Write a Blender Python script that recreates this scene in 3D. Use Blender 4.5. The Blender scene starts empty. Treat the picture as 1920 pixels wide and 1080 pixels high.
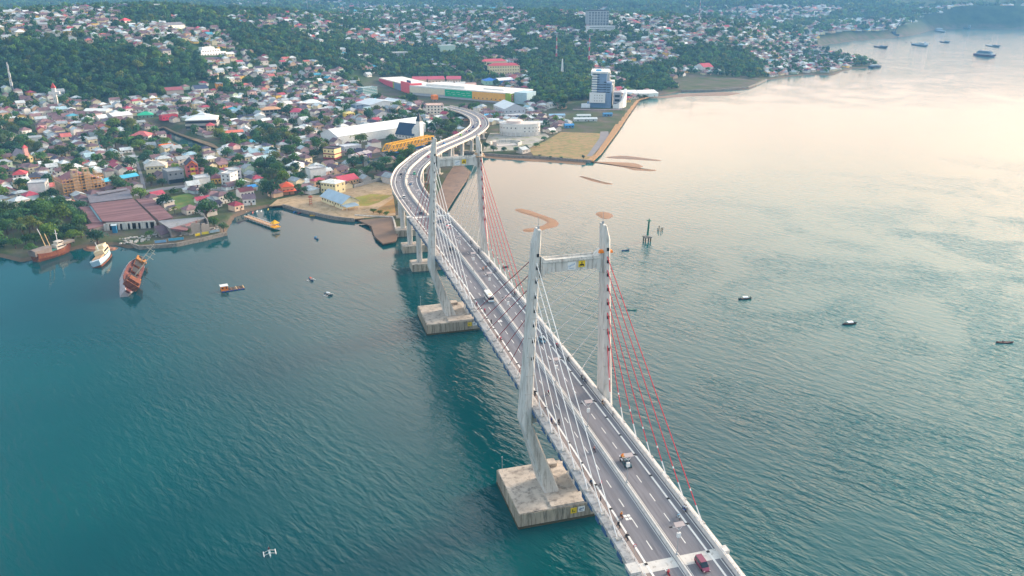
import bpy, math, random
import numpy as np
from mathutils import Vector, Matrix

# ---------------------------------------------------------------- camera, sky, sun, exposure
scene = bpy.context.scene
col = scene.collection
CAM = (-77.33, -204.82, 153.09)
PITCH, YAW, ROLL, FOC = 0.358, 0.285, 0.005, 1500.2      # FOC in pixels of a 1920 px wide frame
cam_data = bpy.data.cameras.new("camera")
cam = bpy.data.objects.new("camera", cam_data)
col.objects.link(cam)
cam_data.sensor_width = 36.0
cam_data.lens = FOC / 1920.0 * 36.0
cam_data.clip_start = 1.0
cam_data.clip_end = 30000.0
_cy, _sy, _cp, _sp = math.cos(YAW), math.sin(YAW), math.cos(PITCH), math.sin(PITCH)
_f = np.array([_sy * _cp, _cy * _cp, -_sp]); _r = np.array([_cy, -_sy, 0.0]); _u = np.cross(_r, _f)
_c, _s = math.cos(ROLL), math.sin(ROLL)
CR, CU = _c * _r + _s * _u, -_s * _r + _c * _u
CF = _f
cam.matrix_world = Matrix(((CR[0], CU[0], -CF[0], CAM[0]), (CR[1], CU[1], -CF[1], CAM[1]), (CR[2], CU[2], -CF[2], CAM[2]), (0, 0, 0, 1)))
scene.camera = cam

SUN_AZ, SUN_EL = math.radians(74), math.radians(14)      # azimuth clockwise from +Y
world = bpy.data.worlds.new("World")
scene.world = world
world.use_nodes = True
nt = world.node_tree
bg = nt.nodes["Background"]
sky = nt.nodes.new("ShaderNodeTexSky")
sky.sky_type = 'NISHITA'
sky.sun_disc = False
sky.sun_elevation = SUN_EL
sky.sun_rotation = SUN_AZ
sky.air_density = 1.0
sky.dust_density = 4.0
sky.ozone_density = 1.0
bg.inputs["Strength"].default_value = 0.14
# thin high cloud over the clear sky: peach low down towards the sun, pale grey overhead
tc = nt.nodes.new("ShaderNodeTexCoord")
sep = nt.nodes.new("ShaderNodeSeparateXYZ")
nt.links.new(tc.outputs["Generated"], sep.inputs[0])
ramp = nt.nodes.new("ShaderNodeValToRGB")
ramp.color_ramp.elements[0].position = 0.0
ramp.color_ramp.elements[0].color = (7.8, 4.4, 2.5, 1)
ramp.color_ramp.elements[1].position = 0.75
ramp.color_ramp.elements[1].color = (3.3, 3.9, 4.3, 1)
e = ramp.color_ramp.elements.new(0.24)
e.color = (7.6, 4.9, 3.2, 1)
e = ramp.color_ramp.elements.new(0.45)
e.color = (6.9, 5.9, 5.1, 1)
nt.links.new(sep.outputs["Z"], ramp.inputs[0])
dotn = nt.nodes.new("ShaderNodeVectorMath"); dotn.operation = 'DOT_PRODUCT'
dotn.inputs[1].default_value = (math.sin(math.radians(62)), math.cos(math.radians(62)), 0.0)
nt.links.new(tc.outputs["Generated"], dotn.inputs[0])
mr = nt.nodes.new("ShaderNodeMapRange")
mr.interpolation_type = 'SMOOTHSTEP'
mr.inputs[1].default_value = 0.16; mr.inputs[2].default_value = 0.74
nt.links.new(dotn.outputs["Value"], mr.inputs[0])
# unseen sky shaped for light: pale behind camera for pylons, dark band for water
mrb = nt.nodes.new("ShaderNodeMapRange"); mrb.inputs[1].default_value = -1.0; mrb.inputs[2].default_value = 1.0
nt.links.new(dotn.outputs["Value"], mrb.inputs[0])
rb_ = nt.nodes.new("ShaderNodeValToRGB")
rb_.color_ramp.elements[0].position = 0.0; rb_.color_ramp.elements[0].color = (2.0, 2.05, 2.1, 1)
rb_.color_ramp.elements[1].position = 1.0; rb_.color_ramp.elements[1].color = (.07, .54, .74, 1)
for p_, c_ in ((.47, (1.9, 2.1, 2.25, 1)), (.56, (.5, 1.05, 1.35, 1)), (.63, (.07, .54, .74, 1))):
    q_ = rb_.color_ramp.elements.new(p_); q_.color = c_
nt.links.new(mrb.outputs[0], rb_.inputs[0])
cn = nt.nodes.new("ShaderNodeTexNoise")
cn.inputs["Scale"].default_value = 3.0; cn.inputs["Detail"].default_value = 5.0
nt.links.new(tc.outputs["Generated"], cn.inputs["Vector"])
cmul = nt.nodes.new("ShaderNodeMapRange")
cmul.inputs[1].default_value = 0.3; cmul.inputs[2].default_value = 0.7
cmul.inputs[3].default_value = 0.82; cmul.inputs[4].default_value = 1.15
nt.links.new(cn.outputs["Fac"], cmul.inputs[0])
# away from the sunset the shaped pale and dark sky takes over
side = nt.nodes.new("ShaderNodeMix"); side.data_type = 'RGBA'
nt.links.new(rb_.outputs[0], side.inputs[6])
nt.links.new(mr.outputs[0], side.inputs[0]); nt.links.new(ramp.outputs[0], side.inputs[7])
cs = nt.nodes.new("ShaderNodeVectorMath"); cs.operation = 'SCALE'
nt.links.new(side.outputs[2], cs.inputs[0]); nt.links.new(cmul.outputs[0], cs.inputs["Scale"])
mixs = nt.nodes.new("ShaderNodeMix"); mixs.data_type = 'RGBA'
mixs.inputs[0].default_value = 0.9
nt.links.new(sky.outputs[0], mixs.inputs[6]); nt.links.new(cs.outputs[0], mixs.inputs[7])
nt.links.new(mixs.outputs[2], bg.inputs["Color"])

sun_d = bpy.data.lights.new("sun", 'SUN')
sun_d.energy = 2.4
sun_d.angle = math.radians(20)
sun_d.color = (1.0, 0.78, 0.58)
sun = bpy.data.objects.new("sun", sun_d)
col.objects.link(sun)
_sd = Vector((math.sin(SUN_AZ) * math.cos(SUN_EL), math.cos(SUN_AZ) * math.cos(SUN_EL), math.sin(SUN_EL)))
sun.rotation_euler = _sd.to_track_quat('Z', 'Y').to_euler()
sun.location = (300, 0, 400)

scene.view_settings.view_transform = 'Standard'
scene.view_settings.look = 'None'
scene.view_settings.exposure = 2.0
scene.view_settings.gamma = 1.0
cy_ = scene.cycles
cy_.use_denoising = True
cy_.sample_clamp_direct = 1.2
cy_.sample_clamp_indirect = 3.0
cy_.max_bounces = 5
cy_.diffuse_bounces = 2
cy_.glossy_bounces = 3
cy_.transmission_bounces = 2
cy_.volume_bounces = 0
cy_.caustics_reflective = False
cy_.caustics_refractive = False

# ---------------------------------------------------------------- helpers
rng = np.random.default_rng(7)
random.seed(7)


def ray(px, py):
    d = (px - 960.0) / FOC * CR - (py - 540.0) / FOC * CU + CF
    return d


def G(px, py, z=2.0):
    """The point at height z that the photograph shows at px, py (measuring, in 1920x1080 pixels)."""
    d = ray(px, py)
    t = (z - CAM[2]) / d[2]
    return Vector((CAM[0] + t * d[0], CAM[1] + t * d[1], z))


def GY(px, py, axis, val):
    """The point where the sight line meets the vertical plane axis = val."""
    d = ray(px, py)
    t = (val - CAM[axis]) / d[axis]
    return Vector((CAM[0] + t * d[0], CAM[1] + t * d[1], CAM[2] + t * d[2]))


def PJ(p):
    d = np.asarray(p, float) - np.array(CAM)
    x, y, z = d @ CR, d @ CU, d @ CF
    return 960 + FOC * x / z, 540 - FOC * y / z, FOC / z


def lin(h):
    """sRGB hex -> linear tuple"""
    h = h.lstrip('#')
    out = []
    for i in (0, 2, 4):
        v = int(h[i:i + 2], 16) / 255.0
        out.append(v / 12.92 if v <= 0.04045 else ((v + 0.055) / 1.055) ** 2.4)
    return tuple(out)


class MB:
    """collects shapes, linked later as ONE mesh object"""

    def __init__(s):
        s.v = []; s.f = []; s.c = []; s.cur = None

    def _add(s, vs, fs):
        n = len(s.v)
        s.v.extend([tuple(p) for p in vs])
        for q in fs:
            s.f.append(tuple(i + n for i in q)); s.c.append(s.cur)
        return s

    def box(s, c, size, rz=0.0, top=None):
        hx, hy, hz = size[0] / 2, size[1] / 2, size[2] / 2
        ca, sa = math.cos(rz), math.sin(rz)
        tx, ty = (hx, hy) if top is None else (top[0] / 2, top[1] / 2)
        vs = []
        for z, ax, ay in ((-hz, hx, hy), (hz, tx, ty)):
            for x, y in ((-ax, -ay), (ax, -ay), (ax, ay), (-ax, ay)):
                vs.append((c[0] + x * ca - y * sa, c[1] + x * sa + y * ca, c[2] + z))
        return s._add(vs, [(3, 2, 1, 0), (4, 5, 6, 7), (0, 1, 5, 4), (1, 2, 6, 5), (2, 3, 7, 6), (3, 0, 4, 7)])

    def prism(s, poly, z0, z1):
        n = len(poly)
        a = sum(poly[i][0] * poly[(i + 1) % n][1] - poly[(i + 1) % n][0] * poly[i][1] for i in range(n))
        if a < 0:
            poly = poly[::-1]
        zz0 = z0 if hasattr(z0, '__len__') else [z0] * n
        zz1 = z1 if hasattr(z1, '__len__') else [z1] * n
        vs = [(p[0], p[1], z) for p, z in zip(poly, zz0)] + [(p[0], p[1], z) for p, z in zip(poly, zz1)]
        fs = [tuple(range(n - 1, -1, -1)), tuple(range(n, 2 * n))]
        for i in range(n):
            j = (i + 1) % n
            fs.append((i, j, n + j, n + i))
        return s._add(vs, fs)

    def loft(s, rings, caps=True):
        """rings: lists of equally many points"""
        n = len(rings[0]); vs = [p for r_ in rings for p in r_]; fs = []
        for k in range(len(rings) - 1):
            for i in range(n):
                j = (i + 1) % n
                fs.append((k * n + i, k * n + j, (k + 1) * n + j, (k + 1) * n + i))
        if caps:
            fs.append(tuple(range(n - 1, -1, -1)))
            fs.append(tuple(range((len(rings) - 1) * n, len(rings) * n)))
        return s._add(vs, fs)

    def tube(s, p0, p1, r0, r1=None, n=6):
        p0, p1 = Vector(p0), Vector(p1)
        r1 = r0 if r1 is None else r1
        d = (p1 - p0).normalized()
        a = d.orthogonal().normalized(); b = d.cross(a)
        rings = []
        for p, r_ in ((p0, r0), (p1, r1)):
            rings.append([p + (a * math.cos(2 * math.pi * i / n) + b * math.sin(2 * math.pi * i / n)) * r_ for i in range(n)])
        return s.loft(rings)

    def path(s, pts, r, n=6):
        for a, b in zip(pts, pts[1:]):
            s.tube(a, b, r, r, n)
        return s

    def quad(s, a, b, c, d):
        return s._add([a, b, c, d], [(0, 1, 2, 3)])

    def gable(s, c, w, d, z, rise, rz=0.0, over=0.5, th=0.15):
        """roof, ridge along local x"""
        ca, sa = math.cos(rz), math.sin(rz)
        hw, hd = w / 2 + over, d / 2 + over
        zz = z - rise * over / (d / 2)
        loc = [(-hw, -hd, zz), (hw, -hd, zz), (hw, 0, z + rise), (-hw, 0, z + rise), (-hw, hd, zz), (hw, hd, zz)]
        top = [(c[0] + x * ca - y * sa, c[1] + x * sa + y * ca, q + th) for x, y, q in loc]
        bot = [(p[0], p[1], p[2] - th) for p in top]
        return s._add(top + bot, [(0, 1, 2, 3), (3, 2, 5, 4), (6 + 3, 6 + 2, 6 + 1, 6), (6 + 4, 6 + 5, 6 + 2, 6 + 3), (0, 6, 7, 1), (1, 7, 8, 2), (2, 8, 11, 5), (5, 11, 10, 4), (4, 10, 9, 3), (3, 9, 6, 0)])

    def hip(s, c, w, d, z, rise, rz=0.0, over=0.5, ridge=None):
        ca, sa = math.cos(rz), math.sin(rz)
        hw, hd = w / 2 + over, d / 2 + over
        rl = max(0.0, hw - hd) if ridge is None else ridge
        loc = [(-hw, -hd, z - .1), (hw, -hd, z - .1), (hw, hd, z - .1), (-hw, hd, z - .1), (-rl, 0, z + rise), (rl, 0, z + rise)]
        if rl < 0.05:
            loc[4] = (-0.05, 0, z + rise); loc[5] = (0.05, 0, z + rise)
        vs = [(c[0] + x * ca - y * sa, c[1] + x * sa + y * ca, q) for x, y, q in loc]
        return s._add(vs, [(0, 1, 5, 4), (1, 2, 5), (2, 3, 4, 5), (3, 0, 4), (3, 2, 1, 0)])

    def gwall(s, c, w, d, h, rise, rz=0.0, z0=0.0):
        """house walls with gable ends (ridge along local x)"""
        ca, sa = math.cos(rz), math.sin(rz)
        hw, hd = w / 2, d / 2
        pr = [(-hd, 0), (hd, 0), (hd, h), (0, h + rise), (-hd, h)]
        vs = []
        for x in (-hw, hw):
            for y, q in pr:
                vs.append((c[0] + x * ca - y * sa, c[1] + x * sa + y * ca, z0 + q))
        return s._add(vs, [(0, 4, 3, 2, 1), (5, 6, 7, 8, 9), (0, 1, 6, 5), (1, 2, 7, 6), (2, 3, 8, 7), (3, 4, 9, 8), (4, 0, 5, 9)])

    def build(s, name, material, parent=None, smooth=False, colattr=False):
        me = bpy.data.meshes.new(name)
        me.from_pydata(s.v, [], s.f)
        if colattr:
            ca = me.color_attributes.new("Col", 'FLOAT_COLOR', 'CORNER')
            arr = np.ones((len(me.loops), 4), np.float32)
            k = 0
            for q, c in zip(s.f, s.c):
                arr[k:k + len(q), :3] = c if c is not None else (.5, .5, .5)
                k += len(q)
            ca.data.foreach_set("color", arr.ravel())
        if smooth:
            me.polygons.foreach_set("use_smooth", [True] * len(me.polygons))
        me.materials.append(material)
        me.update()
        o = bpy.data.objects.new(name, me)
        col.objects.link(o)
        if parent is not None:
            o.parent = parent
        return o


def np_mesh(name, verts, faces, material, cols=None, smooth=False, parent=None):
    """verts Nx3, faces Mx4 (or Mx3); cols Mx3 albedo per face"""
    me = bpy.data.meshes.new(name)
    k = faces.shape[1]
    me.vertices.add(len(verts)); me.vertices.foreach_set("co", verts.astype(np.float32).ravel())
    me.loops.add(faces.size); me.loops.foreach_set("vertex_index", faces.astype(np.int32).ravel())
    me.polygons.add(len(faces)); me.polygons.foreach_set("loop_start", np.arange(0, faces.size, k, dtype=np.int32))
    if cols is not None:
        a = me.color_attributes.new("Col", 'FLOAT_COLOR', 'CORNER')
        arr = np.ones((faces.size, 4), np.float32); arr[:, :3] = np.repeat(cols, k, axis=0)
        a.data.foreach_set("color", arr.ravel())
    me.polygons.foreach_set("use_smooth", np.full(len(faces), smooth))
    me.materials.append(material)
    me.update(calc_edges=True); me.validate()
    o = bpy.data.objects.new(name, me); col.objects.link(o)
    if parent is not None:
        o.parent = parent
    return o


def tag(o, label=None, cat=None, group=None, kind=None, color=None):
    if label: o["label"] = label
    if cat: o["category"] = cat
    if group: o["group"] = group
    if kind: o["kind"] = kind
    if color: o.color = (*color, 1)
    return o


def thing(name, label, cat, loc=(0, 0, 0), rz=0.0, group=None):
    o = bpy.data.objects.new(name, None)
    col.objects.link(o)
    o.location = loc; o.rotation_euler = (0, 0, rz); o.empty_display_size = 0.5
    return tag(o, label, cat, group)


def dup(root, label=None, loc=None, rz=None, cols=None):
    """copy of a thing with copies of its parts and sub-parts"""
    r_ = root.copy(); col.objects.link(r_)
    if loc is not None: r_.location = loc
    if rz is not None: r_.rotation_euler = (root.rotation_euler[0], root.rotation_euler[1], rz)
    if label: r_["label"] = label

    def rec(src, dst):
        for ch in list(src.children):
            c = ch.copy(); col.objects.link(c); c.parent = dst
            if cols and ch.name.split('.')[0] in cols: c.color = (*cols[ch.name.split('.')[0]], 1)
            rec(ch, c)
    rec(root, r_)
    if cols and '' in cols: r_.color = (*cols[''], 1)
    return r_


# ---------------------------------------------------------------- materials
MATS = {}


def mat(name, color=(.5, .5, .5), rough=.8, var=.25, scale=.4, metal=0.0, dirt=None, dirt_amt=.0, bump=0.0, use_obj=False, use_attr=False, streak=False, emit=None, detail=6.0, spec=0.3):
    if name in MATS: return MATS[name]
    m = bpy.data.materials.new(name); m.use_nodes = True
    n = m.node_tree; b = n.nodes["Principled BSDF"]
    b.inputs["Roughness"].default_value = rough; b.inputs["Metallic"].default_value = metal
    b.inputs["Specular IOR Level"].default_value = spec
    geo = n.nodes.new("ShaderNodeTexCoord")
    mp = n.nodes.new("ShaderNodeMapping")
    n.links.new(geo.outputs["Object"], mp.inputs[0])
    if use_obj:
        oi = n.nodes.new("ShaderNodeObjectInfo")
        add = n.nodes.new("ShaderNodeVectorMath"); add.operation = 'MULTIPLY_ADD'
        cmb = n.nodes.new("ShaderNodeCombineXYZ")
        for k in range(3): n.links.new(oi.outputs["Random"], cmb.inputs[k])
        n.links.new(cmb.outputs[0], add.inputs[0]); add.inputs[1].default_value = (137, 71, 43)
        n.links.new(geo.outputs["Object"], add.inputs[2]); n.links.new(add.outputs[0], mp.inputs[0])
        base = oi.outputs["Color"]
    elif use_attr:
        at = n.nodes.new("ShaderNodeAttribute"); at.attribute_name = "Col"; base = at.outputs["Color"]
    else:
        rgb = n.nodes.new("ShaderNodeRGB"); rgb.outputs[0].default_value = (*color, 1); base = rgb.outputs[0]
    if streak: mp.inputs["Scale"].default_value = (1, 1, .12) if streak == 'v' else (6, .35, .35)
    nz = n.nodes.new("ShaderNodeTexNoise"); nz.inputs["Scale"].default_value = scale; nz.inputs["Detail"].default_value = detail
    nz.inputs["Roughness"].default_value = .65
    n.links.new(mp.outputs[0], nz.inputs["Vector"])
    r_ = n.nodes.new("ShaderNodeMapRange"); r_.inputs[1].default_value = .25; r_.inputs[2].default_value = .75
    r_.inputs[3].default_value = 1 - var; r_.inputs[4].default_value = 1 + var
    n.links.new(nz.outputs["Fac"], r_.inputs[0])
    sc = n.nodes.new("ShaderNodeVectorMath"); sc.operation = 'SCALE'
    n.links.new(base, sc.inputs[0]); n.links.new(r_.outputs[0], sc.inputs["Scale"])
    out = sc.outputs[0]
    if dirt is not None:
        n2 = n.nodes.new("ShaderNodeTexNoise"); n2.inputs["Scale"].default_value = scale * 2.3; n2.inputs["Detail"].default_value = 8
        n2.inputs["Roughness"].default_value = .7
        n.links.new(mp.outputs[0], n2.inputs["Vector"])
        r2 = n.nodes.new("ShaderNodeMapRange"); r2.inputs[1].default_value = .62 - dirt_amt * .3; r2.inputs[2].default_value = .74 - dirt_amt * .2
        n.links.new(n2.outputs["Fac"], r2.inputs[0])
        mx = n.nodes.new("ShaderNodeMix"); mx.data_type = 'RGBA'
        n.links.new(r2.outputs[0], mx.inputs[0]); n.links.new(out, mx.inputs[6]); mx.inputs[7].default_value = (*dirt, 1)
        out = mx.outputs[2]
    n.links.new(out, b.inputs["Base Color"])
    if bump:
        bp = n.nodes.new("ShaderNodeBump"); bp.inputs["Strength"].default_value = bump; bp.inputs["Distance"].default_value = .3
        n.links.new(nz.outputs["Fac"], bp.inputs["Height"]); n.links.new(bp.outputs[0], b.inputs["Normal"])
    if emit:
        b.inputs["Emission Color"].default_value = (*emit, 1); b.inputs["Emission Strength"].default_value = 1.0
    MATS[name] = m
    return m


M_conc = mat("concrete", lin('#b4b0ab'), .85, .2, .35, dirt=lin('#86817a'), dirt_amt=.35, bump=.15)
M_tower = mat("tower_concrete", lin('#d2cfc9'), .85, .24, .5, dirt=lin('#989188'), dirt_amt=.4, streak='v')
M_cap = mat("cap_concrete", lin('#bfb6ab'), .9, .28, .16, dirt=lin('#837c75'), dirt_amt=.45, bump=.3)
M_capside = mat("cap_side", lin('#b8ae9c'), .9, .35, .5, dirt=lin('#6b6659'), dirt_amt=.5, streak='v')
M_algae = mat("algae_band", lin('#4d4a33'), .9, .3, .4)
M_asphalt = mat("asphalt", lin('#77767c'), .9, .24, 1.0, dirt=lin('#66656b'), dirt_amt=.35, detail=4)
_m = [q for q in M_asphalt.node_tree.nodes if q.type == 'MAPPING'][0]; _m.vector_type = 'TEXTURE'; _m.inputs["Scale"].default_value = (1.5, 45, 1)
M_bikelane = mat("bike_lane", lin('#8b7f7b'), .9, .10, .2)
M_paint = mat("road_paint", lin('#dcdad6'), .7, .12, .8)
M_barrier = mat("barrier", lin('#c9c6c2'), .85, .14, .5, dirt=lin('#9b958d'), dirt_amt=.25)
M_rail = mat("rail_white", lin('#dedede'), .6, .08, .6)
M_bluesteel = mat("blue_steel", lin('#3f5f86'), .6, .2, .4)
M_red = mat("cable_red", lin('#c81f38'), .5, .06, .2)
M_darkred = mat("cable_darkred", lin('#9a1830'), .5, .06, .2)
M_white = mat("white_paint", lin('#e6e6e4'), .5, .06, .3)
M_black = mat("black", (.015, .015, .017), .6, .2, 1)
M_glass = mat("window_glass", lin('#27323d'), .15, .2, .5, spec=.6)
M_yellow = mat("yellow_paint", lin('#f0b218'), .55, .12, .6)
M_orange = mat("orange_paint", lin('#e8822a'), .6, .15, .6)
M_wall = mat("house_wall", use_obj=True, rough=.9, var=.14, scale=.5)
M_roof = mat("house_roof", use_obj=True, rough=.7, var=.3, scale=.35, dirt=lin('#6b4a45'), dirt_amt=.22)
M_roofclean = mat("sheet_roof", use_obj=True, rough=.6, var=.12, scale=.2)
M_attr = mat("town_mix", use_attr=True, rough=.85, var=.25, scale=.3, dirt=lin('#6b5350'), dirt_amt=.18)
M_paintobj = mat("vehicle_paint", use_obj=True, rough=.3, var=.04, scale=1, spec=.5)
M_cloth = mat("cloth", use_obj=True, rough=.9, var=.08, scale=4)
M_skin = mat("skin", lin('#8d5a3c'), .7, .05, 4)
M_tyre = mat("tyre", (.02, .02, .02), .9, .2, 2)
M_wood = mat("wood", lin('#8a6f55'), .9, .3, .8)
M_steel = mat("steel", lin('#9aa0a5'), .5, .12, .6)
M_trunk = mat("bark", lin('#5e5044'), .95, .3, .8)
M_sand = mat("wet_sand", lin('#96704f'), .6, .14, .12, dirt=lin('#8c6346'), dirt_amt=.3)
M_mud = mat("mud", lin('#7f6655'), .6, .2, .10, dirt=lin('#5f5048'), dirt_amt=.35)
M_dirt = mat("dirt_lot", lin('#b49a7b'), .95, .22, .10, dirt=lin('#8f7a58'), dirt_amt=.45)
M_grassdry = mat("dry_grass", lin('#8f8a3c'), .95, .3, .05, dirt=lin('#b08a55'), dirt_amt=.45)
M_grass = mat("grass", lin('#5f7a3a'), .95, .3, .06, dirt=lin('#7d7a40'), dirt_amt=.4)
M_road = mat("town_road", lin('#807d80'), .9, .12, .1)
M_riprap = mat("riprap", lin('#b58a5c'), .9, .4, .35, dirt=lin('#6d5c4e'), dirt_amt=.5, bump=.8)
M_seawall = mat("seawall", lin('#8f8880'), .9, .25, .3, dirt=lin('#5d5850'), dirt_amt=.4)
M_rust = mat("rusted_roof", lin('#7d5c5f'), .8, .45, .6, dirt=lin('#5a3a3e'), dirt_amt=.5, streak=True)


def leaf_material(name):
    m = bpy.data.materials.new(name); m.use_nodes = True
    n = m.node_tree; b = n.nodes["Principled BSDF"]
    b.inputs["Roughness"].default_value = .85; b.inputs["Specular IOR Level"].default_value = .15
    at = n.nodes.new("ShaderNodeAttribute"); at.attribute_name = "Col"
    oi = n.nodes.new("ShaderNodeObjectInfo")
    mx = n.nodes.new("ShaderNodeMix"); mx.data_type = 'RGBA'; mx.blend_type = 'MULTIPLY'; mx.inputs[0].default_value = 1
    n.links.new(at.outputs["Color"], mx.inputs[6]); n.links.new(oi.outputs["Color"], mx.inputs[7])
    n.links.new(mx.outputs[2], b.inputs["Base Color"])
    tr = n.nodes.new("ShaderNodeBsdfTranslucent"); n.links.new(mx.outputs[2], tr.inputs[0])
    ms = n.nodes.new("ShaderNodeMixShader"); ms.inputs[0].default_value = .35
    out = n.nodes["Material Output"]
    n.links.new(b.outputs[0], ms.inputs[1]); n.links.new(tr.outputs[0], ms.inputs[2]); n.links.new(ms.outputs[0], out.inputs[0])
    return m


M_leaf = leaf_material("foliage")

# ---------------------------------------------------------------- terrain
COAST = [(-700, 470), (-200, 478), (0, 482), (40, 492), (100, 478), (150, 466), (215, 460), (240, 466), (330, 461), (420, 442), (430, 425), (440, 408), (470, 396), (505, 388), (538, 386),
         (560, 396), (620, 409), (665, 413), (690, 420), (700, 446), (716, 458), (742, 454), (748, 440), (775, 425), (805, 412), (836, 398), (852, 372), (876, 338), (884, 322), (868, 309), (830, 303),
         (780, 300), (740, 302), (690, 309), (640, 312), (600, 310), (600, 303), (640, 304), (690, 299), (740, 290), (800, 285), (860, 288), (905, 291), (1000, 295), (1108, 303), (1128, 289), (1162, 243), (1180, 215),
         (1200, 188), (1230, 180), (1270, 173), (1340, 171), (1405, 167), (1438, 150), (1470, 145), (1510, 140), (1560, 141), (1578, 134), (1600, 128), (1645, 127), (1652, 122), (1620, 113),
         (1585, 104), (1545, 100), (1526, 92), (1545, 84), (1600, 76), (1660, 72), (1710, 66), (1750, 55), (1800, 53), (1920, 54.5), (2300, 52)]
coast_w = [tuple(G(x, y, 0)[:2]) for x, y in COAST] + [(9000, 3000), (9000, 14000), (-9000, 14000), (-9000, 300)]
RIVER = [tuple(G(x, y, 0)[:2]) for x, y in ((296, 243), (306, 241), (326, 251), (352, 260), (392, 271), (408, 282), (380, 285), (348, 277), (322, 264), (306, 254))]


def sdist(P, poly):
    """signed distance, inside positive"""
    P = np.asarray(P, float); best = np.full(len(P), 1e18); ins = np.zeros(len(P), bool)
    A = np.array(poly); B = np.roll(A, -1, axis=0)
    for a, b in zip(A, B):
        ab = b - a; t = np.clip(((P - a) @ ab) / (ab @ ab + 1e-12), 0, 1)
        d = P - a - t[:, None] * ab
        best = np.minimum(best, (d * d).sum(1))
        c = ((a[1] > P[:, 1]) != (b[1] > P[:, 1])) & (P[:, 0] < (b[0] - a[0]) * (P[:, 1] - a[1]) / (b[1] - a[1] + 1e-15) + a[0])
        ins ^= c
    d = np.sqrt(best)
    return np.where(ins, d, -d)


def inpoly(P, poly):
    return sdist(P, poly) > 0


# visible profile of the ground per picture column: (row, horizontal range)
PROFILE = {
    -200: [(185, 1170), (165, 1185), (110, 1260), (70, 1330), (30, 1600), (8, 1850), (30, 2600), (14, 3500), (-20, 4600), (-60, 6500)],
    0: [(190, 1150), (165, 1185), (110, 1255), (72, 1320), (40, 1500), (20, 1750), (40, 2500), (14, 3500), (-20, 4600), (-60, 6500)],
    160: [(190, 1140), (165, 1175), (110, 1240), (80, 1290), (50, 1450), (14, 1700), (40, 2500), (14, 3500), (-20, 4600), (-60, 6500)],
    300: [(190, 1140), (165, 1180), (110, 1250), (75, 1330), (45, 1520), (12, 1750), (40, 2500), (14, 3500), (-20, 4600), (-60, 6500)],
    430: [(185, 1160), (160, 1200), (120, 1290), (80, 1400), (45, 1620), (22, 1850), (40, 2600), (12, 3500), (-20, 4600), (-60, 6500)],
    560: [(180, 1190), (150, 1270), (110, 1400), (80, 1520), (45, 1750), (22, 2000), (38, 2700), (12, 3500), (-20, 4600), (-60, 6500)],
    720: [(175, 1240), (150, 1370), (120, 1500), (80, 1720), (45, 2000), (22, 2300), (34, 2900), (10, 3600), (-20, 4600), (-60, 6500)],
    960: [(170, 1275), (140, 1430), (110, 1580), (70, 1800), (45, 2000), (22, 2300), (34, 2900), (10, 3600), (-20, 4600), (-60, 6500)],
    1120: [(165, 1310), (140, 1450), (110, 1620), (70, 1850), (45, 2000), (25, 2200), (36, 2900), (10, 3600), (-20, 4600), (-60, 6500)],
    1260: [(165, 1310), (140, 1480), (110, 1650), (70, 1900), (45, 2080), (32, 2250), (38, 2900), (10, 3600), (-20, 4600), (-60, 6500)],
    1400: [(140, 1530), (120, 1660), (80, 1950), (55, 2150), (42, 2300), (42, 3000), (10, 3700), (-20, 4700), (-60, 6500)],
    1480: [(130, 1620), (110, 1820), (80, 2150), (66, 2350), (52, 2900), (40, 3300), (10, 3900), (-20, 4800), (-60, 6500)],
    1560: [(130, 1620), (100, 2000), (75, 2480), (60, 2800), (50, 3200), (35, 3600), (10, 4100), (-20, 4900), (-60, 6500)],
    1750: [(120, 1720), (75, 2480), (56, 3080), (50, 3350), (35, 3750), (10, 4300), (-20, 5000), (-60, 6500)],
    1950: [(120, 1720), (75, 2480), (54, 3150), (46, 3450), (30, 3800), (5, 4300), (-20, 5000), (-60, 6500)],
    2200: [(120, 1720), (75, 2480), (54, 3150), (46, 3450), (30, 3800), (5, 4300), (-20, 5000), (-60, 6500)],
}
_R = np.concatenate([np.array([200.0]), np.geomspace(300, 9000, 420)])
_az, _Z = [], []
for px in sorted(PROFILE):
    rr, zz = [200.0, 900.0], [2.0, 2.0]
    for py, R_ in PROFILE[px]:
        d = ray(px, py); h = math.hypot(d[0], d[1])
        zq = max(2.0, CAM[2] + d[2] / h * R_)
        if px >= 1240 and R_ < (1500 if px < 1300 else 1700 if px < 1450 else 2250 if px < 1500 else 2700 if px < 1700 else 3170): zq = min(zq, 3.0)      # the low shore plain
        zz.append(zq); rr.append(R_)
    d = ray(px, 100)
    _az.append(math.atan2(d[0], d[1])); _Z.append(np.interp(_R, rr, zz))
_az = np.array(_az); _Z = np.array(_Z)
_zk = np.ones(9) / 9
_Z = np.array([np.convolve(np.pad(z, 4, mode='edge'), _zk, mode='valid') for z in _Z])


def vnoise(x, y, seed=0):
    """value noise, vectorised"""
    xi, yi = np.floor(x).astype(np.int64), np.floor(y).astype(np.int64)
    fx, fy = x - xi, y - yi
    fx = fx * fx * (3 - 2 * fx); fy = fy * fy * (3 - 2 * fy)

    def h(a, b):
        n = (a * 374761393 + b * 668265263 + seed * 974711) & 0x7fffffff
        n = ((n ^ (n >> 13)) * 1274126177) & 0x7fffffff
        return ((n ^ (n >> 16)) & 0xffff) / 65535.0
    return (h(xi, yi) * (1 - fx) + h(xi + 1, yi) * fx) * (1 - fy) + (h(xi, yi + 1) * (1 - fx) + h(xi + 1, yi + 1) * fx) * fy


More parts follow.
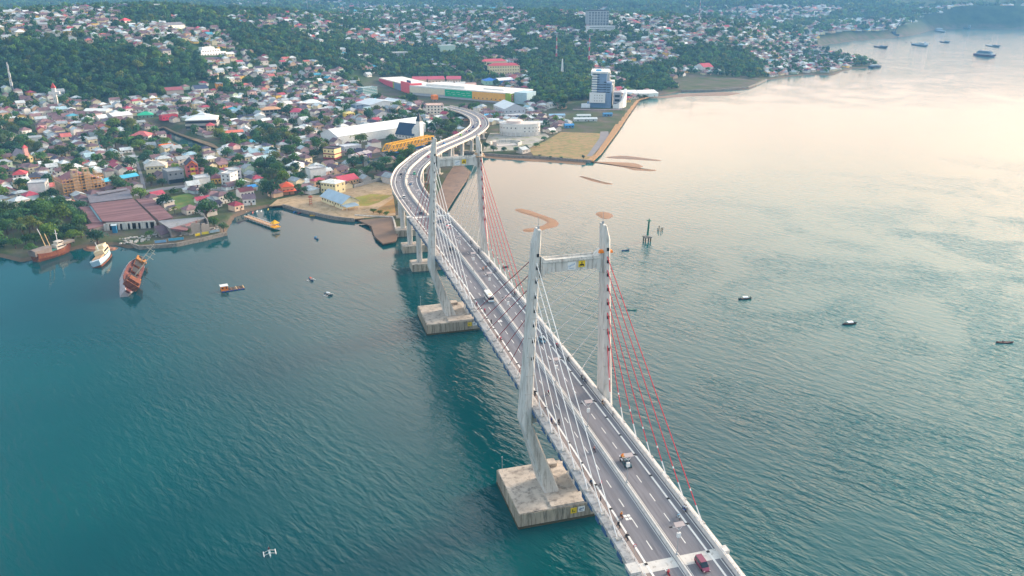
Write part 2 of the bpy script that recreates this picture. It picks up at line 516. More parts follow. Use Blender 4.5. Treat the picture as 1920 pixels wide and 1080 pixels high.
def terr(x, y):
    x = np.asarray(x, float); y = np.asarray(y, float)
    dx, dy = x - CAM[0], y - CAM[1]
    R_ = np.hypot(dx, dy); a = np.arctan2(dx, dy)
    fr = np.clip(np.interp(R_, _R, np.arange(len(_R))), 0, len(_R) - 1.001); ir = fr.astype(int); fr = fr - ir
    fa = np.clip(np.interp(a, _az, np.arange(len(_az))), 0, len(_az) - 1.001); ia = fa.astype(int); fa = fa - ia
    z = (_Z[ia, ir] * (1 - fr) + _Z[ia, ir + 1] * fr) * (1 - fa) + (_Z[ia + 1, ir] * (1 - fr) + _Z[ia + 1, ir + 1] * fr) * fa
    amp = np.clip((z - 6) / 60, 0, 1) * np.clip(R_ / 2500, .2, 3.0)
    z = z + amp * 22 * (vnoise(x / 260, y / 260, 3) - .5) + amp * 9 * (vnoise(x / 90, y / 90, 5) - .5)
    return z


def ground_z(x, y):
    return float(terr(np.array([x]), np.array([y]))[0])


def GT(px, py):
    """first point of the terrain on the sight line through px, py"""
    d = ray(px, py); h = math.hypot(d[0], d[1])
    Rs = np.arange(350, 6500, 2.0)
    x = CAM[0] + d[0] / h * Rs; y = CAM[1] + d[1] / h * Rs; z = CAM[2] + d[2] / h * Rs
    t = terr(x, y)
    k = np.nonzero(z <= t)[0]
    k = k[0] if len(k) else len(Rs) - 1
    return Vector((x[k], y[k], t[k]))


def build_ground():
    na = 560
    az = np.linspace(math.radians(-34), math.radians(66), na)
    Rr = np.concatenate([np.geomspace(420, 1400, 240), np.geomspace(1410, 9500, 150)])
    A, Rg = np.meshgrid(az, Rr)
    x = CAM[0] + np.sin(A) * Rg; y = CAM[1] + np.cos(A) * Rg
    P = np.stack([x.ravel(), y.ravel()], 1)
    z = terr(P[:, 0], P[:, 1])
    sd = sdist(P, coast_w); rv = -sdist(P, RIVER)
    sd = np.minimum(sd, rv)
    z = np.where(sd > 0, np.minimum(z, -0.25 + sd * .75), np.maximum(-4, -0.25 + sd * .12))
    V = np.stack([P[:, 0], P[:, 1], z], 1)
    i = np.arange(na * len(Rr)).reshape(len(Rr), na)
    Fq = np.stack([i[:-1, :-1], i[:-1, 1:], i[1:, 1:], i[1:, :-1]], -1).reshape(-1, 4)
    keep = (sd[Fq].max(1) > -60)
    Fq = Fq[keep][:, ::-1]
    o = np_mesh("ground", V, Fq, M_ground, smooth=True)
    tag(o, kind="structure", label="low shore plain rising to wooded hills behind the town")


def ground_material():
    m = bpy.data.materials.new("ground"); m.use_nodes = True
    n = m.node_tree; b = n.nodes["Principled BSDF"]; b.inputs["Roughness"].default_value = .95
    b.inputs["Specular IOR Level"].default_value = .1
    g = n.nodes.new("ShaderNodeNewGeometry")
    sp = n.nodes.new("ShaderNodeSeparateXYZ"); n.links.new(g.outputs["Position"], sp.inputs[0])
    n1 = n.nodes.new("ShaderNodeTexNoise"); n1.inputs["Scale"].default_value = .035; n1.inputs["Detail"].default_value = 8
    n.links.new(g.outputs["Position"], n1.inputs["Vector"])
    r1 = n.nodes.new("ShaderNodeValToRGB")
    els = r1.color_ramp.elements
    els[0].position = .30; els[0].color = (*lin('#39502f'), 1)
    els[1].position = .72; els[1].color = (*lin('#70665a'), 1)
    q = els.new(.48); q.color = (*lin('#54593f'), 1)
    q = els.new(.58); q.color = (*lin('#5d584f'), 1)
    n.links.new(n1.outputs["Fac"], r1.inputs[0])
    n2 = n.nodes.new("ShaderNodeTexNoise"); n2.inputs["Scale"].default_value = .02; n2.inputs["Detail"].default_value = 9; n2.inputs["Roughness"].default_value = .7
    n.links.new(g.outputs["Position"], n2.inputs["Vector"])
    r2 = n.nodes.new("ShaderNodeValToRGB")
    r2.color_ramp.elements[0].position = .35; r2.color_ramp.elements[0].color = (*lin('#1d3a24'), 1)
    r2.color_ramp.elements[1].position = .7; r2.color_ramp.elements[1].color = (*lin('#4a6238'), 1)
    n.links.new(n2.outputs["Fac"], r2.inputs[0])
    mr_ = n.nodes.new("ShaderNodeMapRange"); mr_.inputs[1].default_value = 8; mr_.inputs[2].default_value = 25
    n.links.new(sp.outputs["Z"], mr_.inputs[0])
    mx = n.nodes.new("ShaderNodeMix"); mx.data_type = 'RGBA'
    n.links.new(mr_.outputs[0], mx.inputs[0]); n.links.new(r1.outputs[0], mx.inputs[6]); n.links.new(r2.outputs[0], mx.inputs[7])
    # wet sand below the high water line
    mr2 = n.nodes.new("ShaderNodeMapRange"); mr2.inputs[1].default_value = 1.1; mr2.inputs[2].default_value = 1.7
    n.links.new(sp.outputs["Z"], mr2.inputs[0])
    mx2 = n.nodes.new("ShaderNodeMix"); mx2.data_type = 'RGBA'
    n.links.new(mr2.outputs[0], mx2.inputs[0]); mx2.inputs[6].default_value = (*lin('#6f5f50'), 1); n.links.new(mx.outputs[2], mx2.inputs[7])
    n.links.new(mx2.outputs[2], b.inputs["Base Color"])
    bp = n.nodes.new("ShaderNodeBump"); bp.inputs["Strength"].default_value = .8; bp.inputs["Distance"].default_value = 4
    n.links.new(n2.outputs["Fac"], bp.inputs["Height"]); n.links.new(bp.outputs[0], b.inputs["Normal"])
    return m


M_ground = ground_material()
build_ground()


def water_material():
    m = bpy.data.materials.new("sea_water"); m.use_nodes = True
    n = m.node_tree; b = n.nodes["Principled BSDF"]
    b.inputs["Roughness"].default_value = .07
    b.inputs["IOR"].default_value = 1.333
    g = n.nodes.new("ShaderNodeNewGeometry")
    # body colour: slow drift between deep blue-teal and greener, siltier water
    n0 = n.nodes.new("ShaderNodeTexNoise"); n0.inputs["Scale"].default_value = .006; n0.inputs["Detail"].default_value = 4
    n.links.new(g.outputs["Position"], n0.inputs["Vector"])
    r0 = n.nodes.new("ShaderNodeValToRGB")
    r0.color_ramp.elements[0].position = .3; r0.color_ramp.elements[0].color = (.0002, .046, .058, 1)
    r0.color_ramp.elements[1].position = .7; r0.color_ramp.elements[1].color = (.0004, .080, .086, 1)
    n.links.new(n0.outputs["Fac"], r0.inputs[0])
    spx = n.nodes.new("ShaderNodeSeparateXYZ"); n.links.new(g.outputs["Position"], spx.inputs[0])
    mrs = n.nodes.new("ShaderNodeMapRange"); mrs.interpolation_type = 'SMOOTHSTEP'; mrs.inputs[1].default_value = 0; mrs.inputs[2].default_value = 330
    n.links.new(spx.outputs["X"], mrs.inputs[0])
    sheen_tint = n.nodes.new("ShaderNodeMix"); sheen_tint.data_type = 'RGBA'; sheen_tint.inputs[7].default_value = (.022, .165, .165, 1)     # lighter base east of the bridge, painted in for bright sky reflection
    n.links.new(mrs.outputs[0], sheen_tint.inputs[0]); n.links.new(r0.outputs[0], sheen_tint.inputs[6])
    n.links.new(sheen_tint.outputs[2], b.inputs["Base Color"])
    mp = n.nodes.new("ShaderNodeMapping"); mp.vector_type = "TEXTURE"; mp.inputs["Rotation"].default_value = (0, 0, math.radians(-62)); mp.inputs["Scale"].default_value = (9, 2.9, 6)
    n.links.new(g.outputs["Position"], mp.inputs[0])
    na = n.nodes.new("ShaderNodeTexNoise"); na.inputs["Scale"].default_value = 1.0; na.inputs["Detail"].default_value = 3.0; na.inputs["Roughness"].default_value = .55; na.inputs["Distortion"].default_value = .3
    n.links.new(mp.outputs[0], na.inputs["Vector"])
    mp2 = n.nodes.new("ShaderNodeMapping"); mp2.vector_type = "TEXTURE"; mp2.inputs["Rotation"].default_value = (0, 0, math.radians(-48)); mp2.inputs["Scale"].default_value = (2.6, 1.2, 2)
    n.links.new(g.outputs["Position"], mp2.inputs[0])
    nb = n.nodes.new("ShaderNodeTexNoise"); nb.inputs["Scale"].default_value = 1.0; nb.inputs["Detail"].default_value = 2.0
    n.links.new(mp2.outputs[0], nb.inputs["Vector"])
    # calmer and rougher patches
    nc = n.nodes.new("ShaderNodeTexNoise"); nc.inputs["Scale"].default_value = .014; nc.inputs["Detail"].default_value = 5; nc.inputs["Distortion"].default_value = 1.2
    n.links.new(g.outputs["Position"], nc.inputs["Vector"])
    sp = n.nodes.new("ShaderNodeSeparateXYZ"); n.links.new(g.outputs["Position"], sp.inputs[0])
    # open water east of the bridge is choppier than the sheltered bay
    mrx = n.nodes.new("ShaderNodeMapRange"); mrx.inputs[1].default_value = -40; mrx.inputs[2].default_value = 60; mrx.inputs[3].default_value = .32; mrx.inputs[4].default_value = 1.0
    n.links.new(sp.outputs["X"], mrx.inputs[0])
    mry = n.nodes.new("ShaderNodeMapRange"); mry.interpolation_type = 'SMOOTHSTEP'; mry.inputs[1].default_value = -40; mry.inputs[2].default_value = 480; mry.inputs[3].default_value = 1.0; mry.inputs[4].default_value = .10
    n.links.new(sp.outputs["Y"], mry.inputs[0])
    mrc = n.nodes.new("ShaderNodeMapRange"); mrc.inputs[1].default_value = .35; mrc.inputs[2].default_value = .65; mrc.inputs[3].default_value = .3; mrc.inputs[4].default_value = 1.25
    n.links.new(nc.outputs["Fac"], mrc.inputs[0])
    k1 = n.nodes.new("ShaderNodeMath"); k1.operation = 'MULTIPLY'; n.links.new(mrx.outputs[0], k1.inputs[0]); n.links.new(mry.outputs[0], k1.inputs[1])
    # the open outer bay is rippled again
    mrf = n.nodes.new("ShaderNodeMapRange"); mrf.inputs[1].default_value = 700; mrf.inputs[2].default_value = 1700; mrf.inputs[3].default_value = 0; mrf.inputs[4].default_value = .6
    n.links.new(sp.outputs["Y"], mrf.inputs[0])
    k0 = n.nodes.new("ShaderNodeMath"); k0.operation = 'ADD'; n.links.new(k1.outputs[0], k0.inputs[0]); n.links.new(mrf.outputs[0], k0.inputs[1]); k1 = k0
    k2 = n.nodes.new("ShaderNodeMath"); k2.operation = 'MULTIPLY'; n.links.new(k1.outputs[0], k2.inputs[0]); n.links.new(mrc.outputs[0], k2.inputs[1])
    ad = n.nodes.new("ShaderNodeMath"); ad.operation = 'MULTIPLY_ADD'; ad.inputs[1].default_value = .28
    n.links.new(nb.outputs["Fac"], ad.inputs[0]); n.links.new(na.outputs["Fac"], ad.inputs[2])
    bp = n.nodes.new("ShaderNodeBump"); bp.inputs["Distance"].default_value = 1.05
    n.links.new(k2.outputs[0], bp.inputs["Strength"]); n.links.new(ad.outputs[0], bp.inputs["Height"])
    n.links.new(bp.outputs[0], b.inputs["Normal"])
    return m


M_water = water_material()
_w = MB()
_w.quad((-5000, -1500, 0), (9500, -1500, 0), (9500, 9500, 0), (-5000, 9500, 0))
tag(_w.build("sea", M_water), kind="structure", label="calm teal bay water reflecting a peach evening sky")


def haze():
    m = bpy.data.materials.new("haze"); m.use_nodes = True
    n = m.node_tree
    n.nodes.remove(n.nodes["Principled BSDF"])
    v = n.nodes.new("ShaderNodeVolumePrincipled")
    v.inputs["Color"].default_value = (.20, .52, .97, 1)
    v.inputs["Density"].default_value = 0.00013
    v.inputs["Anisotropy"].default_value = 0.0
    n.links.new(v.outputs[0], n.nodes["Material Output"].inputs["Volume"])
    b = MB(); b.box((2000, 4100, 227), (15500, 12000, 466))
    o = b.build("haze", m)
    tag(o, kind="stuff", label="thin blue evening haze over the bay and hills")
# ---------------------------------------------------------------- bridge alignment
CL = [(0.0, -420.0), (0.0, -300.0), (0.0, -150.0), (0.0, 0.0), (0.0, 100.0), (0.0, 200.0), (-.3, 234.0), (0.2, 277.0), (1.6, 308.6), (5.4, 341.2), (14.8, 382.8), (26.5, 416.6), (41.0, 455.1), (54.5, 483.0), (74.0, 517.0),
      (102.1, 567.5), (127.0, 625.0), (141.0, 672.2), (151.0, 727.1), (153.2, 785.5), (148.0, 841.5), (138.0, 885.0)]


def _spline(P):
    P = [np.array(p) for p in P]; out = []
    for i in range(1, len(P) - 2):
        p0, p1, p2, p3 = P[i - 1:i + 3]
        for t in np.linspace(0, 1, 12, endpoint=False):
            out.append(.5 * ((2 * p1) + (-p0 + p2) * t + (2 * p0 - 5 * p1 + 4 * p2 - p3) * t * t + (-p0 + 3 * p1 - 3 * p2 + p3) * t ** 3))
    out.append(P[-2])
    return np.array(out)


_cl = _spline(CL + [(112.0, 965.0)])
_d = np.concatenate([[0], np.cumsum(np.hypot(*np.diff(_cl, axis=0).T))])
_i0 = int(np.argmin(np.hypot(_cl[:, 0], _cl[:, 1])))
_S = _d - _d[_i0]
S_END = 905.0


def axis(s):
    x = np.interp(s, _S, _cl[:, 0]); y = np.interp(s, _S, _cl[:, 1])
    x2 = np.interp(s + 1.5, _S, _cl[:, 0]) - np.interp(s - 1.5, _S, _cl[:, 0]); y2 = np.interp(s + 1.5, _S, _cl[:, 1]) - np.interp(s - 1.5, _S, _cl[:, 1])
    L = math.hypot(x2, y2)
    return x, y, x2 / L, y2 / L


def deck_z(s):
    if s < -75: return 33.28 + .040 * (s + 75)
    if s <= 225: return 36.13 - 2.845 * ((s - 75) / 150.0) ** 2
    return max(2.4, 33.28 - .0435 * (s - 225))


def DP(s, x, dz=0.0):
    """point of the deck: s along the axis, x to the right of it, dz above the road"""
    ax, ay, tx, ty = axis(s)
    return (ax + ty * x, ay - tx * x, deck_z(s) + dz)


def sweep(mb, prof, s0, s1, step=4.0):
    n = max(2, int((s1 - s0) / step) + 1)
    rings = [[DP(s, x, z) for x, z in prof] for s in np.linspace(s0, s1, n)]
    return mb.loft(rings)


def deck_at(px, py, h=0.0):
    best = None
    for s in np.arange(-160, S_END, 1.0):
        p = G(px, py, deck_z(s) + h); ax, ay, tx, ty = axis(s)
        al = (p.x - ax) * tx + (p.y - ay) * ty
        x = (p.x - ax) * ty - (p.y - ay) * tx
        if abs(al) < 1.5 and abs(x) < 12.5 and (best is None or abs(al) < best[0]):
            best = (abs(al), s + al, x)
    return (best[1], best[2]) if best else None


def rect(x0, x1, z0, z1):
    return [(x0, z0), (x1, z0), (x1, z1), (x0, z1)]


# ---------------------------------------------------------------- the cable-stayed bridge
bridge = thing("cable_stayed_bridge", "long cable-stayed road bridge with two white concrete pylons and red and white stay cables", "bridge", (0, 0, 0))
LOC = 225.0
S0 = -190.0
mb = MB(); sweep(mb, [(-9.6, -2.6), (9.6, -2.6), (11.8, -.9), (11.8, -.06), (-11.8, -.06), (-11.8, -.9)], S0, LOC, 10); mb.build("deck_girder", M_conc, bridge)
mb = MB(); sweep(mb, rect(-7.6, 9.9, -.05, 0.0), S0, LOC, 10); mb.build("road_surface", M_asphalt, bridge)
mb = MB(); sweep(mb, rect(-9.45, -7.604, -.05, 0.0), S0, LOC, 10); mb.build("motorcycle_lane", M_bikelane, bridge)
mb = MB(); sweep(mb, [(-.58, .004), (.58, .004), (.3, .3), (.2, .8), (-.2, .8), (-.3, .3)], S0, LOC, 10); mb.build("median_barrier", M_barrier, bridge)
mb = MB(); sweep(mb, [(9.92, 0.0), (11.78, 0.0), (11.75, .35), (10.75, .45), (10.65, 1.05), (10.2, 1.05), (10.05, .4)], S0, LOC, 10); mb.build("parapet", M_barrier, bridge)
mb = MB(); sweep(mb, [(-11.78, -.05), (-9.46, -.05), (-9.46, .28), (-9.8, .32), (-11.75, .25)], S0, LOC, 10); mb.build("parapet", mat("ledge_concrete", lin("#a5a5a5"), .9, .25, .3, dirt=lin("#77777a"), dirt_amt=.45), bridge)
for x_, z_ in ((10.45, 1.45), (-9.75, 1.25), (-9.75, .8)):
    mb = MB(); sweep(mb, rect(x_ - .045, x_ + .045, z_ - .045, z_ + .045), S0, LOC, 10)
    for s in np.arange(S0, LOC, 2.5):
        mb.box(DP(s, x_, z_ / 2), (.1, .1, z_ - .02))
    mb.build("railing", M_rail, bridge)
# edge lines with dark cat's-eye blocks, and dashed lane lines
for x_, w_ in ((7.75, .5), (-7.6, .5), (-.95, .14), (.95, .14), (9.4, .18)):
    mb = MB(); sweep(mb, rect(x_ - w_ / 2, x_ + w_ / 2, .004, .012 if w_ < .4 else .06), S0, LOC, 10); mb.build("edge_line", M_paint, bridge)
for x_ in (4.2, -4.2):
    mb = MB()
    for s in np.arange(S0, LOC, 8.0):
        sweep(mb, rect(x_ - .11, x_ + .11, .004, .012), s, s + 3.2, 4)
    mb.build("lane_marking", M_paint, bridge)
for x_ in (7.75, -7.6):
    for s in np.arange(-104, LOC, 10.0):
        mb = MB(); mb.box(DP(s, x_, .1), (.62, .55, .2)); mb.build("drain_block", M_black, bridge)
# blue cladding panels along the edge girder
for x_ in (-11.84, 11.84):
    mb = MB()
    for k, s in enumerate(np.arange(S0, LOC, 4.6)):
        h = 1.5 if k % 3 else 1.1
        a, b = DP(s, x_, -.35), DP(s + 2.9 - (k % 2) * .6, x_, -.35)
        sg = 1 if x_ > 0 else -1
        mb.prism([(a[0], a[1]), (b[0], b[1]), (b[0] - sg * .5, b[1]), (a[0] - sg * .5, a[1])], [a[2] - h, b[2] - h, b[2] - h, a[2] - h], [a[2], b[2], b[2], a[2]])
    mb.build("blue_cladding", M_bluesteel, bridge)
for s_ in (-75.0, 224.4):
    mb = MB()
    sweep(mb, rect(-10.0, -.76, .013, .03), s_ - 1.6, s_ + 1.6, 2); sweep(mb, rect(.76, 9.9, .013, .03), s_ - 1.6, s_ + 1.6, 2)
    mb.box(DP(s_, -11.2, .35), (2.6, 3.2, .9)); mb.box(DP(s_, 11.3, .55), (1.5, 2.0, 1.1))
    mb.build("expansion_joint", M_barrier, bridge)

LEGZ = [5.3, 29.3, 30.1, 35, 50, 65, 80, 86.0, 90.2]
LEGX = [5.2, 13.0, 13.1, 12.85, 12.1, 11.4, 10.75, 10.45, 10.1]
LEGW = [5.0, 3.2, 3.1, 2.9, 2.65, 2.4, 2.15, 2.1, .8]
LEGD = [9.2, 6.7, 6.5, 6.2, 5.4, 4.6, 4.0, 3.9, 3.7]
TOPZ = [80.9, 76.8, 72.3, 67.9, 63.5, 58.5, 53.1]
SIDE = [65.0, 55.6, 46.2, 36.8, 27.6, 18.2, 8.8]
MAIN = [73.5, 63.8, 54.4, 45.2, 35.8, 26.0, 16.0]
LABEL_CAB = {True: "red stay cable", False: "white stay cable"}
for ti, Yt in enumerate((0.0, 150.0)):
    fw = 1 if ti == 0 else -1                                  # +Y points to mid span for the first pylon
    zt = 0
    for sg in (-1, 1):
        rings = []
        for z, x, w, d in zip(LEGZ, LEGX, LEGW, LEGD):
            xo, xi = x + w / 2, x - w / 2
            if z > 86.1: xo = xi + w
            if z == 90.2: xi = LEGX[-2] - LEGW[-2] / 2; xo = xi + .8
            c = min(.5, w * .2)
            pts = [(xi + c, -d / 2), (xo - c, -d / 2), (xo, -d / 2 + c), (xo, d / 2 - c), (xo - c, d / 2), (xi + c, d / 2), (xi, d / 2 - c), (xi, -d / 2 + c)]
            if sg < 0: pts = [(-p[0], p[1]) for p in pts][::-1]
            rings.append([(p[0], Yt + p[1], z) for p in pts])
        mb = MB(); mb.loft(rings)
        leg = mb.build("pylon_leg", M_tower, bridge)
        # construction joints and anchor openings on the face towards the near shore
        for k, zz in enumerate([84.6] + TOPZ):
            x = np.interp(zz - 1.2, LEGZ, LEGX); d = np.interp(zz - 1.2, LEGZ, LEGD)
            m2 = MB(); m2.box((sg * x + .25, Yt - d / 2 - .04, zz - 1.6), (.75, .2, .95)); m2.build("anchor_opening", M_black, leg)
        m2 = MB()
        for zz in (40, 46, 52, 58, 64, 70, 76):
            x = np.interp(zz, LEGZ, LEGX); d = np.interp(zz, LEGZ, LEGD); w = np.interp(zz, LEGZ, LEGW)
            m2.box((sg * x, Yt, zz), (w * .99, d + .03, .09))
        m2.build("construction_joint", M_cap, leg)
        if sg < 0 or True:
            m2 = MB(); m2.tube((sg * 9.7, Yt, 90), (sg * 9.7, Yt, 93.5), .06); m2.box((sg * 9.7, Yt, 90.6), (.5, .5, .8)); m2.build("lightning_rod", M_steel, leg)
        # cables
        for fan, red in ((SIDE, (sg > 0) == (ti == 0)), (MAIN, (sg < 0) == (ti == 0))):
            dirn = -fw if fan is SIDE else fw
            for k in range(7):
                zt = TOPZ[k]; xt = np.interp(zt, LEGZ, LEGX); dt = np.interp(zt, LEGZ, LEGD)
                ya = Yt + dirn * fan[k]
                xa = 11.25 if sg > 0 else -10.6
                p0 = Vector((sg * xt, Yt + dirn * (dt / 2 - .2), zt)); p1 = Vector((xa, ya, deck_z(ya) + .2))
                q = p1 + (p0 - p1).normalized() * 4.5
                m2 = MB(); m2.tube(p0, q, .125, .125, 6)
                cb = m2.build("stay_cable", (M_red if sg > 0 else M_darkred) if red else M_white, bridge)
                cb["label"] = LABEL_CAB[red]
                m3 = MB(); m3.tube(q, p1, .15, .15, 6); m3.build("sleeve", M_rail, cb); m3 = MB(); m3.tube(q + (p0 - p1).normalized() * 3.6, q + (p0 - p1).normalized() * 4.2, .165, .165, 6); m3.build("marker_band", M_white, cb)
                m3 = MB(); m3.box((xa, ya, deck_z(ya) + .25), (1.3, 1.5, .8), top=(.9, 1.0)); m3.build("anchor_block", M_conc, bridge)
    # crossbeam with haunches
    mb = MB(); hx = 9.4
    mb.box((0, Yt, 78.95), (2 * hx, 3.3, 3.0)); mb.box((0, Yt, 80.6), (2 * hx - 1.0, 3.9, .3))
    mb.box((0, Yt - 1.6, 81.0), (2 * hx - 2.0, .18, .5)); mb.box((0, Yt + 1.6, 81.0), (2 * hx - 2.0, .18, .5))
    for sg in (-1, 1):
        mb.prism([(sg * 9.4, Yt - 1.9), (sg * 7.4, Yt - 1.65), (sg * 7.4, Yt + 1.65), (sg * 9.4, Yt + 1.9)], [75.9, 77.5, 77.5, 75.9], [82.6, 80.7, 80.7, 82.6])
    cbm = mb.build("crossbeam", M_tower, bridge)
    yy = Yt - 1.72
    mb = MB(); mb.box((-.1, yy, 78.95), (2.4, .12, 2.4)); sb = mb.build("white_sign", M_white, cbm)
    mb = MB()
    for k in range(5): mb.box((-.9 + k * .4, yy - .08, 78.8 + .16 * k), (.2, .06, .5 + .12 * (k % 2)))
    mb.box((-.1, yy - .08, 78.2), (1.6, .06, .16)); mb.build("sign_lettering", mat("sign_blue", lin('#8fa4bd')), sb)
    mb = MB(); mb.box((3.0, yy, 79.25), (2.0, .12, 1.9)); sb = mb.build("yellow_sign", mat("sign_yellow", lin('#e8c62a')), cbm)
    mb = MB()
    mb.box((3.0, yy - .08, 79.3), (.3, .06, 1.2)); mb.box((2.6, yy - .08, 79.05), (.45, .06, .35)); mb.box((3.4, yy - .08, 79.05), (.45, .06, .35)); mb.box((2.45, yy - .08, 78.75), (.2, .06, .45)); mb.box((3.55, yy - .08, 78.75), (.2, .06, .45))
    mb.build("sign_emblem", M_black, sb)
    mb = MB(); mb.box((0, Yt, deck_z(Yt) - 4.4), (24, 3.4, 3.2)); mb.build("lower_crossbeam", M_conc, bridge)
    # platforms hung on the right-hand leg
    pm = M_orange if ti == 0 else mat("platform_beige", lin('#c9a98a'))
    mb = MB()
    mb.box((8.6, Yt - 2.2, 82.7), (1.5, .9, .9), 0, (.9, .8)); mb.box((12.4, Yt - .2, 81.9), (1.1, 1.8, .7), 0, (.5, 1.4))
    if ti: mb.box((10.8, Yt, 81.2), (4.4, 5.6, .35))
    mb.build("work_platform", pm, bridge)
    # pile cap
    mb = MB()
    mb.prism([(-18.5, Yt - 12.5), (18.5, Yt - 12.5), (18.5, Yt + 12.5), (-18.5, Yt + 12.5)], -2.0, 5.0)
    cap = mb.build("pile_cap", M_capside, bridge)
    mb = MB(); mb.prism([(-18.3, Yt - 12.3), (18.3, Yt - 12.3), (18.3, Yt + 12.3), (-18.3, Yt + 12.3)], 5.0, 5.3)
    mb.box((0, Yt - 9.2, 5.5), (16, 5.6, .35))
    mb.box((-2, Yt + 10.5, 5.9), (6, 3.4, 1.2))
    mb.build("cap_slab", M_cap, cap)
    mb = MB()
    for k in range(74):
        mb.box((-18.3 + k * .5, Yt - 12.55, 2.9), (.25, .22, 4.2))
    for k in range(50):
        mb.box((-18.55, Yt - 12.3 + k * .5, 2.9), (.22, .25, 4.2))
    mb.build("sheet_cladding", M_capside, cap)
    mb = MB(); mb.prism([(-18.72, Yt - 12.72), (18.7, Yt - 12.72), (18.7, Yt + 12.7), (-18.72, Yt + 12.7)], -1.0, .7); mb.build("tide_mark", M_algae, cap)
    xs = -1.0 if ti == 0 else 2.0
    mb = MB(); mb.box((xs, Yt - 12.74, 3.4), (2.0, .12, 1.9)); sb = mb.build("yellow_sign", mat("sign_yellow", lin('#e8c62a')), cap)
    mb = MB(); mb.box((xs - .35, Yt - 12.82, 3.4), (.35, .06, 1.0)); mb.box((xs + .2, Yt - 12.82, 3.1), (.5, .06, .3)); mb.build("sign_emblem", mat("emblem_green", lin('#6f7a1e')), sb)
    mb = MB(); mb.box((xs + 2.5, Yt - 12.74, 3.5), (2.2, .12, 1.9)); sb = mb.build("white_sign", M_white, cap)
    mb = MB()
    for k, (a, h_) in enumerate(((-.6, .5), (-.3, .75), (0, .5), (.3, .3), (.6, .6))): mb.box((xs + 2.5 + a, Yt - 12.82, 3.5 + .08 * k), (.18, .06, h_))
    mb.box((xs + 2.4, Yt - 12.82, 3.0), (1.2, .06, .12)); mb.build("sign_lettering", mat("sign_navy", lin('#2d5688')), sb)
    mb = MB(); mb.tube((-17.2, Yt + 10.8, 5.2), (-17.2, Yt + 10.8, 10.6), .07); mb.box((-17.2, Yt + 10.8, 10.7), (.4, .4, .4)); mb.build("marker_pole", M_steel, cap)

# ---------------------------------------------------------------- curved approach viaduct
via = thing("approach_viaduct", "curving concrete approach viaduct on white piers running down from the bridge into the town", "viaduct", (0, 0, 0))
def hw(s): return 11.4 if s < 240 else 10.4
mb = MB(); sweep(mb, [(-6.2, -2.1), (6.2, -2.1), (7.2, -.7), (10.5, -.45), (10.5, -.06), (-10.5, -.06), (-10.5, -.45), (-7.2, -.7)], LOC, S_END, 6); mb.build("deck_girder", mat("viaduct_concrete", lin('#d0c6ba'), .85, .15, .3, dirt=lin('#a39a8e'), dirt_amt=.25), via)
mb = MB(); sweep(mb, rect(-9.6, 9.6, -.05, 0.0), LOC, S_END, 6); mb.build("road_surface", M_asphalt, via)
M_par = mat("viaduct_parapet", lin('#dccfc2'), .85, .12, .4, dirt=lin('#b0a598'), dirt_amt=.2)
mb = MB(); sweep(mb, [(-.8, .004), (.8, .004), (.55, .85), (-.55, .85)], LOC, S_END, 6); mb.build("median_barrier", M_par, via)
for sg in (-1, 1):
    mb = MB(); pr = [(sg * 9.62, -.05), (sg * 10.5, -.05), (sg * 10.5, 1.05), (sg * 10.2, 1.1), (sg * 9.85, 1.0), (sg * 9.75, .3)]
    sweep(mb, pr if sg > 0 else pr[::-1], LOC, S_END, 6); mb.build("parapet", M_par, via)
    mb = MB(); sweep(mb, rect(sg * 7.4 - .22, sg * 7.4 + .22, .004, .06), LOC, S_END, 6); mb.build("edge_line", M_paint, via)
    mb = MB(); sweep(mb, rect(sg * 1.15 - .08, sg * 1.15 + .08, .004, .012), LOC, S_END, 6); mb.build("edge_line", M_paint, via)
    mb = MB()
    for s in np.arange(LOC + 4, S_END - 10, 8.0): sweep(mb, rect(sg * 4.1 - .11, sg * 4.1 + .11, .004, .012), s, s + 3.2, 3)
    mb.build("lane_marking", M_paint, via)
for k, s in enumerate(np.arange(233.0, 800, 35.5)):
    ax, ay, tx, ty = axis(s); rz = math.atan2(-tx, ty); zz = deck_z(s)
    if zz < 7: break
    w = 1.65
    mb = MB(); p = DP(s, 0); mb.box((p[0], p[1], zz - 3.0), (12.6, 3.0, 1.9), rz); pier = mb.build("pier_crosshead", M_tower, via)
    for sg in (-1, 1):
        q = DP(s, sg * 4.7); m2 = MB(); m2.tube((q[0], q[1], 1.0), (q[0], q[1], zz - 3.9), w, w, 12); m2.build("pier_column", M_tower, pier)
    m2 = MB(); wet = s < 320
    m2.box((p[0], p[1], 1.6 if wet else .9), ((20, 9.5, 5.0) if wet else (16, 7, 3.4)), rz); m2.build("pile_cap", M_capside, pier)
    if wet:
        m2 = MB(); m2.box((p[0], p[1], 4.2), (19.7, 9.2, .3), rz); m2.build("cap_slab", M_cap, pier)
for k, s in enumerate(np.arange(300.0, 620, 24)):
    for sg in (-1, 1):
        if (k + (sg > 0)) % 2 and s > 330: continue
        q = DP(s, sg * 10.6, -.6); mb = MB(); mb.box(q, (.7, 1.6, 2.0), math.atan2(-axis(s)[2], axis(s)[3])); mb.build("drain_outlet", M_par, via)

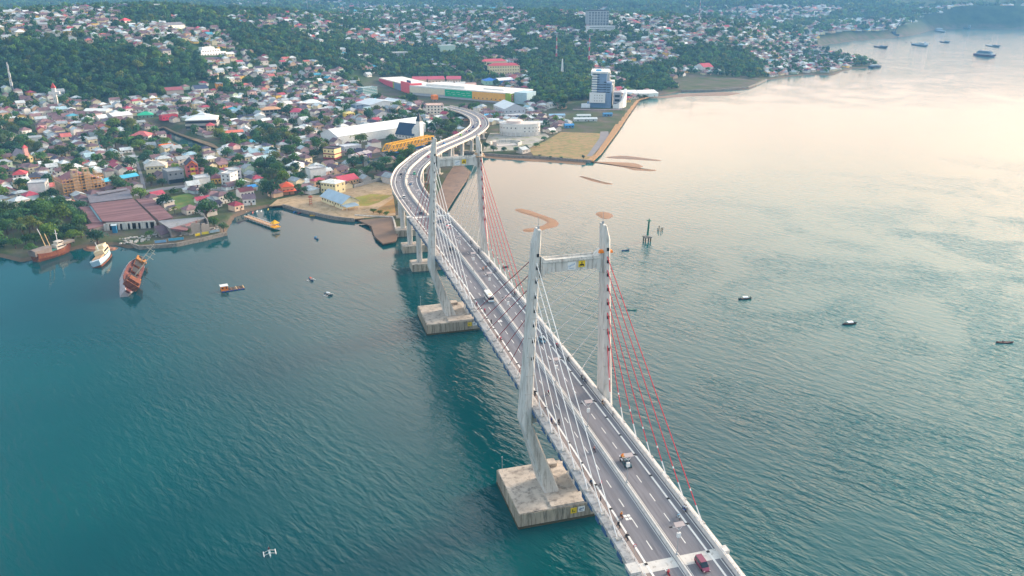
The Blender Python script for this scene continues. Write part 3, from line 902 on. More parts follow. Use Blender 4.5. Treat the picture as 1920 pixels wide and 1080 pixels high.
# ---------------------------------------------------------------- street lamps with solar panels on the median
lamp = None
def make_lamp():
    t = thing("street_lamp", "", "street lamp", (0, 0, 0))
    mb = MB(); mb.tube((0, 0, .85), (0, 0, 8.6), .11, .07, 8); mb.box((0, 0, .95), (.4, .4, .25)); mb.build("pole", M_steel, t)
    mb = MB(); mb.box((0, -.1, 6.2), (.85, .5, 1.15)); mb.build("battery_box", M_white, t)
    mb = MB(); mb.path([(0, 0, 7.4), (.8, 0, 8.3), (1.9, 0, 8.6)], .06); mb.path([(0, 0, 7.4), (-.8, 0, 8.3), (-1.9, 0, 8.6)], .06); mb.build("arm", M_rail, t)
    for sg in (-1, 1):
        mb = MB(); mb.box((sg * 2.1, 0, 8.6), (.7, .32, .14)); mb.build("lamp_head", M_black, t)
    mb = MB(); mb._add([(-1.15, -.55, 8.75), (1.15, -.55, 8.75), (1.15, .65, 9.15), (-1.15, .65, 9.15), (-1.15, -.55, 8.68), (1.15, -.55, 8.68), (1.15, .65, 9.08), (-1.15, .65, 9.08)], [(0, 1, 2, 3), (7, 6, 5, 4), (0, 4, 5, 1), (1, 5, 6, 2), (2, 6, 7, 3), (3, 7, 4, 0)])
    mb.build("solar_panel", mat("solar_panel", lin('#b9a9a6'), .25, .1, 2, spec=.5), t)
    return t
ORD = "first second third fourth fifth sixth seventh eighth ninth tenth eleventh twelfth thirteenth fourteenth fifteenth sixteenth seventeenth eighteenth nineteenth twentieth".split()
NUM20 = ORD
def ordinal(k):
    if k < 20: return ORD[k]
    tens = "twenty thirty forty fifty sixty seventy eighty ninety".split()
    te = "twentieth thirtieth fortieth fiftieth sixtieth seventieth eightieth ninetieth".split()
    k += 1
    if k > 99: return "very last"
    return te[k // 10 - 2] if k % 10 == 0 else tens[k // 10 - 2] + "-" + ORD[k % 10 - 1]
lamp = make_lamp()
lamp_s = [-73.7 + 27.6 * k for k in range(-1, 22)]
vis = 0
for k, s in enumerate(lamp_s):
    ax, ay, tx, ty = axis(s)
    p = DP(s, 0, -.02)
    x_, y_, _k = PJ((p[0], p[1], p[2] + 5))
    if y_ > 1085: continue
    lab = "solar street lamp on the bridge median, %s counted from the near end of the deck" % ordinal(vis)
    if vis == 0:
        lamp.location = p; lamp.rotation_euler.z = math.atan2(-tx, ty); lamp["label"] = lab
    else:
        dup(lamp, lab, p, math.atan2(-tx, ty))
    vis += 1
    if s < 300:
        pass
for o in list(col.objects):
    if o.name.split('.')[0] == "street_lamp": o["group"] = "solar street lamps along the bridge median"
# ---------------------------------------------------------------- ground cover on the shore plain
def patch(name, pts, m, z=2.0, h=.06, label=None):
    P = [G(x, y, z) for x, y in pts]
    mb = MB(); mb.prism([(p.x, p.y) for p in P], z - .6, z + h)
    o = mb.build(name, m); tag(o, label, kind="structure")
    NOBUILD.append([(p.x, p.y) for p in P])
    return o


def px_(pts, z=2.0): return [tuple(G(x, y, z)[:2]) for x, y in pts]


NOBUILD = []          # polygons kept clear of houses and trees
FOOT = []             # (x, y, radius) of built things
MARKS = []            # (phrase, x, y) landmarks that labels can refer to

patch("dirt_lot", [(505, 386), (540, 384), (562, 393), (622, 406), (668, 410), (742, 404), (738, 380), (736, 346), (704, 341), (664, 352), (604, 366), (560, 366), (520, 374)], M_dirt, label="bare sandy yard behind the sea wall")
patch("grass_field", [(664, 371), (695, 364), (734, 366), (736, 372), (712, 379), (690, 386), (668, 386)], M_grassdry, h=.14, label="dry grass patch in the sandy yard")
patch("grass_field", [(700, 398), (738, 372), (742, 399), (716, 402)], mat("bare_earth", lin('#a5814f'), .95, .2, .1, dirt=lin('#7c7a3a'), dirt_amt=.3), h=.12, label="brown bare slope beside the first viaduct pier")
patch("path", [(682, 392), (702, 384), (737, 366), (738, 371), (706, 389), (690, 396)], M_dirt, h=.2, label="pale sandy track crossing the yard")
patch("grass_field", [(1000, 291), (1098, 300), (1112, 293), (1138, 257), (1128, 236), (1078, 236), (1058, 244), (1020, 266), (990, 279)], mat("field_grass", lin("#6f7440"), .95, .45, .07, dirt=lin("#9a7f58"), dirt_amt=.85), h=.10, label="yellow-green empty field by the far shore")
patch("path", [(1100, 293), (1110, 293), (1142, 257), (1140, 243), (1128, 236), (1120, 238), (1126, 246), (1124, 259)], M_road, h=.16, label="pale concrete road along the rubble shore")
patch("riprap_shore", [(1098, 301), (1112, 302), (1127, 288), (1161, 242), (1178, 216), (1198, 188), (1212, 184), (1222, 181), (1205, 184), (1186, 191), (1168, 212), (1150, 240), (1136, 262), (1116, 290)], M_riprap, h=.5, label="orange rubble bank along the far shore")
patch("lot", [(1000, 212), (1090, 205), (1180, 205), (1165, 216), (1148, 240), (1130, 234), (1070, 234), (1040, 222)], mat("lot_grey", lin('#a39c96'), .95, .2, .06, dirt=lin('#8d7f5e'), dirt_amt=.4), h=.05, label="grey building lot below the tall hotel block")
patch("lot", [(905, 285), (988, 280), (1030, 256), (1010, 240), (960, 232), (925, 238), (912, 262)], mat("lot_pale", lin('#a8a39c'), .95, .2, .06, dirt=lin('#75804e'), dirt_amt=.45), h=.05, label="grey forecourt around the round white building")
patch("grass_field", [(1275, 168), (1340, 168), (1400, 164), (1432, 149), (1300, 147), (1262, 152)], mat("salt_grass", lin('#8f8a52'), .95, .25, .03, dirt=lin('#b48b62'), dirt_amt=.4), h=.10, label="brown marshy field behind the breakwater")
patch("grass_field", [(835, 189), (985, 202), (962, 210), (885, 205), (850, 200)], M_grass, h=.08, label="green lawn in front of the coloured mall")
patch("car_park", [(690, 172), (768, 178), (890, 190), (850, 196), (800, 190), (742, 192), (700, 186)], M_road, h=.07, label="grey car park in front of the mall")
patch("mudflat", [(836, 398), (852, 372), (874, 338), (880, 322), (868, 311), (850, 312), (838, 330), (822, 360), (808, 384), (800, 400)], M_mud, h=.08, label="brown mudflat beside the viaduct piers")
patch("mudflat", [(672, 413), (735, 407), (748, 432), (742, 452), (718, 457), (703, 444), (696, 424)], mat("dark_mud", lin('#7a6454'), .6, .2, .1), h=.07, label="grey brown mud below the white quay wall")
patch("grass_field", [(312, 372), (352, 362), (372, 372), (366, 392), (338, 392), (322, 386)], M_grass, h=.1, label="overgrown plot between the market shed and the houses")
patch("street", [(268, 366), (262, 330), (252, 300), (246, 284), (251, 283), (258, 300), (268, 330), (276, 362)], M_road, h=.1, label="grey street running inland from the market shed")
patch("street", [(250, 362), (300, 352), (352, 346), (420, 352), (440, 372), (432, 374), (412, 358), (352, 351), (300, 358), (252, 368)], M_road, h=.08, label="grey street in front of the shop houses")
patch("street", [(664, 322), (708, 303), (728, 292), (735, 295), (712, 309), (670, 328)], M_road, h=.1, label="grey street climbing to the yellow truss bridge")
patch("street", [(800, 190), (770, 186), (742, 182), (700, 168), (668, 160), (664, 163), (690, 174), (735, 188), (800, 197), (835, 202), (838, 197)], M_road, h=.12, label="grey main road passing in front of the mall")
patch("riverbank", [(278, 240), (300, 236), (340, 243), (352, 255), (400, 270), (420, 285), (400, 276), (350, 258), (326, 249), (306, 239), (296, 242), (300, 252), (290, 252)], mat("river_mud", lin("#94795f"), .9, .3, .1, dirt=lin("#6f6a48"), dirt_amt=.4), z=1.5, h=.3, label="sandy bank of the small river")


# sandbanks in the shallow water
M_wetsand = mat('wet_margin', lin('#8f684c'), .5, .15, .2, spec=.2)
def sandbank(pts, label, top=.22, m=None):
    P = [G(x, y, 0) for x, y in pts]
    n = len(P); cx = sum(p.x for p in P) / n; cy = sum(p.y for p in P) / n
    mb = MB()
    A = [(p.x, p.y) for p in P]
    ar = sum(A[i][0] * A[(i + 1) % n][1] - A[(i + 1) % n][0] * A[i][1] for i in range(n))
    if ar < 0: A = A[::-1]
    # ragged outline, rounded, with a wet shelving edge
    B_ = []
    for i in range(len(A)):
        a, b = A[i], A[(i + 1) % len(A)]; L_ = math.hypot(b[0] - a[0], b[1] - a[1]); k_ = max(1, int(L_ / 5))
        for j in range(k_):
            u_ = j / k_; x_, y_ = a[0] + (b[0] - a[0]) * u_, a[1] + (b[1] - a[1]) * u_
            q_ = min(.6, L_ * .15); B_.append((x_ + (float(vnoise(x_ / 6, y_ / 6, 31)) - .5) * 2 * q_, y_ + (float(vnoise(x_ / 6, y_ / 6, 32)) - .5) * 2 * q_))
    A = B_
    for _ in range(2):
        B_ = []
        for i in range(len(A)):
            a, b = A[i], A[(i + 1) % len(A)]
            B_ += [(a[0] * .75 + b[0] * .25, a[1] * .75 + b[1] * .25), (a[0] * .25 + b[0] * .75, a[1] * .25 + b[1] * .75)]
        A = B_
    ins = []
    for i in range(len(A)):
        a, b = Vector(A[i - 1]), Vector(A[(i + 1) % len(A)]); t = (b - a).normalized(); nrm = Vector((-t.y, t.x))
        ins.append((A[i][0] + nrm.x * 1.2, A[i][1] + nrm.y * 1.2))
    mb.loft([[(x, y, -.3) for x, y in A], [(x, y, top) for x, y in ins]])
    o = tag(mb.build("sandbank", m or M_sand), label, kind="structure")
    out = []
    for i in range(len(A)):
        a, b = Vector(A[i - 1]), Vector(A[(i + 1) % len(A)]); t = (b - a); t = t.normalized() if t.length > 1e-6 else Vector((1, 0)); nrm = Vector((-t.y, t.x)); w_ = .3 + 1.0 * float(vnoise(A[i][0] / 9, A[i][1] / 9, 33))
        out.append((A[i][0] - nrm.x * w_, A[i][1] - nrm.y * w_))
    mb = MB(); mb.loft([[(x, y, .004) for x, y in out], [(x, y, .06) for x, y in A]]); mb.build("wet_margin", M_wetsand, o)


sandbank([(963, 393), (975, 391), (990, 394), (1004, 400), (1024, 406), (1040, 413), (1047, 419), (1040, 425), (1024, 428), (1012, 432), (996, 434), (982, 434), (984, 430), (1004, 428), (1020, 424), (1028, 416), (1016, 410), (996, 404), (976, 398)], "hooked orange sandbank behind the near pylon")
sandbank([(1117, 401), (1126, 397), (1140, 398), (1151, 404), (1142, 410), (1130, 410)], "oval orange sandbank in open shallow water")
sandbank([(1085, 330), (1098, 332), (1126, 340), (1149, 345), (1142, 346), (1118, 341), (1094, 334)], "thin straight sandbar off the field corner")
sandbank([(1098, 303), (1150, 304), (1190, 306), (1206, 312), (1196, 316), (1232, 319), (1222, 321), (1190, 319), (1168, 313), (1130, 307)], "brown tapering spit off the rubble corner")
sandbank([(1134, 295), (1168, 292), (1205, 296), (1240, 301), (1232, 302), (1190, 299), (1150, 297)], "dark weedy shoal off the rubble corner", .15, M_mud)
sandbank([(905, 290), (960, 296), (1040, 300), (1100, 303), (1096, 309), (1030, 304), (960, 300), (910, 296)], "brown mud strip below the far sea wall", .3)
sandbank([(1222, 182), (1290, 175), (1360, 172), (1390, 175), (1368, 179), (1300, 180), (1240, 184)], "rocky brown foreshore beside the breakwater", .35, M_mud)
sandbank([(156, 464), (190, 462), (222, 464), (216, 469), (180, 471), (160, 470)], "small reddish beach under the shore trees", .8, mat("red_sand", lin('#9c6f5c'), .9, .2, .2))


def wallrun(name, label, pts, h, th, m, z0=-.5, z=2.0, cat="sea wall"):
    P = [G(x, y, z) for x, y in pts]
    mb = MB()
    for a, b in zip(P, P[1:]):
        d = b - a; L = math.hypot(d.x, d.y)
        if L < .3: continue
        mb.box(((a.x + b.x) / 2, (a.y + b.y) / 2, (z0 + z + h) / 2), (L + th * .6, th, z + h - z0), math.atan2(d.y, d.x))
    o = mb.build(name, m); tag(o, label, cat); return o


wallrun("sea_wall", "grey curved sea wall below the church hall yard", [(531, 384), (545, 388), (561, 393), (590, 399), (622, 406), (645, 409), (664, 410.5)], .5, 1.0, M_seawall)
wallrun("sea_wall", "white quay wall stepping down to the first piers", [(666, 404), (700, 406), (735, 407), (738, 411), (741, 423), (742, 432)], .6, 1.0, M_tower)
wallrun("sea_wall", "low stone sea wall below the yellow-green field", [(906, 288), (960, 292.5), (1010, 294), (1060, 298), (1107, 301.5)], .7, 1.2, M_seawall)
wallrun("sea_wall", "grey quay wall before the ruined warehouse with blue and yellow panels", [(232, 452), (262, 462), (330, 457), (378, 447), (424, 436)], .4, 1.2, M_seawall)
wallrun("breakwater", "long dark stone breakwater enclosing the marshy field", [(1278, 170), (1340, 169), (1402, 164), (1420, 157), (1437, 149.5)], .9, 2.5, M_seawall, cat="breakwater")
wallrun("yard_wall", "long grey yard wall with white coping beside the viaduct", [(664, 352), (690, 345), (716, 337), (736, 340)], 2.4, .5, M_conc, cat="wall")
for k, (x0, y0, x1, y1, c, lb) in enumerate([(290, 456, 312, 454, '#7ca6c9', "pale blue panelled fence on the warehouse quay"), (316, 452, 345, 449, '#58a9c8', "sky blue panelled fence on the warehouse quay"), (366, 443, 376, 441, '#e9c91f', "bright yellow panelled fence on the warehouse quay"), (378, 440, 392, 438, '#e5cf42', "pale yellow fence at the corner of the warehouse quay"), (393, 437, 412, 434, '#b9cfd8', "whitish blue fence at the tip of the warehouse quay")]):
    P = [G(x0, y0, 2.2), G(x1, y1, 2.2)]; d = P[1] - P[0]
    t = thing("quay_fence", lb, "fence", ((P[0].x + P[1].x) / 2, (P[0].y + P[1].y) / 2, 2.1), math.atan2(d.y, d.x), "painted fence panels on the warehouse quay")
    L = math.hypot(d.x, d.y); mb = MB(); mb.box((0, 0, .9), (L, .15, 1.6)); pan = mb.build("panel", M_wall, t); pan.color = (*lin(c), 1)
    for s in (-L / 2, L / 2):
        mb = MB(); mb.box((s, 0, .95), (.2, .3, 1.9)); mb.build("post", M_conc, t)


# ---------------------------------------------------------------- buildings
WIN = {}


def win_mesh(w, h, glass):
    k = (round(w, 2), round(h, 2), glass.name)
    if k not in WIN:
        mb = MB(); mb.box((0, 0, 0), (w, .16, h)); me = bpy.data.meshes.new("window"); me.from_pydata(mb.v, [], mb.f); me.materials.append(glass); WIN[k] = me
    return WIN[k]


def add_win(parent, x, y, z, rz, w=1.3, h=1.3, name="window", glass=None):
    o = bpy.data.objects.new(name, win_mesh(w, h, glass or M_glass)); col.objects.link(o)
    o.parent = parent; o.location = (x, y, z); o.rotation_euler = (0, 0, rz); return o


def B(name, label, cat, a, b, depth, h, wall, roof='flat', rcol='#b9bdc0', rise=2.0, win=(1, 4), side=(1, 3), mark=None, hill=False, ridge='x', over=.5, wsize=(1.3, 1.3), z=2.0, pad=1.0, door=True, mwall=None, mroof=None, base=None):
    """a building whose front edge the photograph shows from a to b"""
    if not hill and GT(*a).z > 2.8 and a[0] < 1240: hill = True
    P0, P1 = (GT(*a), GT(*b)) if hill else (G(*a, z), G(*b, z))
    if hill: z = min(P0.z, P1.z) - .5
    d = P1 - P0; w = math.hypot(d.x, d.y); rz = math.atan2(d.y, d.x)
    n = Vector((-d.y, d.x, 0)) / w
    c = (P0 + P1) / 2 + n * depth / 2
    t = thing(name, label, cat, (c.x, c.y, z), rz)
    mw, mr_ = mwall or M_wall, mroof or M_roof
    wl = MB(); rf = MB()
    R2 = math.pi / 2
    if roof == 'flat':
        wl.box((0, 0, h / 2), (w, depth, h))
        rf.box((0, 0, h + .12), (w + .3, depth + .3, .24))
        for sx, sy, lx, ly in ((0, -1, w + .5, .3), (0, 1, w + .5, .3), (-1, 0, .3, depth - .1), (1, 0, .3, depth - .1)):
            rf.box((sx * (w / 2 + .1), sy * (depth / 2 + .1), h + .45), (lx, ly, .9))
    elif roof == 'gable':
        if ridge == 'x': wl.gwall((0, 0), w, depth, h, rise); rf.gable((0, 0), w, depth, h, rise, 0, over)
        else: wl.gwall((0, 0), depth, w, h, rise, R2); rf.gable((0, 0), depth, w, h, rise, R2, over)
    else:
        wl.box((0, 0, h / 2), (w, depth, h))
        if w >= depth: rf.hip((0, 0), w, depth, h + .1, rise, 0, over)
        else: rf.hip((0, 0), depth, w, h + .1, rise, R2, over)
    o = wl.build("wall", mw, t); o.color = (*lin(wall), 1)
    o = rf.build("roof", mr_, t); o.color = (*lin(rcol), 1)
    for fx, (rows, cols), L in ((0, win, w), (1, side, depth)):
        if rows == 0: continue
        st = h / rows
        for r_ in range(rows):
            for k in range(cols):
                q = -L / 2 + (k + .5) * L / cols
                zz = st * (r_ + .55)
                if fx == 0: add_win(t, q, -depth / 2, zz, 0, *wsize)
                else:
                    add_win(t, (w / 2 if c.x < -30 else -w / 2), q, zz, R2, *wsize)
    if door:
        mb = MB(); mb.box((w * .12, -depth / 2 - .02, 1.05), (1.1, .16, 2.1)); mb.build("door", M_wood, t)
    if base:
        mb = MB(); mb.box((0, -depth / 2 - .05, base[1] / 2), (w * .96, .2, base[1])); q = mb.build("shopfront", M_glass if base[0] is None else M_wall, t)
        if base[0]: q.color = (*lin(base[0]), 1)
    FOOT.append((c.x, c.y, .5 * math.hypot(w, depth) * .92 + pad))
    if mark: MARKS.append((mark, c.x, c.y))
    return t, w


def sub(t, name, mb, m, color=None):
    o = mb.build(name, m, t)
    if color: o.color = (*lin(color), 1)
    return o


B("white_block", "plain white four-storey block with two windows beside the scaffolded church", "building", (58, 377), (90, 375), 12, 13, '#e3e2dd', win=(0, 0), side=(3, 2), mark="the plain white block", base=(None, 3))
B("orange_house", "big orange house with a dark slate roof behind the white block", "house", (55, 348), (83, 346), 12, 6.5, '#e6a04a', 'hip', '#4b4f5e', 3, (2, 4), (1, 2), "the big orange house")
B("red_roof_house", "two-storey house under a red hipped roof seaward of the yellow church", "house", (26, 342), (52, 340), 11, 6, '#d8cfc8', 'hip', '#b8464f', 3.2, (2, 3), (1, 2), "the red villa")
t, w = B("gabled_church", "small yellow church with a steep gable and pink bell turret", "church", (43, 307), (63, 304), 20, 6, '#ead79c', 'gable', '#8c7f86', 5, (1, 4), (1, 4), "the yellow church", ridge='y')
mb = MB(); mb.box((0, -9.2, 9.5), (3.2, 3.2, 9)); sub(t, "bell_turret", mb, M_wall, '#e3a9a0'); mb = MB(); mb.hip((0, -9.2), 3.4, 3.2, 14, 2.6); sub(t, "turret_roof", mb, M_roof, '#c0555a')
B("school", "long white school building under a pale flat-pitched roof", "school", (76, 318), (112, 314), 9, 5, '#e4e4e0', 'gable', '#dfe4e6', 1.5, (1, 9), (0, 0), "the white school")
B("market_shed", "long low shed with a bright cyan sheet roof", "shed", (197, 350), (261, 338), 8, 4, '#7d6a66', 'gable', '#4fb3d3', 1.8, (1, 8), (0, 0), "the cyan-roofed shed", mroof=M_roofclean)
B("hipped_hall", "large beige two-storey hall with a broad grey hipped roof on the street", "hall", (276, 331), (313, 329), 15, 8.5, '#dccfa6', 'hip', '#b5b2ac', 3.5, (2, 5), (1, 3), "the broad beige hall")
B("grey_shophouse", "dark grey shop house with an open black ground floor", "shop", (317, 345), (347, 341), 15, 9.5, '#7f858c', 'flat', '#8d949a', 1, (2, 3), (2, 2), "the grey shop house", base=(None, 3.2))
t, w = B("pink_shophouse", "pink and yellow three-storey shop house with an orange roof front", "shop", (352, 334), (374, 332), 14, 11, '#cf6f72', 'gable', '#41434f', 4, (3, 3), (2, 2), "the pink shop house", ridge='y')
mb = MB(); mb.box((0, -7.8, 7.5), (w * .4, 1.4, 1.6)); mb.box((0, -7.8, 2.5), (w * .4, 1.4, 3.5)); sub(t, "balcony", mb, M_wall, '#e9cf3d'); mb = MB(); mb.gable((0, -7.6), 2.4, w * .9, 10.6, 3.2, math.pi / 2, .3); sub(t, "front_roof", mb, M_roofclean, '#f0913c')
B("white_workshop", "blank white workshop block seaward of the pink shop house", "workshop", (369, 353), (396, 350), 12, 7.5, '#e7e5e0', win=(0, 0), side=(1, 2), mark="the white workshop")
B("grey_villa", "whitish grey three-storey villa at the end of the street", "house", (416, 347), (433, 348), 12, 9, '#cfd3d3', win=(3, 2), side=(2, 2), mark="the whitish villa")
B("grey_block", "lavender grey three-storey block joined to a whitish villa", "building", (434, 341), (454, 338), 11, 9, '#a9afbb', win=(3, 2), side=(2, 2), mark="the lavender block")
B("yellow_house", "small yellow house under a maroon hipped roof beside the white workshop", "house", (397, 345), (415, 344), 10, 4.5, '#e3b45c', 'hip', '#7a4a55', 2.6, (1, 3), (1, 2))
t, w = B("pavilion", "two-storey open pavilion under a huge white hipped roof near the river", "pavilion", (350, 243), (407, 242), 30, 11, '#a7a39d', 'hip', '#e6eaea', 5, (2, 7), (1, 3), "the white-roofed pavilion", mroof=M_roofclean, wsize=(5.2, 2.6))
mb = MB(); mb.box((0, 0, 5.5), (w + 1.6, 31.6, .5)); mb.box((0, 0, 10.8), (w + 1.6, 31.6, .4)); sub(t, "floor_slab", mb, M_tower); mb = MB(); mb.hip((0, 0), 8, 5, 15.6, 1.6); sub(t, "roof_lantern", mb, M_roofclean, '#e6eaea')
B("parish_house", "cream two-storey parish house with a flat-pitched white roof", "house", (602.5, 361), (630, 365), 12, 8.5, '#e8dcae', 'hip', '#e9e7df', 1.6, (2, 5), (2, 2), "the cream parish house", over=.9)
t, w = B("church_hall", "low cream hall under a pale blue gabled roof in the sandy yard", "hall", (603, 378), (642, 393), 14, 4.6, '#e6dcb4', 'gable', '#a9bccb', 4.2, (1, 8), (1, 2), "the church hall", mroof=M_roofclean, over=.9)
mb = MB(); mb._add([(w / 2 - 1, -8, 3.4), (w / 2 + 6.5, -7, 2.9), (w / 2 + 7.5, 3, 3.1), (w / 2 + 1.2, 3, 4.2)] + [(w / 2 - 1, -8, 3.2), (w / 2 + 6.5, -7, 2.7), (w / 2 + 7.5, 3, 2.9), (w / 2 + 1.2, 3, 4.0)], [(0, 1, 2, 3), (7, 6, 5, 4), (0, 4, 5, 1), (1, 5, 6, 2), (2, 6, 7, 3), (3, 7, 4, 0)]); sub(t, "porch_roof", mb, M_roofclean, '#a3b7c6')
for q in ((w / 2 + 6, -6.6), (w / 2 + 7, 2.6), (w / 2 + .8, -7.4)):
    mb = MB(); mb.tube((q[0], q[1], 0), (q[0], q[1], 2.9), .15); sub(t, "porch_post", mb, M_white)
B("red_roof_hall", "long hall with a rose red gabled roof behind the parish house", "hall", (640, 350), (673, 343), 13, 4, '#d9b48c', 'gable', '#c04a5c', 3.2, (1, 6), (0, 0), "the rose red hall", mroof=M_roofclean)
B("white_flats", "bare white three-storey house with a flat overhanging roof slab", "house", (583, 337), (612, 333), 10, 8.5, '#e6e8e6', win=(0, 0), side=(2, 2), mark="the bare white flats")
t, w = B("red_tiered_house", "house with two tiers of orange red roof beside the dark shore tree", "house", (529, 366), (552, 364), 10, 6.2, '#dba07c', 'hip', '#d2552f', 3, (1, 3), (0, 0), "the tiered house", mroof=M_roofclean)
mb = MB(); mb.hip((0, -1.5), w + 3, 12, 3.2, .9, 0, .2); sub(t, "lower_roof", mb, M_roofclean, '#d85a35')
t, w = B("banded_building", "narrow cream three-storey building with maroon bands and dark parapet", "building", (607, 298), (628, 300), 11, 10, '#ecd6a0', win=(2, 3), side=(2, 2), mark="the banded building", rcol='#4a4550')
mb = MB(); mb.box((0, 0, 1.0), (w + .5, 11.5, 1.6)); mb.box((0, 0, 5.2), (w + .5, 11.5, .9)); sub(t, "painted_band", mb, M_wall, '#8a3140')
B("warehouse", "very long white warehouse with a gabled white sheet roof", "warehouse", (602, 266), (634, 273), 118, 9, '#e2e4e3', 'gable', '#e3e7e7', 6, (0, 0), (0, 0), "the long white warehouse", ridge='y', mroof=M_roofclean, door=False)
t, w = B("steepled_church", "church with a steep navy roof and tall white steeple", "church", (742, 259), (776, 263), 16, 5, '#e0dcd6', 'gable', '#1f3a58', 11, (1, 6), (0, 0), "the navy-roofed church", mroof=M_roofclean)
mb = MB(); mb.box((w / 2 + 4, -3, 8), (6, 6, 16)); mb.box((w / 2 + 4, -3, 17.5), (5, 5, 5)); sub(t, "steeple", mb, M_wall, '#e8e6e2'); mb = MB(); mb.hip((w / 2 + 4, -3), 5, 5, 20, 9, 0, .2); sub(t, "spire", mb, M_roofclean, '#24303f')
mb = MB(); mb.gwall((w / 2 + 1, -2), 10, 8, 11, 5, math.pi / 2); sub(t, "front_gable", mb, M_wall, '#e8e6e2')
B("cream_hotel", "cream five-storey hotel with a red stair cap at the viaduct bend", "hotel", (801, 219), (832, 218), 17, 14, '#efe3d2', 'flat', '#d9b9ac', 1, (4, 5), (4, 2), "the cream hotel", wsize=(1.8, 1.6), mwall=M_wall)
B("white_shed", "long shed with a clean white roof inside the viaduct bend", "shed", (800, 239), (839, 237), 14, 4.5, '#b9c0c6', 'gable', '#e6eaec', 2, (1, 6), (0, 0), "the white-roofed shed", mroof=M_roofclean)
t, w = B("striped_block", "green glass block with white horizontal stripes near the mall", "building", (681, 182), (708, 180), 12, 13, '#3c7f83', 'flat', '#9db4b8', 1, (0, 0), (0, 0), "the green striped block", door=False)
mb = MB()
for k in range(6): mb.box((0, 0, 1.2 + 2.1 * k), (w + .4, 12.4, .5))
sub(t, "stripe_cladding", mb, M_white)
t, w = B("twin_hall", "wide pale grey exhibition hall with two low gables", "hall", (694, 206), (746, 201), 34, 7, '#b9c3cc', 'gable', '#c9d3da', 4, (0, 0), (0, 0), "the twin-gabled hall", ridge='y', mroof=M_roofclean)
mb = MB(); mb.gwall((w / 2 + 9, 4), 30, 18, 6, 3, math.pi / 2); sub(t, "annex", mb, M_wall, '#c9cfd3'); mb = MB(); mb.gable((w / 2 + 9, 4), 30, 18, 6, 3, math.pi / 2, .5); sub(t, "annex_roof", mb, M_roofclean, '#d6dde1')
B("grey_yard_shed", "grey shed with a steep dark gable before the twin-gabled hall", "shed", (706, 222), (732, 219), 16, 5, '#b9bcc0', 'gable', '#6f6a76', 4, (1, 3), (0, 0), ridge='y')
B("blue_grey_house", "blue grey three-storey cube house near the twin-gabled hall", "house", (667, 210), (684, 209), 12, 9, '#6f86a3', 'hip', '#7a8796', 2, (3, 2), (0, 0), "the cube house")
B("yellow_villa", "ornate yellow villa among trees inland of the long warehouse", "house", (649, 222), (666, 221), 11, 6, '#eccd5c', 'hip', '#d9c47a', 2, (2, 3), (0, 0), "the ornate yellow villa")
B("pink_dome_house", "tall house with a rose pink hipped roof over white balconies", "house", (545, 222), (569, 222), 13, 8, '#e5e1de', 'hip', '#c4506a', 4, (2, 4), (0, 0), "the rose pink villa", over=1.2)
B("hip_roof_hall", "cream hall with a broad white pyramid roof on the inland side", "hall", (570, 200), (603, 199), 18, 5, '#e0dcd2', 'hip', '#dfe2e0', 4, (1, 6), (0, 0), "the pyramid-roofed hall", mroof=M_roofclean)
B("brick_frame_house", "unfinished concrete frame house with a rusty orange roof", "house", (491, 218), (529, 216), 16, 8, '#8f8a86', 'hip', '#c99a73', 2.6, (2, 5), (0, 0), "the frame house", wsize=(3.5, 2.2))
B("white_gable_house", "white gabled house on the inland river side with one dark window", "house", (481, 228), (499, 227), 12, 6, '#e9e9e4', 'gable', '#dfe3e2', 2.4, (1, 1), (0, 0), "the gabled house", ridge='y')
B("green_dome_hall", "hall with a bright green sheet roof near the river bend", "hall", (259, 222), (288, 221), 13, 4, '#7f9a86', 'hip', '#2fae86', 3.2, (1, 4), (0, 0), "the bright green roof", mroof=M_roofclean)
B("red_pavilion", "row of crimson stalls with a white front near the river", "stall", (305, 226), (334, 223), 8, 5, '#c23a55', 'flat', '#a13a4c', 1, (1, 5), (0, 0), "the crimson stalls")
B("white_hangar", "broad white flat-pitched hangar roof amid smoke haze", "hangar", (214, 228), (250, 224), 22, 6, '#b9bdbd', 'gable', '#dfe3e4', 2.5, (0, 0), (0, 0), "the white hangar", mroof=M_roofclean)
B("white_store", "low white store with a wide two-step roof below the forest", "store", (157, 213), (200, 216), 16, 5, '#c9c9c4', 'gable', '#e2e3df', 2, (1, 5), (0, 0), "the white store", mroof=M_roofclean)
B("maroon_barn", "large barn with a rusty maroon roof at the forest foot", "barn", (313, 178), (345, 176), 18, 6, '#a9a3a0', 'gable', '#93505a', 3, (0, 0), (0, 0), "the maroon barn")
B("navy_roof_hall", "hall with a navy slate roof and white gable end at the forest foot", "hall", (367, 175), (392, 174), 16, 6, '#e2e2df', 'gable', '#3d4660', 4, (1, 4), (0, 0), "the navy slate hall", mroof=M_roofclean)
B("orange_block", "small bright orange three-storey block in the inland town", "building", (408, 169), (419, 169), 10, 9, '#eb9a3a', win=(3, 2), side=(0, 0), mark="the orange block")
B("red_roof_bungalow", "broad bungalow with a salmon red hipped roof beside the river bend", "house", (243, 262), (279, 263), 16, 4.5, '#cfc7bd', 'hip', '#cf6d6d', 4, (1, 5), (0, 0), "the salmon bungalow")
B("orange_roof_store", "store with a vivid orange flat roof across from the river", "store", (307, 283), (329, 280), 10, 4, '#dd5b33', 'flat', '#ef7a35', 1, (1, 4), (0, 0), "the orange store")
B("blue_long_house", "pale blue-roofed long house by the palm grove", "house", (492, 308), (520, 304), 10, 5, '#c5cfce', 'gable', '#a9c4c9', 2, (1, 5), (0, 0), "the pale blue long house", mroof=M_roofclean)
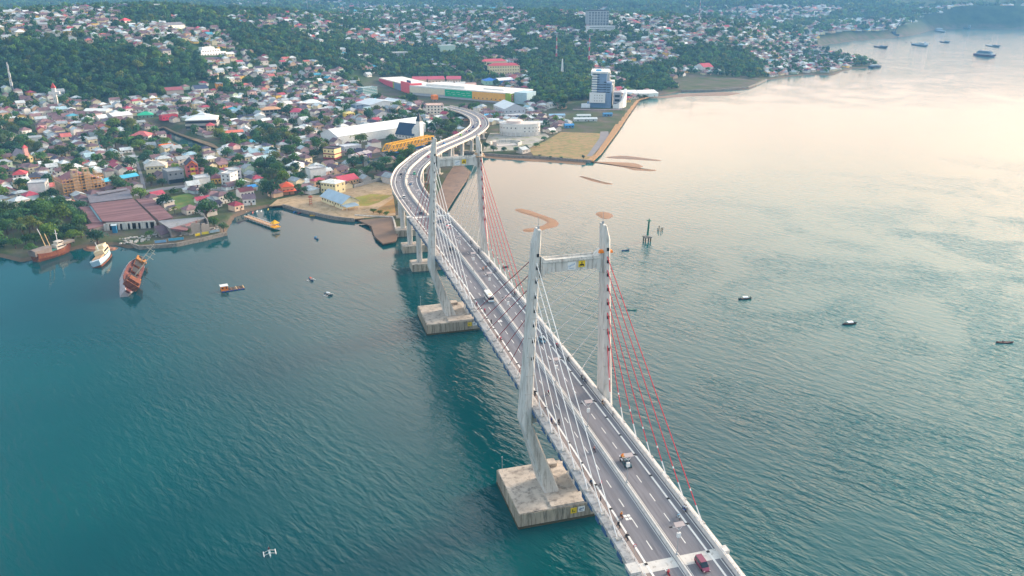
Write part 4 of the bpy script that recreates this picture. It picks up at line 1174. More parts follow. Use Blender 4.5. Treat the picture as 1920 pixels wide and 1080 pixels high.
B("white_hip_house", "white house with a tall white hipped roof in the palm grove", "house", (536, 321), (560, 322), 13, 5, '#eceae6', 'hip', '#dfe2e2', 3, (1, 4), (0, 0), "the white hipped house", mroof=M_roofclean)
B("grey_slab_house", "long grey flat-roofed row above the climbing street", "building", (646, 288), (678, 284), 12, 6, '#b3bac4', 'flat', '#bcc3cb', 1, (1, 6), (0, 0), "the grey row")
for k, (a, b, c_, lb) in enumerate([((676, 300), (684, 298), '#c44a5a', "small red-fronted shop on the climbing street"), ((686, 298), (697, 295), '#5c4a78', "small violet-fronted shop on the climbing street"), ((664, 304), (674, 302), '#d8d4cf', "small white-fronted shop on the climbing street")]):
    B("street_shop", lb, "shop", a, b, 8, 5, c_, 'gable', '#a9a3a6', 1.6, (1, 2), (0, 0))
B("long_grey_house", "grey apartment slab with a coral strip roof beyond the river", "building", (424, 262), (458, 259), 10, 7, '#b7babd', 'gable', '#d9745f', 1.6, (1, 6), (0, 0), "the coral-striped slab")
B("gable_end_house", "white house with a dark arched gable beyond the river", "house", (452, 252), (470, 251), 12, 5, '#dfe0de', 'gable', '#c9cdcf', 3, (1, 1), (0, 0), "the arched white gable", ridge='y')
B("lagoon_house", "yellow house with tiled roof next to the pavilion", "house", (388, 246), (403, 245), 10, 6, '#ead9a8', 'hip', '#c8545c', 2.5, (2, 2), (0, 0))
B("blue_shed", "small vivid blue tarpaulin-roofed shed near the shore trees", "shed", (470, 360), (484, 357), 8, 3.5, '#9aa3a8', 'gable', '#2f86c9', 1, (0, 0), (0, 0), mroof=M_roofclean)
B("shore_house", "white shore house with a maroon roof beside the yellow jetty", "house", (452, 372), (477, 368), 9, 5, '#e4dedb', 'gable', '#6b3a44', 2, (1, 4), (0, 0), "the maroon shore house")
B("shore_house", "white and grey shore house with a slate roof nearest the jetty", "house", (457, 386), (480, 384), 10, 5, '#e2e2e0', 'gable', '#6c5f6b', 2.4, (1, 3), (0, 0), "the slate shore house")
B("maroon_hut", "cream hut with a wine red roof at the foot of the jetty", "house", (441, 397), (458, 393), 8, 4, '#ddc3ab', 'hip', '#8d3244', 2.6, (1, 2), (0, 0), "the wine red hut")

# --- the market hall under rusted roofs
FR = [G(168, 382, 7), G(250, 372.5, 7), G(293, 415, 7), G(192, 415, 7)]
def rust_sheets(ang):
    m = M_rust; n = m.node_tree
    mp = [q for q in n.nodes if q.type == 'MAPPING'][0]; mp.vector_type = 'TEXTURE'; mp.inputs["Rotation"].default_value = (0, 0, ang); mp.inputs["Scale"].default_value = (60, 3.2, 6)
    rmp = [q for q in n.nodes if q.type == 'MAP_RANGE']
    rmp[0].inputs[3].default_value = .45; rmp[0].inputs[4].default_value = 1.6


_dd = FR[1] - FR[0]
rust_sheets(math.atan2(_dd.y, _dd.x))
mk = thing("market_hall", "sprawling market hall under faded rust-red sheet roofs on the shore", "market hall", (FR[3].x, FR[3].y, 2))
MARKS.append(("the rusty market hall", (FR[0].x + FR[2].x) / 2, (FR[0].y + FR[2].y) / 2))


def roofpoly(pts, z, m, name, parent, th=.35, color=None, walls=True, dz=None):
    P = [G(x, y, zz) for (x, y), zz in zip(pts, z if hasattr(z, '__len__') else [z] * len(pts))]
    mb = MB(); o3 = Vector(parent.location)
    Q = [(p.x - o3.x, p.y - o3.y) for p in P]; zs = [p.z - o3.z for p in P]
    a = sum(Q[i][0] * Q[(i + 1) % len(Q)][1] - Q[(i + 1) % len(Q)][0] * Q[i][1] for i in range(len(Q)))
    if a < 0: Q = Q[::-1]; zs = zs[::-1]
    mb.prism(Q, [q - th for q in zs], zs)
    r_ = mb.build(name, m, parent)
    if color: r_.color = (*lin(color), 1)
    if walls:
        cx = sum(q[0] for q in Q) / len(Q); cy = sum(q[1] for q in Q) / len(Q)
        W = [(cx + (q[0] - cx) * .95, cy + (q[1] - cy) * .95) for q in Q]
        mb = MB(); mb.prism(W, 0, [q - th - .02 for q in zs]); w_ = mb.build("wall", M_wall, parent); w_.color = (*lin('#8f8780'), 1)
    NOBUILD.append([(p.x, p.y) for p in P])
    return r_


for pts, z in (([(168.5, 382), (250, 372.5), (292, 414.5), (192.5, 415)], (8, 8, 6.6, 6.6)), ([(254, 373), (285, 371.5), (325, 407.5), (297, 413)], (7.4, 7.4, 6, 6)), ([(148, 388), (166, 387), (189, 416), (172, 417)], (6.8, 6.8, 5.6, 5.6)), ([(160, 421), (200, 414), (204, 420), (166, 430)], (5.4, 5.4, 4.6, 4.6))):
    roofpoly(pts, z, M_rust, "roof", mk)
NOBUILD.append(px_(((196, 418), (292, 412), (330, 406), (420, 412), (432, 440), (330, 464), (232, 462), (200, 446))))
M_rustb = M_rust
roofpoly([(163.5, 366), (242, 354), (249, 371), (168, 380.5)], (7.4, 7.4, 7.0, 7.0), M_roof, "roof", mk, color='#6f6e78')
roofpoly([(180, 360.5), (238, 352), (239, 355), (184, 365)], 8.2, M_roof, "roof", mk, color='#77747c', walls=False)
roofpoly([(167.5, 386.5), (171.5, 386), (192, 414.5), (188, 415.5)], (6.9, 6.9, 5.6, 5.6), M_roofclean, "gutter", mk, color='#8fb0b8', walls=False)
A, Bq = G(201, 432, 2), G(292, 427, 2)
d = Bq - A; L = math.hypot(d.x, d.y)
fac = MB(); gl = MB(); o3 = Vector(mk.location); rz = math.atan2(d.y, d.x); nx, ny = -d.y / L, d.x / L
for k in range(9):
    p = A + d * (k / 8.0) - o3
    m2 = MB(); m2.box((p.x, p.y, 2.2), (1.2 if k % 3 else 3.2, .8, 4.4), rz); m2.build("pillar", M_tower, mk)
mid = (A + Bq) / 2 - o3
m2 = MB(); m2.box((mid.x + nx * 1.2, mid.y + ny * 1.2, 2.0), (L, .3, 4.0), rz); m2.build("open_front", M_black, mk)
m2 = MB(); m2.box((mid.x - nx * .2, mid.y - ny * .2, 4.6), (L, .6, .9), rz); m2.build("lintel", M_tower, mk)
p = G(216, 436, 2)
t = thing("toilet_cabin", "tall narrow blue cabin in front of the market hall", "cabin", (p.x, p.y, 2)); mb = MB(); mb.box((0, 0, 2.6), (2.6, 2.4, 5.2)); sub(t, "wall", mb, M_wall, '#2f7aa3'); mb = MB(); mb.gable((0, 0), 2.6, 2.4, 5.2, .5); sub(t, "roof", mb, M_roofclean, '#c9d3d6')

# --- broken concrete and scrap on the quay before the market
mb = MB(); g_ = random.Random(3)
for k in range(150):
    u_, v_ = g_.random(), g_.random()
    p = G(222 + 190 * u_, 452 - 16 * u_ - 12 * v_ + (6 if u_ < .3 else 0), 2.0); q = g_.uniform(.4, 1.7)
    mb.box((p.x, p.y, 2.0 + q * .15), (q * g_.uniform(.6, 1.8), q, q * g_.uniform(.3, .7)), g_.uniform(0, 3))
tag(mb.build("rubble", M_conc), "broken concrete and scrap strewn over the market quay", "rubble", kind="stuff")

# --- the ruined warehouse on the quay
p = G(330, 445, 2)
rw = thing("ruined_warehouse", "half-collapsed grey warehouse with a rotting brown roof on the quay", "warehouse", (p.x, p.y, 2)); MARKS.append(("the ruined warehouse", p.x, p.y))
roofpoly([(296, 414), (382, 406), (384, 409), (318, 428)], (6.5, 6.5, 8.5, 8.5), M_roof, "roof", rw, color='#8c8e92')
roofpoly([(319, 428), (352, 419), (372, 411), (366, 421), (349, 432), (334, 434)], (8.5, 8.5, 8.5, 6.8, 5.6, 5.6), M_rust, "roof", rw, walls=False)
roofpoly([(288, 424), (316, 420), (322, 434), (302, 441)], (6, 7, 4.6, 4.2), M_roof, "roof", rw, color='#5d4650')
for (x0, y0), (x1, y1), h in (((340, 441), (358, 439), 5.5), ((359, 439), (377, 436), 6.5), ((378, 436), (393, 433), 5.0), ((393, 433), (384, 418), 5.5)):
    a, b = G(x0, y0, 2) - Vector(rw.location), G(x1, y1, 2) - Vector(rw.location); dd = b - a
    mb = MB(); mb.box(((a.x + b.x) / 2, (a.y + b.y) / 2, h / 2), (math.hypot(dd.x, dd.y), .5, h), math.atan2(dd.y, dd.x)); mb.box((a.x + dd.x * .35, a.y + dd.y * .35, h + .5), (math.hypot(dd.x, dd.y) * .45, .5, 1.0), math.atan2(dd.y, dd.x)); sub(rw, "broken_wall", mb, M_wall, '#9b938c')
mb = MB(); q = G(330, 448, 2.2) - Vector(rw.location)

# --- the church wrapped in scaffolding
P0, P1 = G(122, 372, 2), G(199, 360, 2); d = P1 - P0; W = math.hypot(d.x, d.y); rz = math.atan2(d.y, d.x); n = Vector((-d.y, d.x, 0)) / W
c = (P0 + P1) / 2 + n * 12
sc_ = thing("scaffolded_church", "half-built twin-towered church wrapped in wooden scaffolding", "church", (c.x, c.y, 2), rz); MARKS.append(("the scaffolded church", c.x, c.y)); FOOT.append((c.x, c.y, W * .58))
mb = MB(); mb.box((0, 1.0, 5.2), (W * .94, 21, 10.4)); sub(sc_, "wall", mb, M_wall, '#b9ac9c')
mb = MB(); mb.gable((0, 1.5), 22, W * .9, 10.45, 5.5, math.pi / 2, .3); sub(sc_, "roof", mb, M_roof, '#8d5a5e')
for k, x in enumerate(np.linspace(-W * .40, W * .40, 9)):
    add_win(sc_, x, -9.6, 5.0 + (k % 2) * .4, 0, 1.6, 3.6)
for sx in (-.16, .12):
    mb = MB(); mb.box((sx * W, -9.2, 8.5), (4.6, 4.6, 17)); mb.box((sx * W, -9.2, 20.0), (4.2, 4.2, .8)); 
    for k in range(4): mb.box((sx * W + (-1.8 if k % 2 else 1.8), -9.2 + (-1.8 if k < 2 else 1.8), 18.4), (.6, .6, 3.0))
    sub(sc_, "tower", mb, M_wall, '#b5a088')
mb = MB()
for x in np.linspace(-W / 2, W / 2, 12):
    hgt = 18 if abs(x) < W * .22 else 14.5
    for y in (-12.3, -11.0): mb.tube((x, y, 0), (x, y, hgt), .16, .16, 4)
for z in np.arange(2.2, 17, 2.2):
    Lx = W / 2 if z < 14 else W * .22
    for y in (-12.3, -11.0): mb.box((0, y, z), (2 * Lx, .16, .16))
    mb.box((0, -11.6, z + .1), (2 * Lx, 1.2, .1))
for x in (-W / 2, W / 2):
    for y in np.linspace(-11, 11, 8): mb.tube((x, y, 0), (x, y, 15), .16, .16, 4)
    for z in np.arange(2.2, 15, 2.2): mb.box((x, 0, z), (.16, 22, .16))
sub(sc_, "scaffold_lattice", mb, mat("scaffold_wood", lin('#c79a63'), .9, .25, .5))
mb = MB()
for q, x in enumerate((-W * .36, -W * .25, -W * .14)): mb.box((x, -14.2, 2.6), (3.2, 3, .25)); mb.tube((x - 1.4, -15.4, 0), (x - 1.4, -15.4, 2.6), .08); mb.tube((x + 1.4, -15.4, 0), (x + 1.4, -15.4, 2.6), .08)
sub(sc_, "tarpaulin_lattice", mb, mat("tarp_blue", lin('#2a4f9a')))

# --- the mall: one long block with coloured fronts
mA, mB2 = G(769, 181, 2), G(957, 197, 2)
d = mB2 - mA; L = math.hypot(d.x, d.y); rz = math.atan2(d.y, d.x)
mall = thing("shopping_mall", "long shopping mall with cream, green, orange and lime front panels and a pink corner", "mall", (mA.x, mA.y, 2), rz)
c = (mA + mB2) / 2; MARKS.append(("the coloured mall", c.x, c.y))
mb = MB(); mb.box((L / 2, 32, 7.4), (L, 64, 14.8)); sub(mall, "wall", mb, M_wall, '#b9bcc2')
mb = MB(); mb.box((L / 2, 32, 15.0), (L + .6, 64.6, .5)); mb.box((L / 2, .3, 15.6), (L, .5, 1.2)); mb.box((L * .3, 30, 16.8), (L * .4, 26, 3.2)); mb.box((L * .75, 36, 16.0), (L * .2, 20, 1.8)); sub(mall, "roof", mb, M_roofclean, '#e3e0da')
for f0, f1, c_, z0, z1 in ((0.0, .365, '#e3d8c0', 6.2, 14.2), (.368, .635, '#10b07e', 5.0, 14.6), (.638, .953, '#f2b452', 4.0, 14.6), (.956, 1.0, '#96b32a', 3.4, 15.6)):
    mb = MB(); mb.box((L * (f0 + f1) / 2, -.35, (z0 + z1) / 2), (L * (f1 - f0) - .1, .6, z1 - z0)); sub(mall, "front_panel", mb, M_wall, c_)
for k in range(7): add_win(mall, L * (.66 + .041 * k), -.68, 6.0, 0, 1.6, 1.3)
mb = MB()
for k in range(5): mb.box((L * (.40 + .05 * k), -.72, 11.6 - (k % 2) * 1.0), (6.0, .1, .3)); mb.box((L * (.41 + .05 * k), -.72, 8.6 - (k % 2) * .8), (5.0, .1, .3))
sub(mall, "sign_lettering", mb, M_white)
mb = MB(); mb.box((L + .3, 12, 9), (.7, 30, 12)); sub(mall, "front_panel", mb, M_wall, '#9aba2c')
for k, c_ in enumerate(('#e8742c', '#ffffff', '#e8742c')):
    mb = MB(); mb.box((L + .8, 4, 12.5 - 3.2 * k), (.4, 4.4, 2.4)); sub(mall, "sign_board", mb, M_wall, '#e05a2a'); mb = MB(); mb.box((L + 1.05, 4, 12.5 - 3.2 * k), (.1, 2.8, .8)); sub(mall, "sign_lettering", mb, M_white)
mb = MB(); mb.box((L + 12, 20, 8.5), (20, 26, 17)); sub(mall, "wall", mb, M_wall, '#a9c4cf')
mb = MB(); mb.box((L * .12, -3, 1.2), (L * .7, 4, .3)); sub(mall, "canopy", mb, M_roofclean, '#8d929b')
q0, q1 = G(712, 164, 2), G(769, 180, 2)
iv = Matrix.Rotation(-rz, 3, 'Z')
a, b = iv @ (q0 - mA), iv @ (q1 - mA); dd = b - a; L2 = math.hypot(dd.x, dd.y); r2 = math.atan2(dd.y, dd.x); mid = (a + b) / 2; nn = Vector((-dd.y, dd.x, 0)) / L2
mb = MB(); mb.box((mid.x + nn.x * 20, mid.y + nn.y * 20, 7.5), (L2, 40, 15), r2); sub(mall, "wall", mb, M_wall, '#e3c9bd')
mb = MB(); mb.box((mid.x + nn.x * 20, mid.y + nn.y * 20, 15.2), (L2 + .5, 40.5, .5), r2); sub(mall, "roof", mb, M_roofclean, '#e0dcd6')
for f0, f1, c_, h_ in ((0, .48, '#d8586a', 14), (.48, .52, '#9ab03a', 15), (.52, .74, '#7a8fa6', 14), (.74, 1.0, '#e8636a', 19)):
    f = (f0 + f1) / 2; mb = MB(); mb.box((a.x + dd.x * f - nn.x * .4, a.y + dd.y * f - nn.y * .4, h_ / 2 + 1.4), (L2 * (f1 - f0), .8 if h_ < 19 else 1.2, h_ - 2.8), r2); sub(mall, "front_panel", mb, M_wall, c_)
mb = MB(); mb.box((b.x + nn.x * 9, b.y + nn.y * 9, 9), (3, 20, 18), r2); sub(mall, "front_panel", mb, M_wall, '#e8636a')
mb = MB(); mb.box((b.x - 14, b.y + 16, 18.6), (14, 1.0, 4.0), r2); sub(mall, "sign_board", mb, M_wall, '#3a4c6e')
NOBUILD.append([tuple(G(*q, 2)[:2]) for q in ((705, 174), (769, 186), (960, 202), (1010, 192), (985, 176), (905, 166), (768, 158), (705, 160))])
p = G(815, 193, 2)
t = thing("advert_tower", "orange advertising cube on legs before the mall car park", "sign", (p.x, p.y, 2), .3); mb = MB(); mb.box((0, 0, 8), (7.5, 7.5, 6)); sub(t, "board", mb, M_orange)
for sx in (-2.5, 2.5):
    mb = MB(); mb.box((sx, 0, 2.6), (.8, .8, 5)); sub(t, "leg", mb, M_steel)
for k, (a, b, dpt, wc, rc, lb) in enumerate([((774, 158), (800, 158), 22, '#e2c8b4', '#c2556a', "pink-roofed long hall directly inland of the mall corner"), ((803, 158), (834, 157), 22, '#e2c8b4', '#b94a62', "deep pink-roofed hall inland of the mall's cream front"), ((838, 157), (864, 157), 20, '#d9bfae', '#c6566b', "pink-roofed hall inland of the mall's green front"), ((826, 168), (850, 168), 18, '#d59a72', '#d9d2cb', "white-roofed apricot shed wedged against the mall"), ((854, 168), (872, 168), 18, '#d59a72', '#dcd6cf', "pale-roofed apricot shed in the middle of the mall's rear yard"), ((875, 170), (893, 170), 16, '#d8965f', '#d3a79a', "apricot shed with salmon roof at the rear of the mall")]):
    B("rear_hall", lb, "hall", a, b, dpt, 8, wc, 'gable', rc, 3.5, (1, 5), (0, 0), mroof=M_roofclean, hill=True, over=.8)
B("blue_depot", "depot with a vivid blue hipped roof inland of the mall", "depot", (909, 160), (934, 159), 22, 7, '#9cc9b4', 'hip', '#1f6fc4', 4, (1, 4), (0, 0), "the vivid blue depot", hill=True, mroof=M_roofclean)
B("blue_depot", "long shed with blue walls and white roof next to the vivid blue depot", "depot", (936, 158), (964, 155), 20, 6, '#2f7ac6', 'gable', '#dfe2e4', 3, (0, 0), (0, 0), hill=True, mroof=M_roofclean)
B("courtyard_school", "long cream four-storey school with a red tiled roof on the slope", "school", (918, 140), (974, 139), 18, 15, '#ecdcae', 'hip', '#c2464f', 4, (3, 12), (0, 0), "the long cream school", hill=True, wsize=(1.7, 1.6), mroof=M_roofclean)
B("courtyard_school", "pinkish red school wing joined to the long cream school", "school", (905, 126), (950, 124), 14, 10, '#e2cfae', 'hip', '#cc5560', 4, (0, 0), (0, 0), hill=True, mroof=M_roofclean)

# --- right bank buildings
B("assembly_hall", "big hall with a white gabled roof above the round white building", "hall", (946, 216), (985, 214), 42, 8, '#c9ccd3', 'gable', '#dde1e4', 6, (1, 5), (1, 6), "the white assembly hall", ridge='y', mroof=M_roofclean)
B("blue_porch", "low building with a blue porch in front of the white assembly hall", "building", (952, 224), (984, 221), 8, 4, '#2f68a8', 'flat', '#d5d9dc', 1, (1, 5), (0, 0))
p0, p1 = G(937, 254, 2), G(1013, 254, 2); d = p1 - p0; W = math.hypot(d.x, d.y); c = (p0 + p1) / 2; rz = math.atan2(d.y, d.x)
rb = thing("round_building", "curved white three-storey building with small square windows and arcade", "building", (c.x, c.y, 2), rz); MARKS.append(("the round building", c.x, c.y + 10)); FOOT.append((c.x, c.y + 8, W * .6))
def arc(r_, z0, z1, w=W):
    pts = []
    for k in range(25):
        a = math.pi + math.pi * k / 24
        pts.append((r_ * w / 2 * math.cos(a), 6 + r_ * 11 * math.sin(a)))
    pts += [(r_ * w / 2, 16), (-r_ * w / 2, 16)]
    return pts
mb = MB(); mb.prism(arc(1, 0, 0), 3.6, 12.5); mb.prism(arc(.93, 0, 0), 0, 3.6); sub(rb, "wall", mb, M_wall, '#dcdad6')
mb = MB(); mb.prism(arc(1.01, 0, 0), 12.5, 12.8); sub(rb, "roof", mb, M_roofclean, '#c9c5c0'); mb = MB(); mb.tube((-6, 8, 12.8), (-6, 8, 15.5), 9, 9, 20); sub(rb, "roof_drum", mb, M_roofclean, '#d9c9c2')
for k in range(13):
    a = math.pi * (1.06 + .88 * k / 12)
    x, y = W / 2 * math.cos(a), 6 + 11 * math.sin(a)
    if k != 6: add_win(rb, x, y, 8.6, a + math.pi / 2, 1.3, 1.3)
    if k > 6: add_win(rb, x, y, 5.0, a + math.pi / 2, 1.2, 1.0)
    m2 = MB(); m2.tube((x, y, 0), (x, y, 3.6), .35); m2.build("column", M_white, rb)
p = G(948, 271, 2)
t = thing("amphitheatre", "low white ring wall of an open-air stage near the sea wall", "amphitheatre", (p.x, p.y, 2)); FOOT.append((p.x, p.y, 20)); mb = MB()
ro, ri = [], []
for k in range(33):
    a = -.9 + 3.9 * k / 32
    ro.append((17 * math.cos(a), 12 * math.sin(a))); ri.append((15.8 * math.cos(a), 11 * math.sin(a)))
for k in range(32): mb.prism([ro[k], ro[k + 1], ri[k + 1], ri[k]], 0, 3.0)
sub(t, "ring_wall", mb, M_tower); mb = MB(); mb.box((0, -2, .25), (22, 12, .5)); mb.box((-12, -1, 2), (3.4, 4, 4)); sub(t, "stage", mb, M_wall, '#cfc3bb')
for k in range(3):
    mb = MB(); mb.box((-1, -1 + 2.2 * k, .75 + .25 * k), (16 - k, .9, .5)); sub(t, "seat_row", mb, M_tower)

hp0, hp1 = G(1107, 204, 2), G(1148, 205, 2); d = hp1 - hp0; W = math.hypot(d.x, d.y); rz = math.atan2(d.y, d.x)
ht = thing("hotel_tower", "tall stepped grey and white hotel tower on the far shore", "hotel", (hp0.x, hp0.y, 2), rz); MARKS.append(("the tall hotel tower", hp0.x + 15, hp0.y + 15)); FOOT.append((hp0.x + 20, hp0.y + 22, 46))
BG = '#7d93b0'
mb = MB(); mb.box((W * .46, 9, 23.5), (W * .46, 18, 47)); mb.box((W * .78, 9, 17.5), (W * .28, 18, 35)); mb.box((W * .14, 10, 22), (W * .2, 18, 44)); sub(ht, "wall", mb, M_wall, BG)
mb = MB(); mb.box((W * .52, 30, 23.3), (W * .58, 24, 46.6)); mb.box((W * .66, 54, 16), (W * .7, 24, 32)); mb.box((W * .8, 30, 15), (W * .36, 24, 30)); sub(ht, "rear_wing", mb, M_wall, '#d9d2c8')
mb = MB(); mb.box((W * .36, 20, 47.6), (W * .8, 42, 2.4)); sub(ht, "roof", mb, M_roofclean, '#e2e0dc'); mb = MB(); mb.box((W * .3, 12, 49.6), (7, 5, 1.8)); sub(ht, "roof_tank", mb, M_wall, '#35a8d8')
for k in range(8):
    z = 21 + 3.2 * k
    m2 = MB(); m2.box((W * .14, -.4, z), (W * .24, 2.6, 1.7)); sub(ht, "balcony", m2, M_white)
    m2 = MB(); m2.box((W * .03 + .1, -.1 + 9, z + 1.6), (.3, 16, .9)); sub(ht, "window", m2, M_glass)
    for x in (.30, .62):
        if z < 34 or x < .6: add_win(ht, W * x, -.02, z + 1.4, 0, 3.2, 1.2)
    if k < 4:
        add_win(ht, W * .46, -.02, z + 1.2, 0, 6.5, 1.0); add_win(ht, W * .78, -.02, z + 1.2, 0, 5.0, 1.0)
for k in range(9):
    z = 12 + 3.9 * k
    m2 = MB(); m2.box((W * .83, 30, z), (.5, 23, 1.2)) if z > 30 else m2.box((W * 1.0, 52, z), (.5, 25, 1.2)); sub(ht, "window", m2, M_glass)
mb = MB(); mb.box((W * .30, -1.6, 15), (W * .72, 4, 13)); sub(ht, "white_panel", mb, M_white)
for r_ in range(3):
    for k in range(4): add_win(ht, W * (.18 + .11 * k), -3.62, 11.2 + 3.6 * r_, 0, 1.2, .7)
mb = MB(); mb.box((W * .26, 6, 4.2), (W * .85, 13, 8.4)); sub(ht, "podium", mb, M_wall, '#6d8cae')
mb = MB()
pts = [(W * 1.02, -1), (W * 1.3, -1), (W * 1.48, 6), (W * 1.6, 16), (W * 1.62, 30), (W * 1.5, 30), (W * 1.47, 17), (W * 1.38, 8), (W * 1.26, 1.5), (W * 1.02, 1.5)]
mb.prism(pts, [0] * 10, [6, 8, 12, 20, 24, 24, 20, 12, 8, 6]); sub(ht, "curved_wall", mb, M_white)
mb = MB(); mb.box((W * 1.2, 14, 11), (W * .36, 20, 22)); sub(ht, "annex", mb, M_wall, '#a9a7ad')
for k in range(3): add_win(ht, W * 1.2, 3.9, 6 + 5.5 * k, 0, 6.5, 3.2)
mb = MB()
rg = []
for k in range(9):
    a = math.pi * k / 8; rg.append((0, math.cos(a) * 7, math.sin(a) * 6.5))
mb.loft([[(-W * .42 + x, y + 2, z) for x, y, z in rg], [(-W * .02 + x, y + 2, z + 1) for x, y, z in rg]]); sub(ht, "vaulted_porch", mb, M_roofclean, '#c9cdd0')
wallrun("terrace_wall", "low pinkish terrace wall along the foot of the tall hotel", [(1075, 208), (1110, 209), (1165, 208)], 2.5, 2.0, mat("pink_wall", lin('#b9a3a3'), .9, .2, .3), cat="wall")
for k, (a, b, lb) in enumerate([((1168, 181), (1196, 181), "white marquee with a ridged roof closest to the tall hotel"), ((1198, 181), (1214, 181), "white marquee with a ridged roof in the middle of the shore marquees"), ((1216, 181), (1234, 180), "white marquee with a ridged roof farthest from the tall hotel")]):
    B("marquee", lb, "marquee", a, b, 26, 5, '#e6e4e0', 'gable', '#f0efec', 3.5, (0, 0), (0, 0), "the white marquees" if k == 1 else None, mroof=M_roofclean, ridge='x')
for k, (x, y, w_, d_, wc, rc, lb) in enumerate([(1003, 236, 26, 8, '#d5d7d5', '#d9dcdb', "long low white kiosk row beside the round white building"), (1012, 222, 14, 9, '#e5e3df', '#dcdcd8', "white box house inland of the kiosk row"), (1045, 222, 16, 8, '#b9c3cd', '#8fb4cf', "pale blue-roofed works hut on the hotel lot"), (1098, 229, 24, 7, '#c3c8c6', '#d3d8d8', "long grey works barrack on the hotel lot"), (1068, 241, 9, 6, '#5f93b8', '#3f90cf', "small sky blue hut at the field edge"), (1058, 233, 8, 5, '#c9c4bd', '#cdd6d9', "tiny pale hut at the field edge"), (1095, 222, 14, 7, '#9fb3a8', '#c6ccca', "greenish works hut under the tall hotel"), (920, 222, 12, 8, '#b7c2cc', '#63b6de', "sky blue-roofed kiosk outside the viaduct bend"), (925, 231, 12, 8, '#e3e3e0', '#e2e4e4', "white-roofed kiosk outside the viaduct bend"), (1140, 219, 9, 5, '#6a90b0', '#4c8ab5', "lone blue hut by the rubble bank")]):
    p = G(x, y, 2); B("works_hut", lb, "hut", (x - w_ * .9, y), (x + w_ * .9, y - .5), d_, 3.6, wc, 'gable', rc, 1.4, (1, 3), (0, 0), mroof=M_roofclean, pad=0)

# --- hill landmarks
t, w = B("terraced_hotel", "white ship-like terraced hotel on the wooded hillside", "hotel", (377, 104), (424, 103), 12, 5, '#e8e9ea', 'flat', '#e2e4e6', 1, (1, 9), (0, 0), "the terraced hotel", hill=True, wsize=(2.2, 1.6))
mb = MB(); mb.box((-w * .05, 1, 7.6), (w * .75, 9, 4.4)); mb.box((-w * .12, 1, 11.6), (w * .48, 8, 3.6)); sub(t, "upper_terrace", mb, M_wall, '#e8e9ea')
for k in range(7): add_win(t, -w * .36 + k * w * .1, -3.6, 7.6, 0, 2.2, 1.5)
t, w = B("tower_block", "dark-framed high-rise block standing on the far ridge", "tower block", (1103, 49), (1141, 48), 22, 33, '#a9adb2', 'flat', '#6f767e', 1, (0, 0), (0, 0), "the ridge tower block", hill=True, door=False)
for r_ in range(9):
    for k in range(7): add_win(t, -w / 2 + (k + .5) * w / 7, -11, 3 + 3.4 * r_, 0, w / 10, 1.7)
mb = MB(); mb.box((0, 0, 34.5), (w * .8, 14, 3)); sub(t, "penthouse", mb, M_wall, '#565d66')
t, w = B("slab_block", "white banded office slab below the ridge tower block", "office", (1104, 60), (1153, 58), 16, 12, '#e2e4e6', 'flat', '#d6dade', 1, (0, 0), (0, 0), "the white banded slab", hill=True, door=False)
for k in range(3):
    mb = MB(); mb.box((0, -8.05, 2.4 + 3.8 * k), (w * .96, .2, 1.4)); sub(t, "window_band", mb, M_glass)
B("green_block", "green and white panelled block on the middle slope", "building", (826, 102), (854, 101), 14, 16, '#bcd3c4', 'flat', '#dfe6e2', 1, (0, 0), (0, 0), "the green panelled block", hill=True, door=False)
B("red_church", "church with a red roof and white gable near the marshy field", "church", (1319, 133), (1337, 133), 26, 8, '#e6e4e0', 'gable', '#b5384a', 6, (0, 0), (0, 0), "the red shore church", hill=True, ridge='x', mroof=M_roofclean)
B("hall_on_ridge", "white hall with dark gabled roof high on the wooded hillside", "hall", (317, 56), (347, 55), 14, 8, '#e7e2d3', 'gable', '#6d6f7a', 4, (1, 6), (0, 0), "the white hillside hall", hill=True)
B("red_villa", "villa with a red roof on the wooded hillside", "house", (234, 46), (248, 45), 12, 6, '#dccfc8', 'hip', '#c8414e', 4, (0, 0), (0, 0), "the red hillside villa", hill=True)
B("canopy_station", "filling station with a thin white canopy on the inland road", "filling station", (738, 106), (766, 105), 14, 7, '#a9a5a3', 'flat', '#e2e2df', 1, (0, 0), (0, 0), "the white canopy", hill=True)
p = GT(788, 128)
for (x, y, h_, w_, lb, top) in [(750, 80, 40, 2.2, "red and white lattice mast above the inland slope", '#d8505a'), (1043, 116, 48, 2.4, "tall red and white lattice mast nearest the long cream school", '#c9606a'), (1104, 122, 52, 2.4, "tall red and white lattice mast behind the hotel tower", '#c83a4e'), (1310, 46, 55, 3, "thin lattice mast on the far ridge above the harbour town", '#8f6f7c'), (577, 20, 46, 2.4, "thin lattice mast rising from the far ridge of the hill quarter", '#9a7c86'), (24, 172, 34, 2.4, "pale lattice mast standing at the forest foot", '#b9bcc0')]:
    p = GT(x, y); t = thing("lattice_mast", lb, "mast", (p.x, p.y, p.z)); mb = MB()
    for sx, sy in ((-1, -1), (1, -1), (1, 1), (-1, 1)): mb.tube((sx * w_ / 2, sy * w_ / 2, -1), (sx * .3, sy * .3, h_), .22, .15, 4)
    for k in range(int(h_ / 3)):
        z = 3 * k; q = w_ / 2 + (.3 - w_ / 2) * z / h_; mb.tube((-q, -q, z), (q, q, z + 3), .1, .1, 4); mb.tube((q, -q, z), (-q, q, z + 3), .1, .1, 4)
    sub(t, "lattice", mb, M_wall, '#d9d9d9')
    for k in range(3):
        m2 = MB(); zz = h_ * (.25 + .3 * k); q = w_ / 2 + (.3 - w_ / 2) * zz / h_; m2.box((0, 0, zz), (2 * q + .6, 2 * q + .6, h_ * .13)); sub(t, "red_section", m2, M_wall, top)
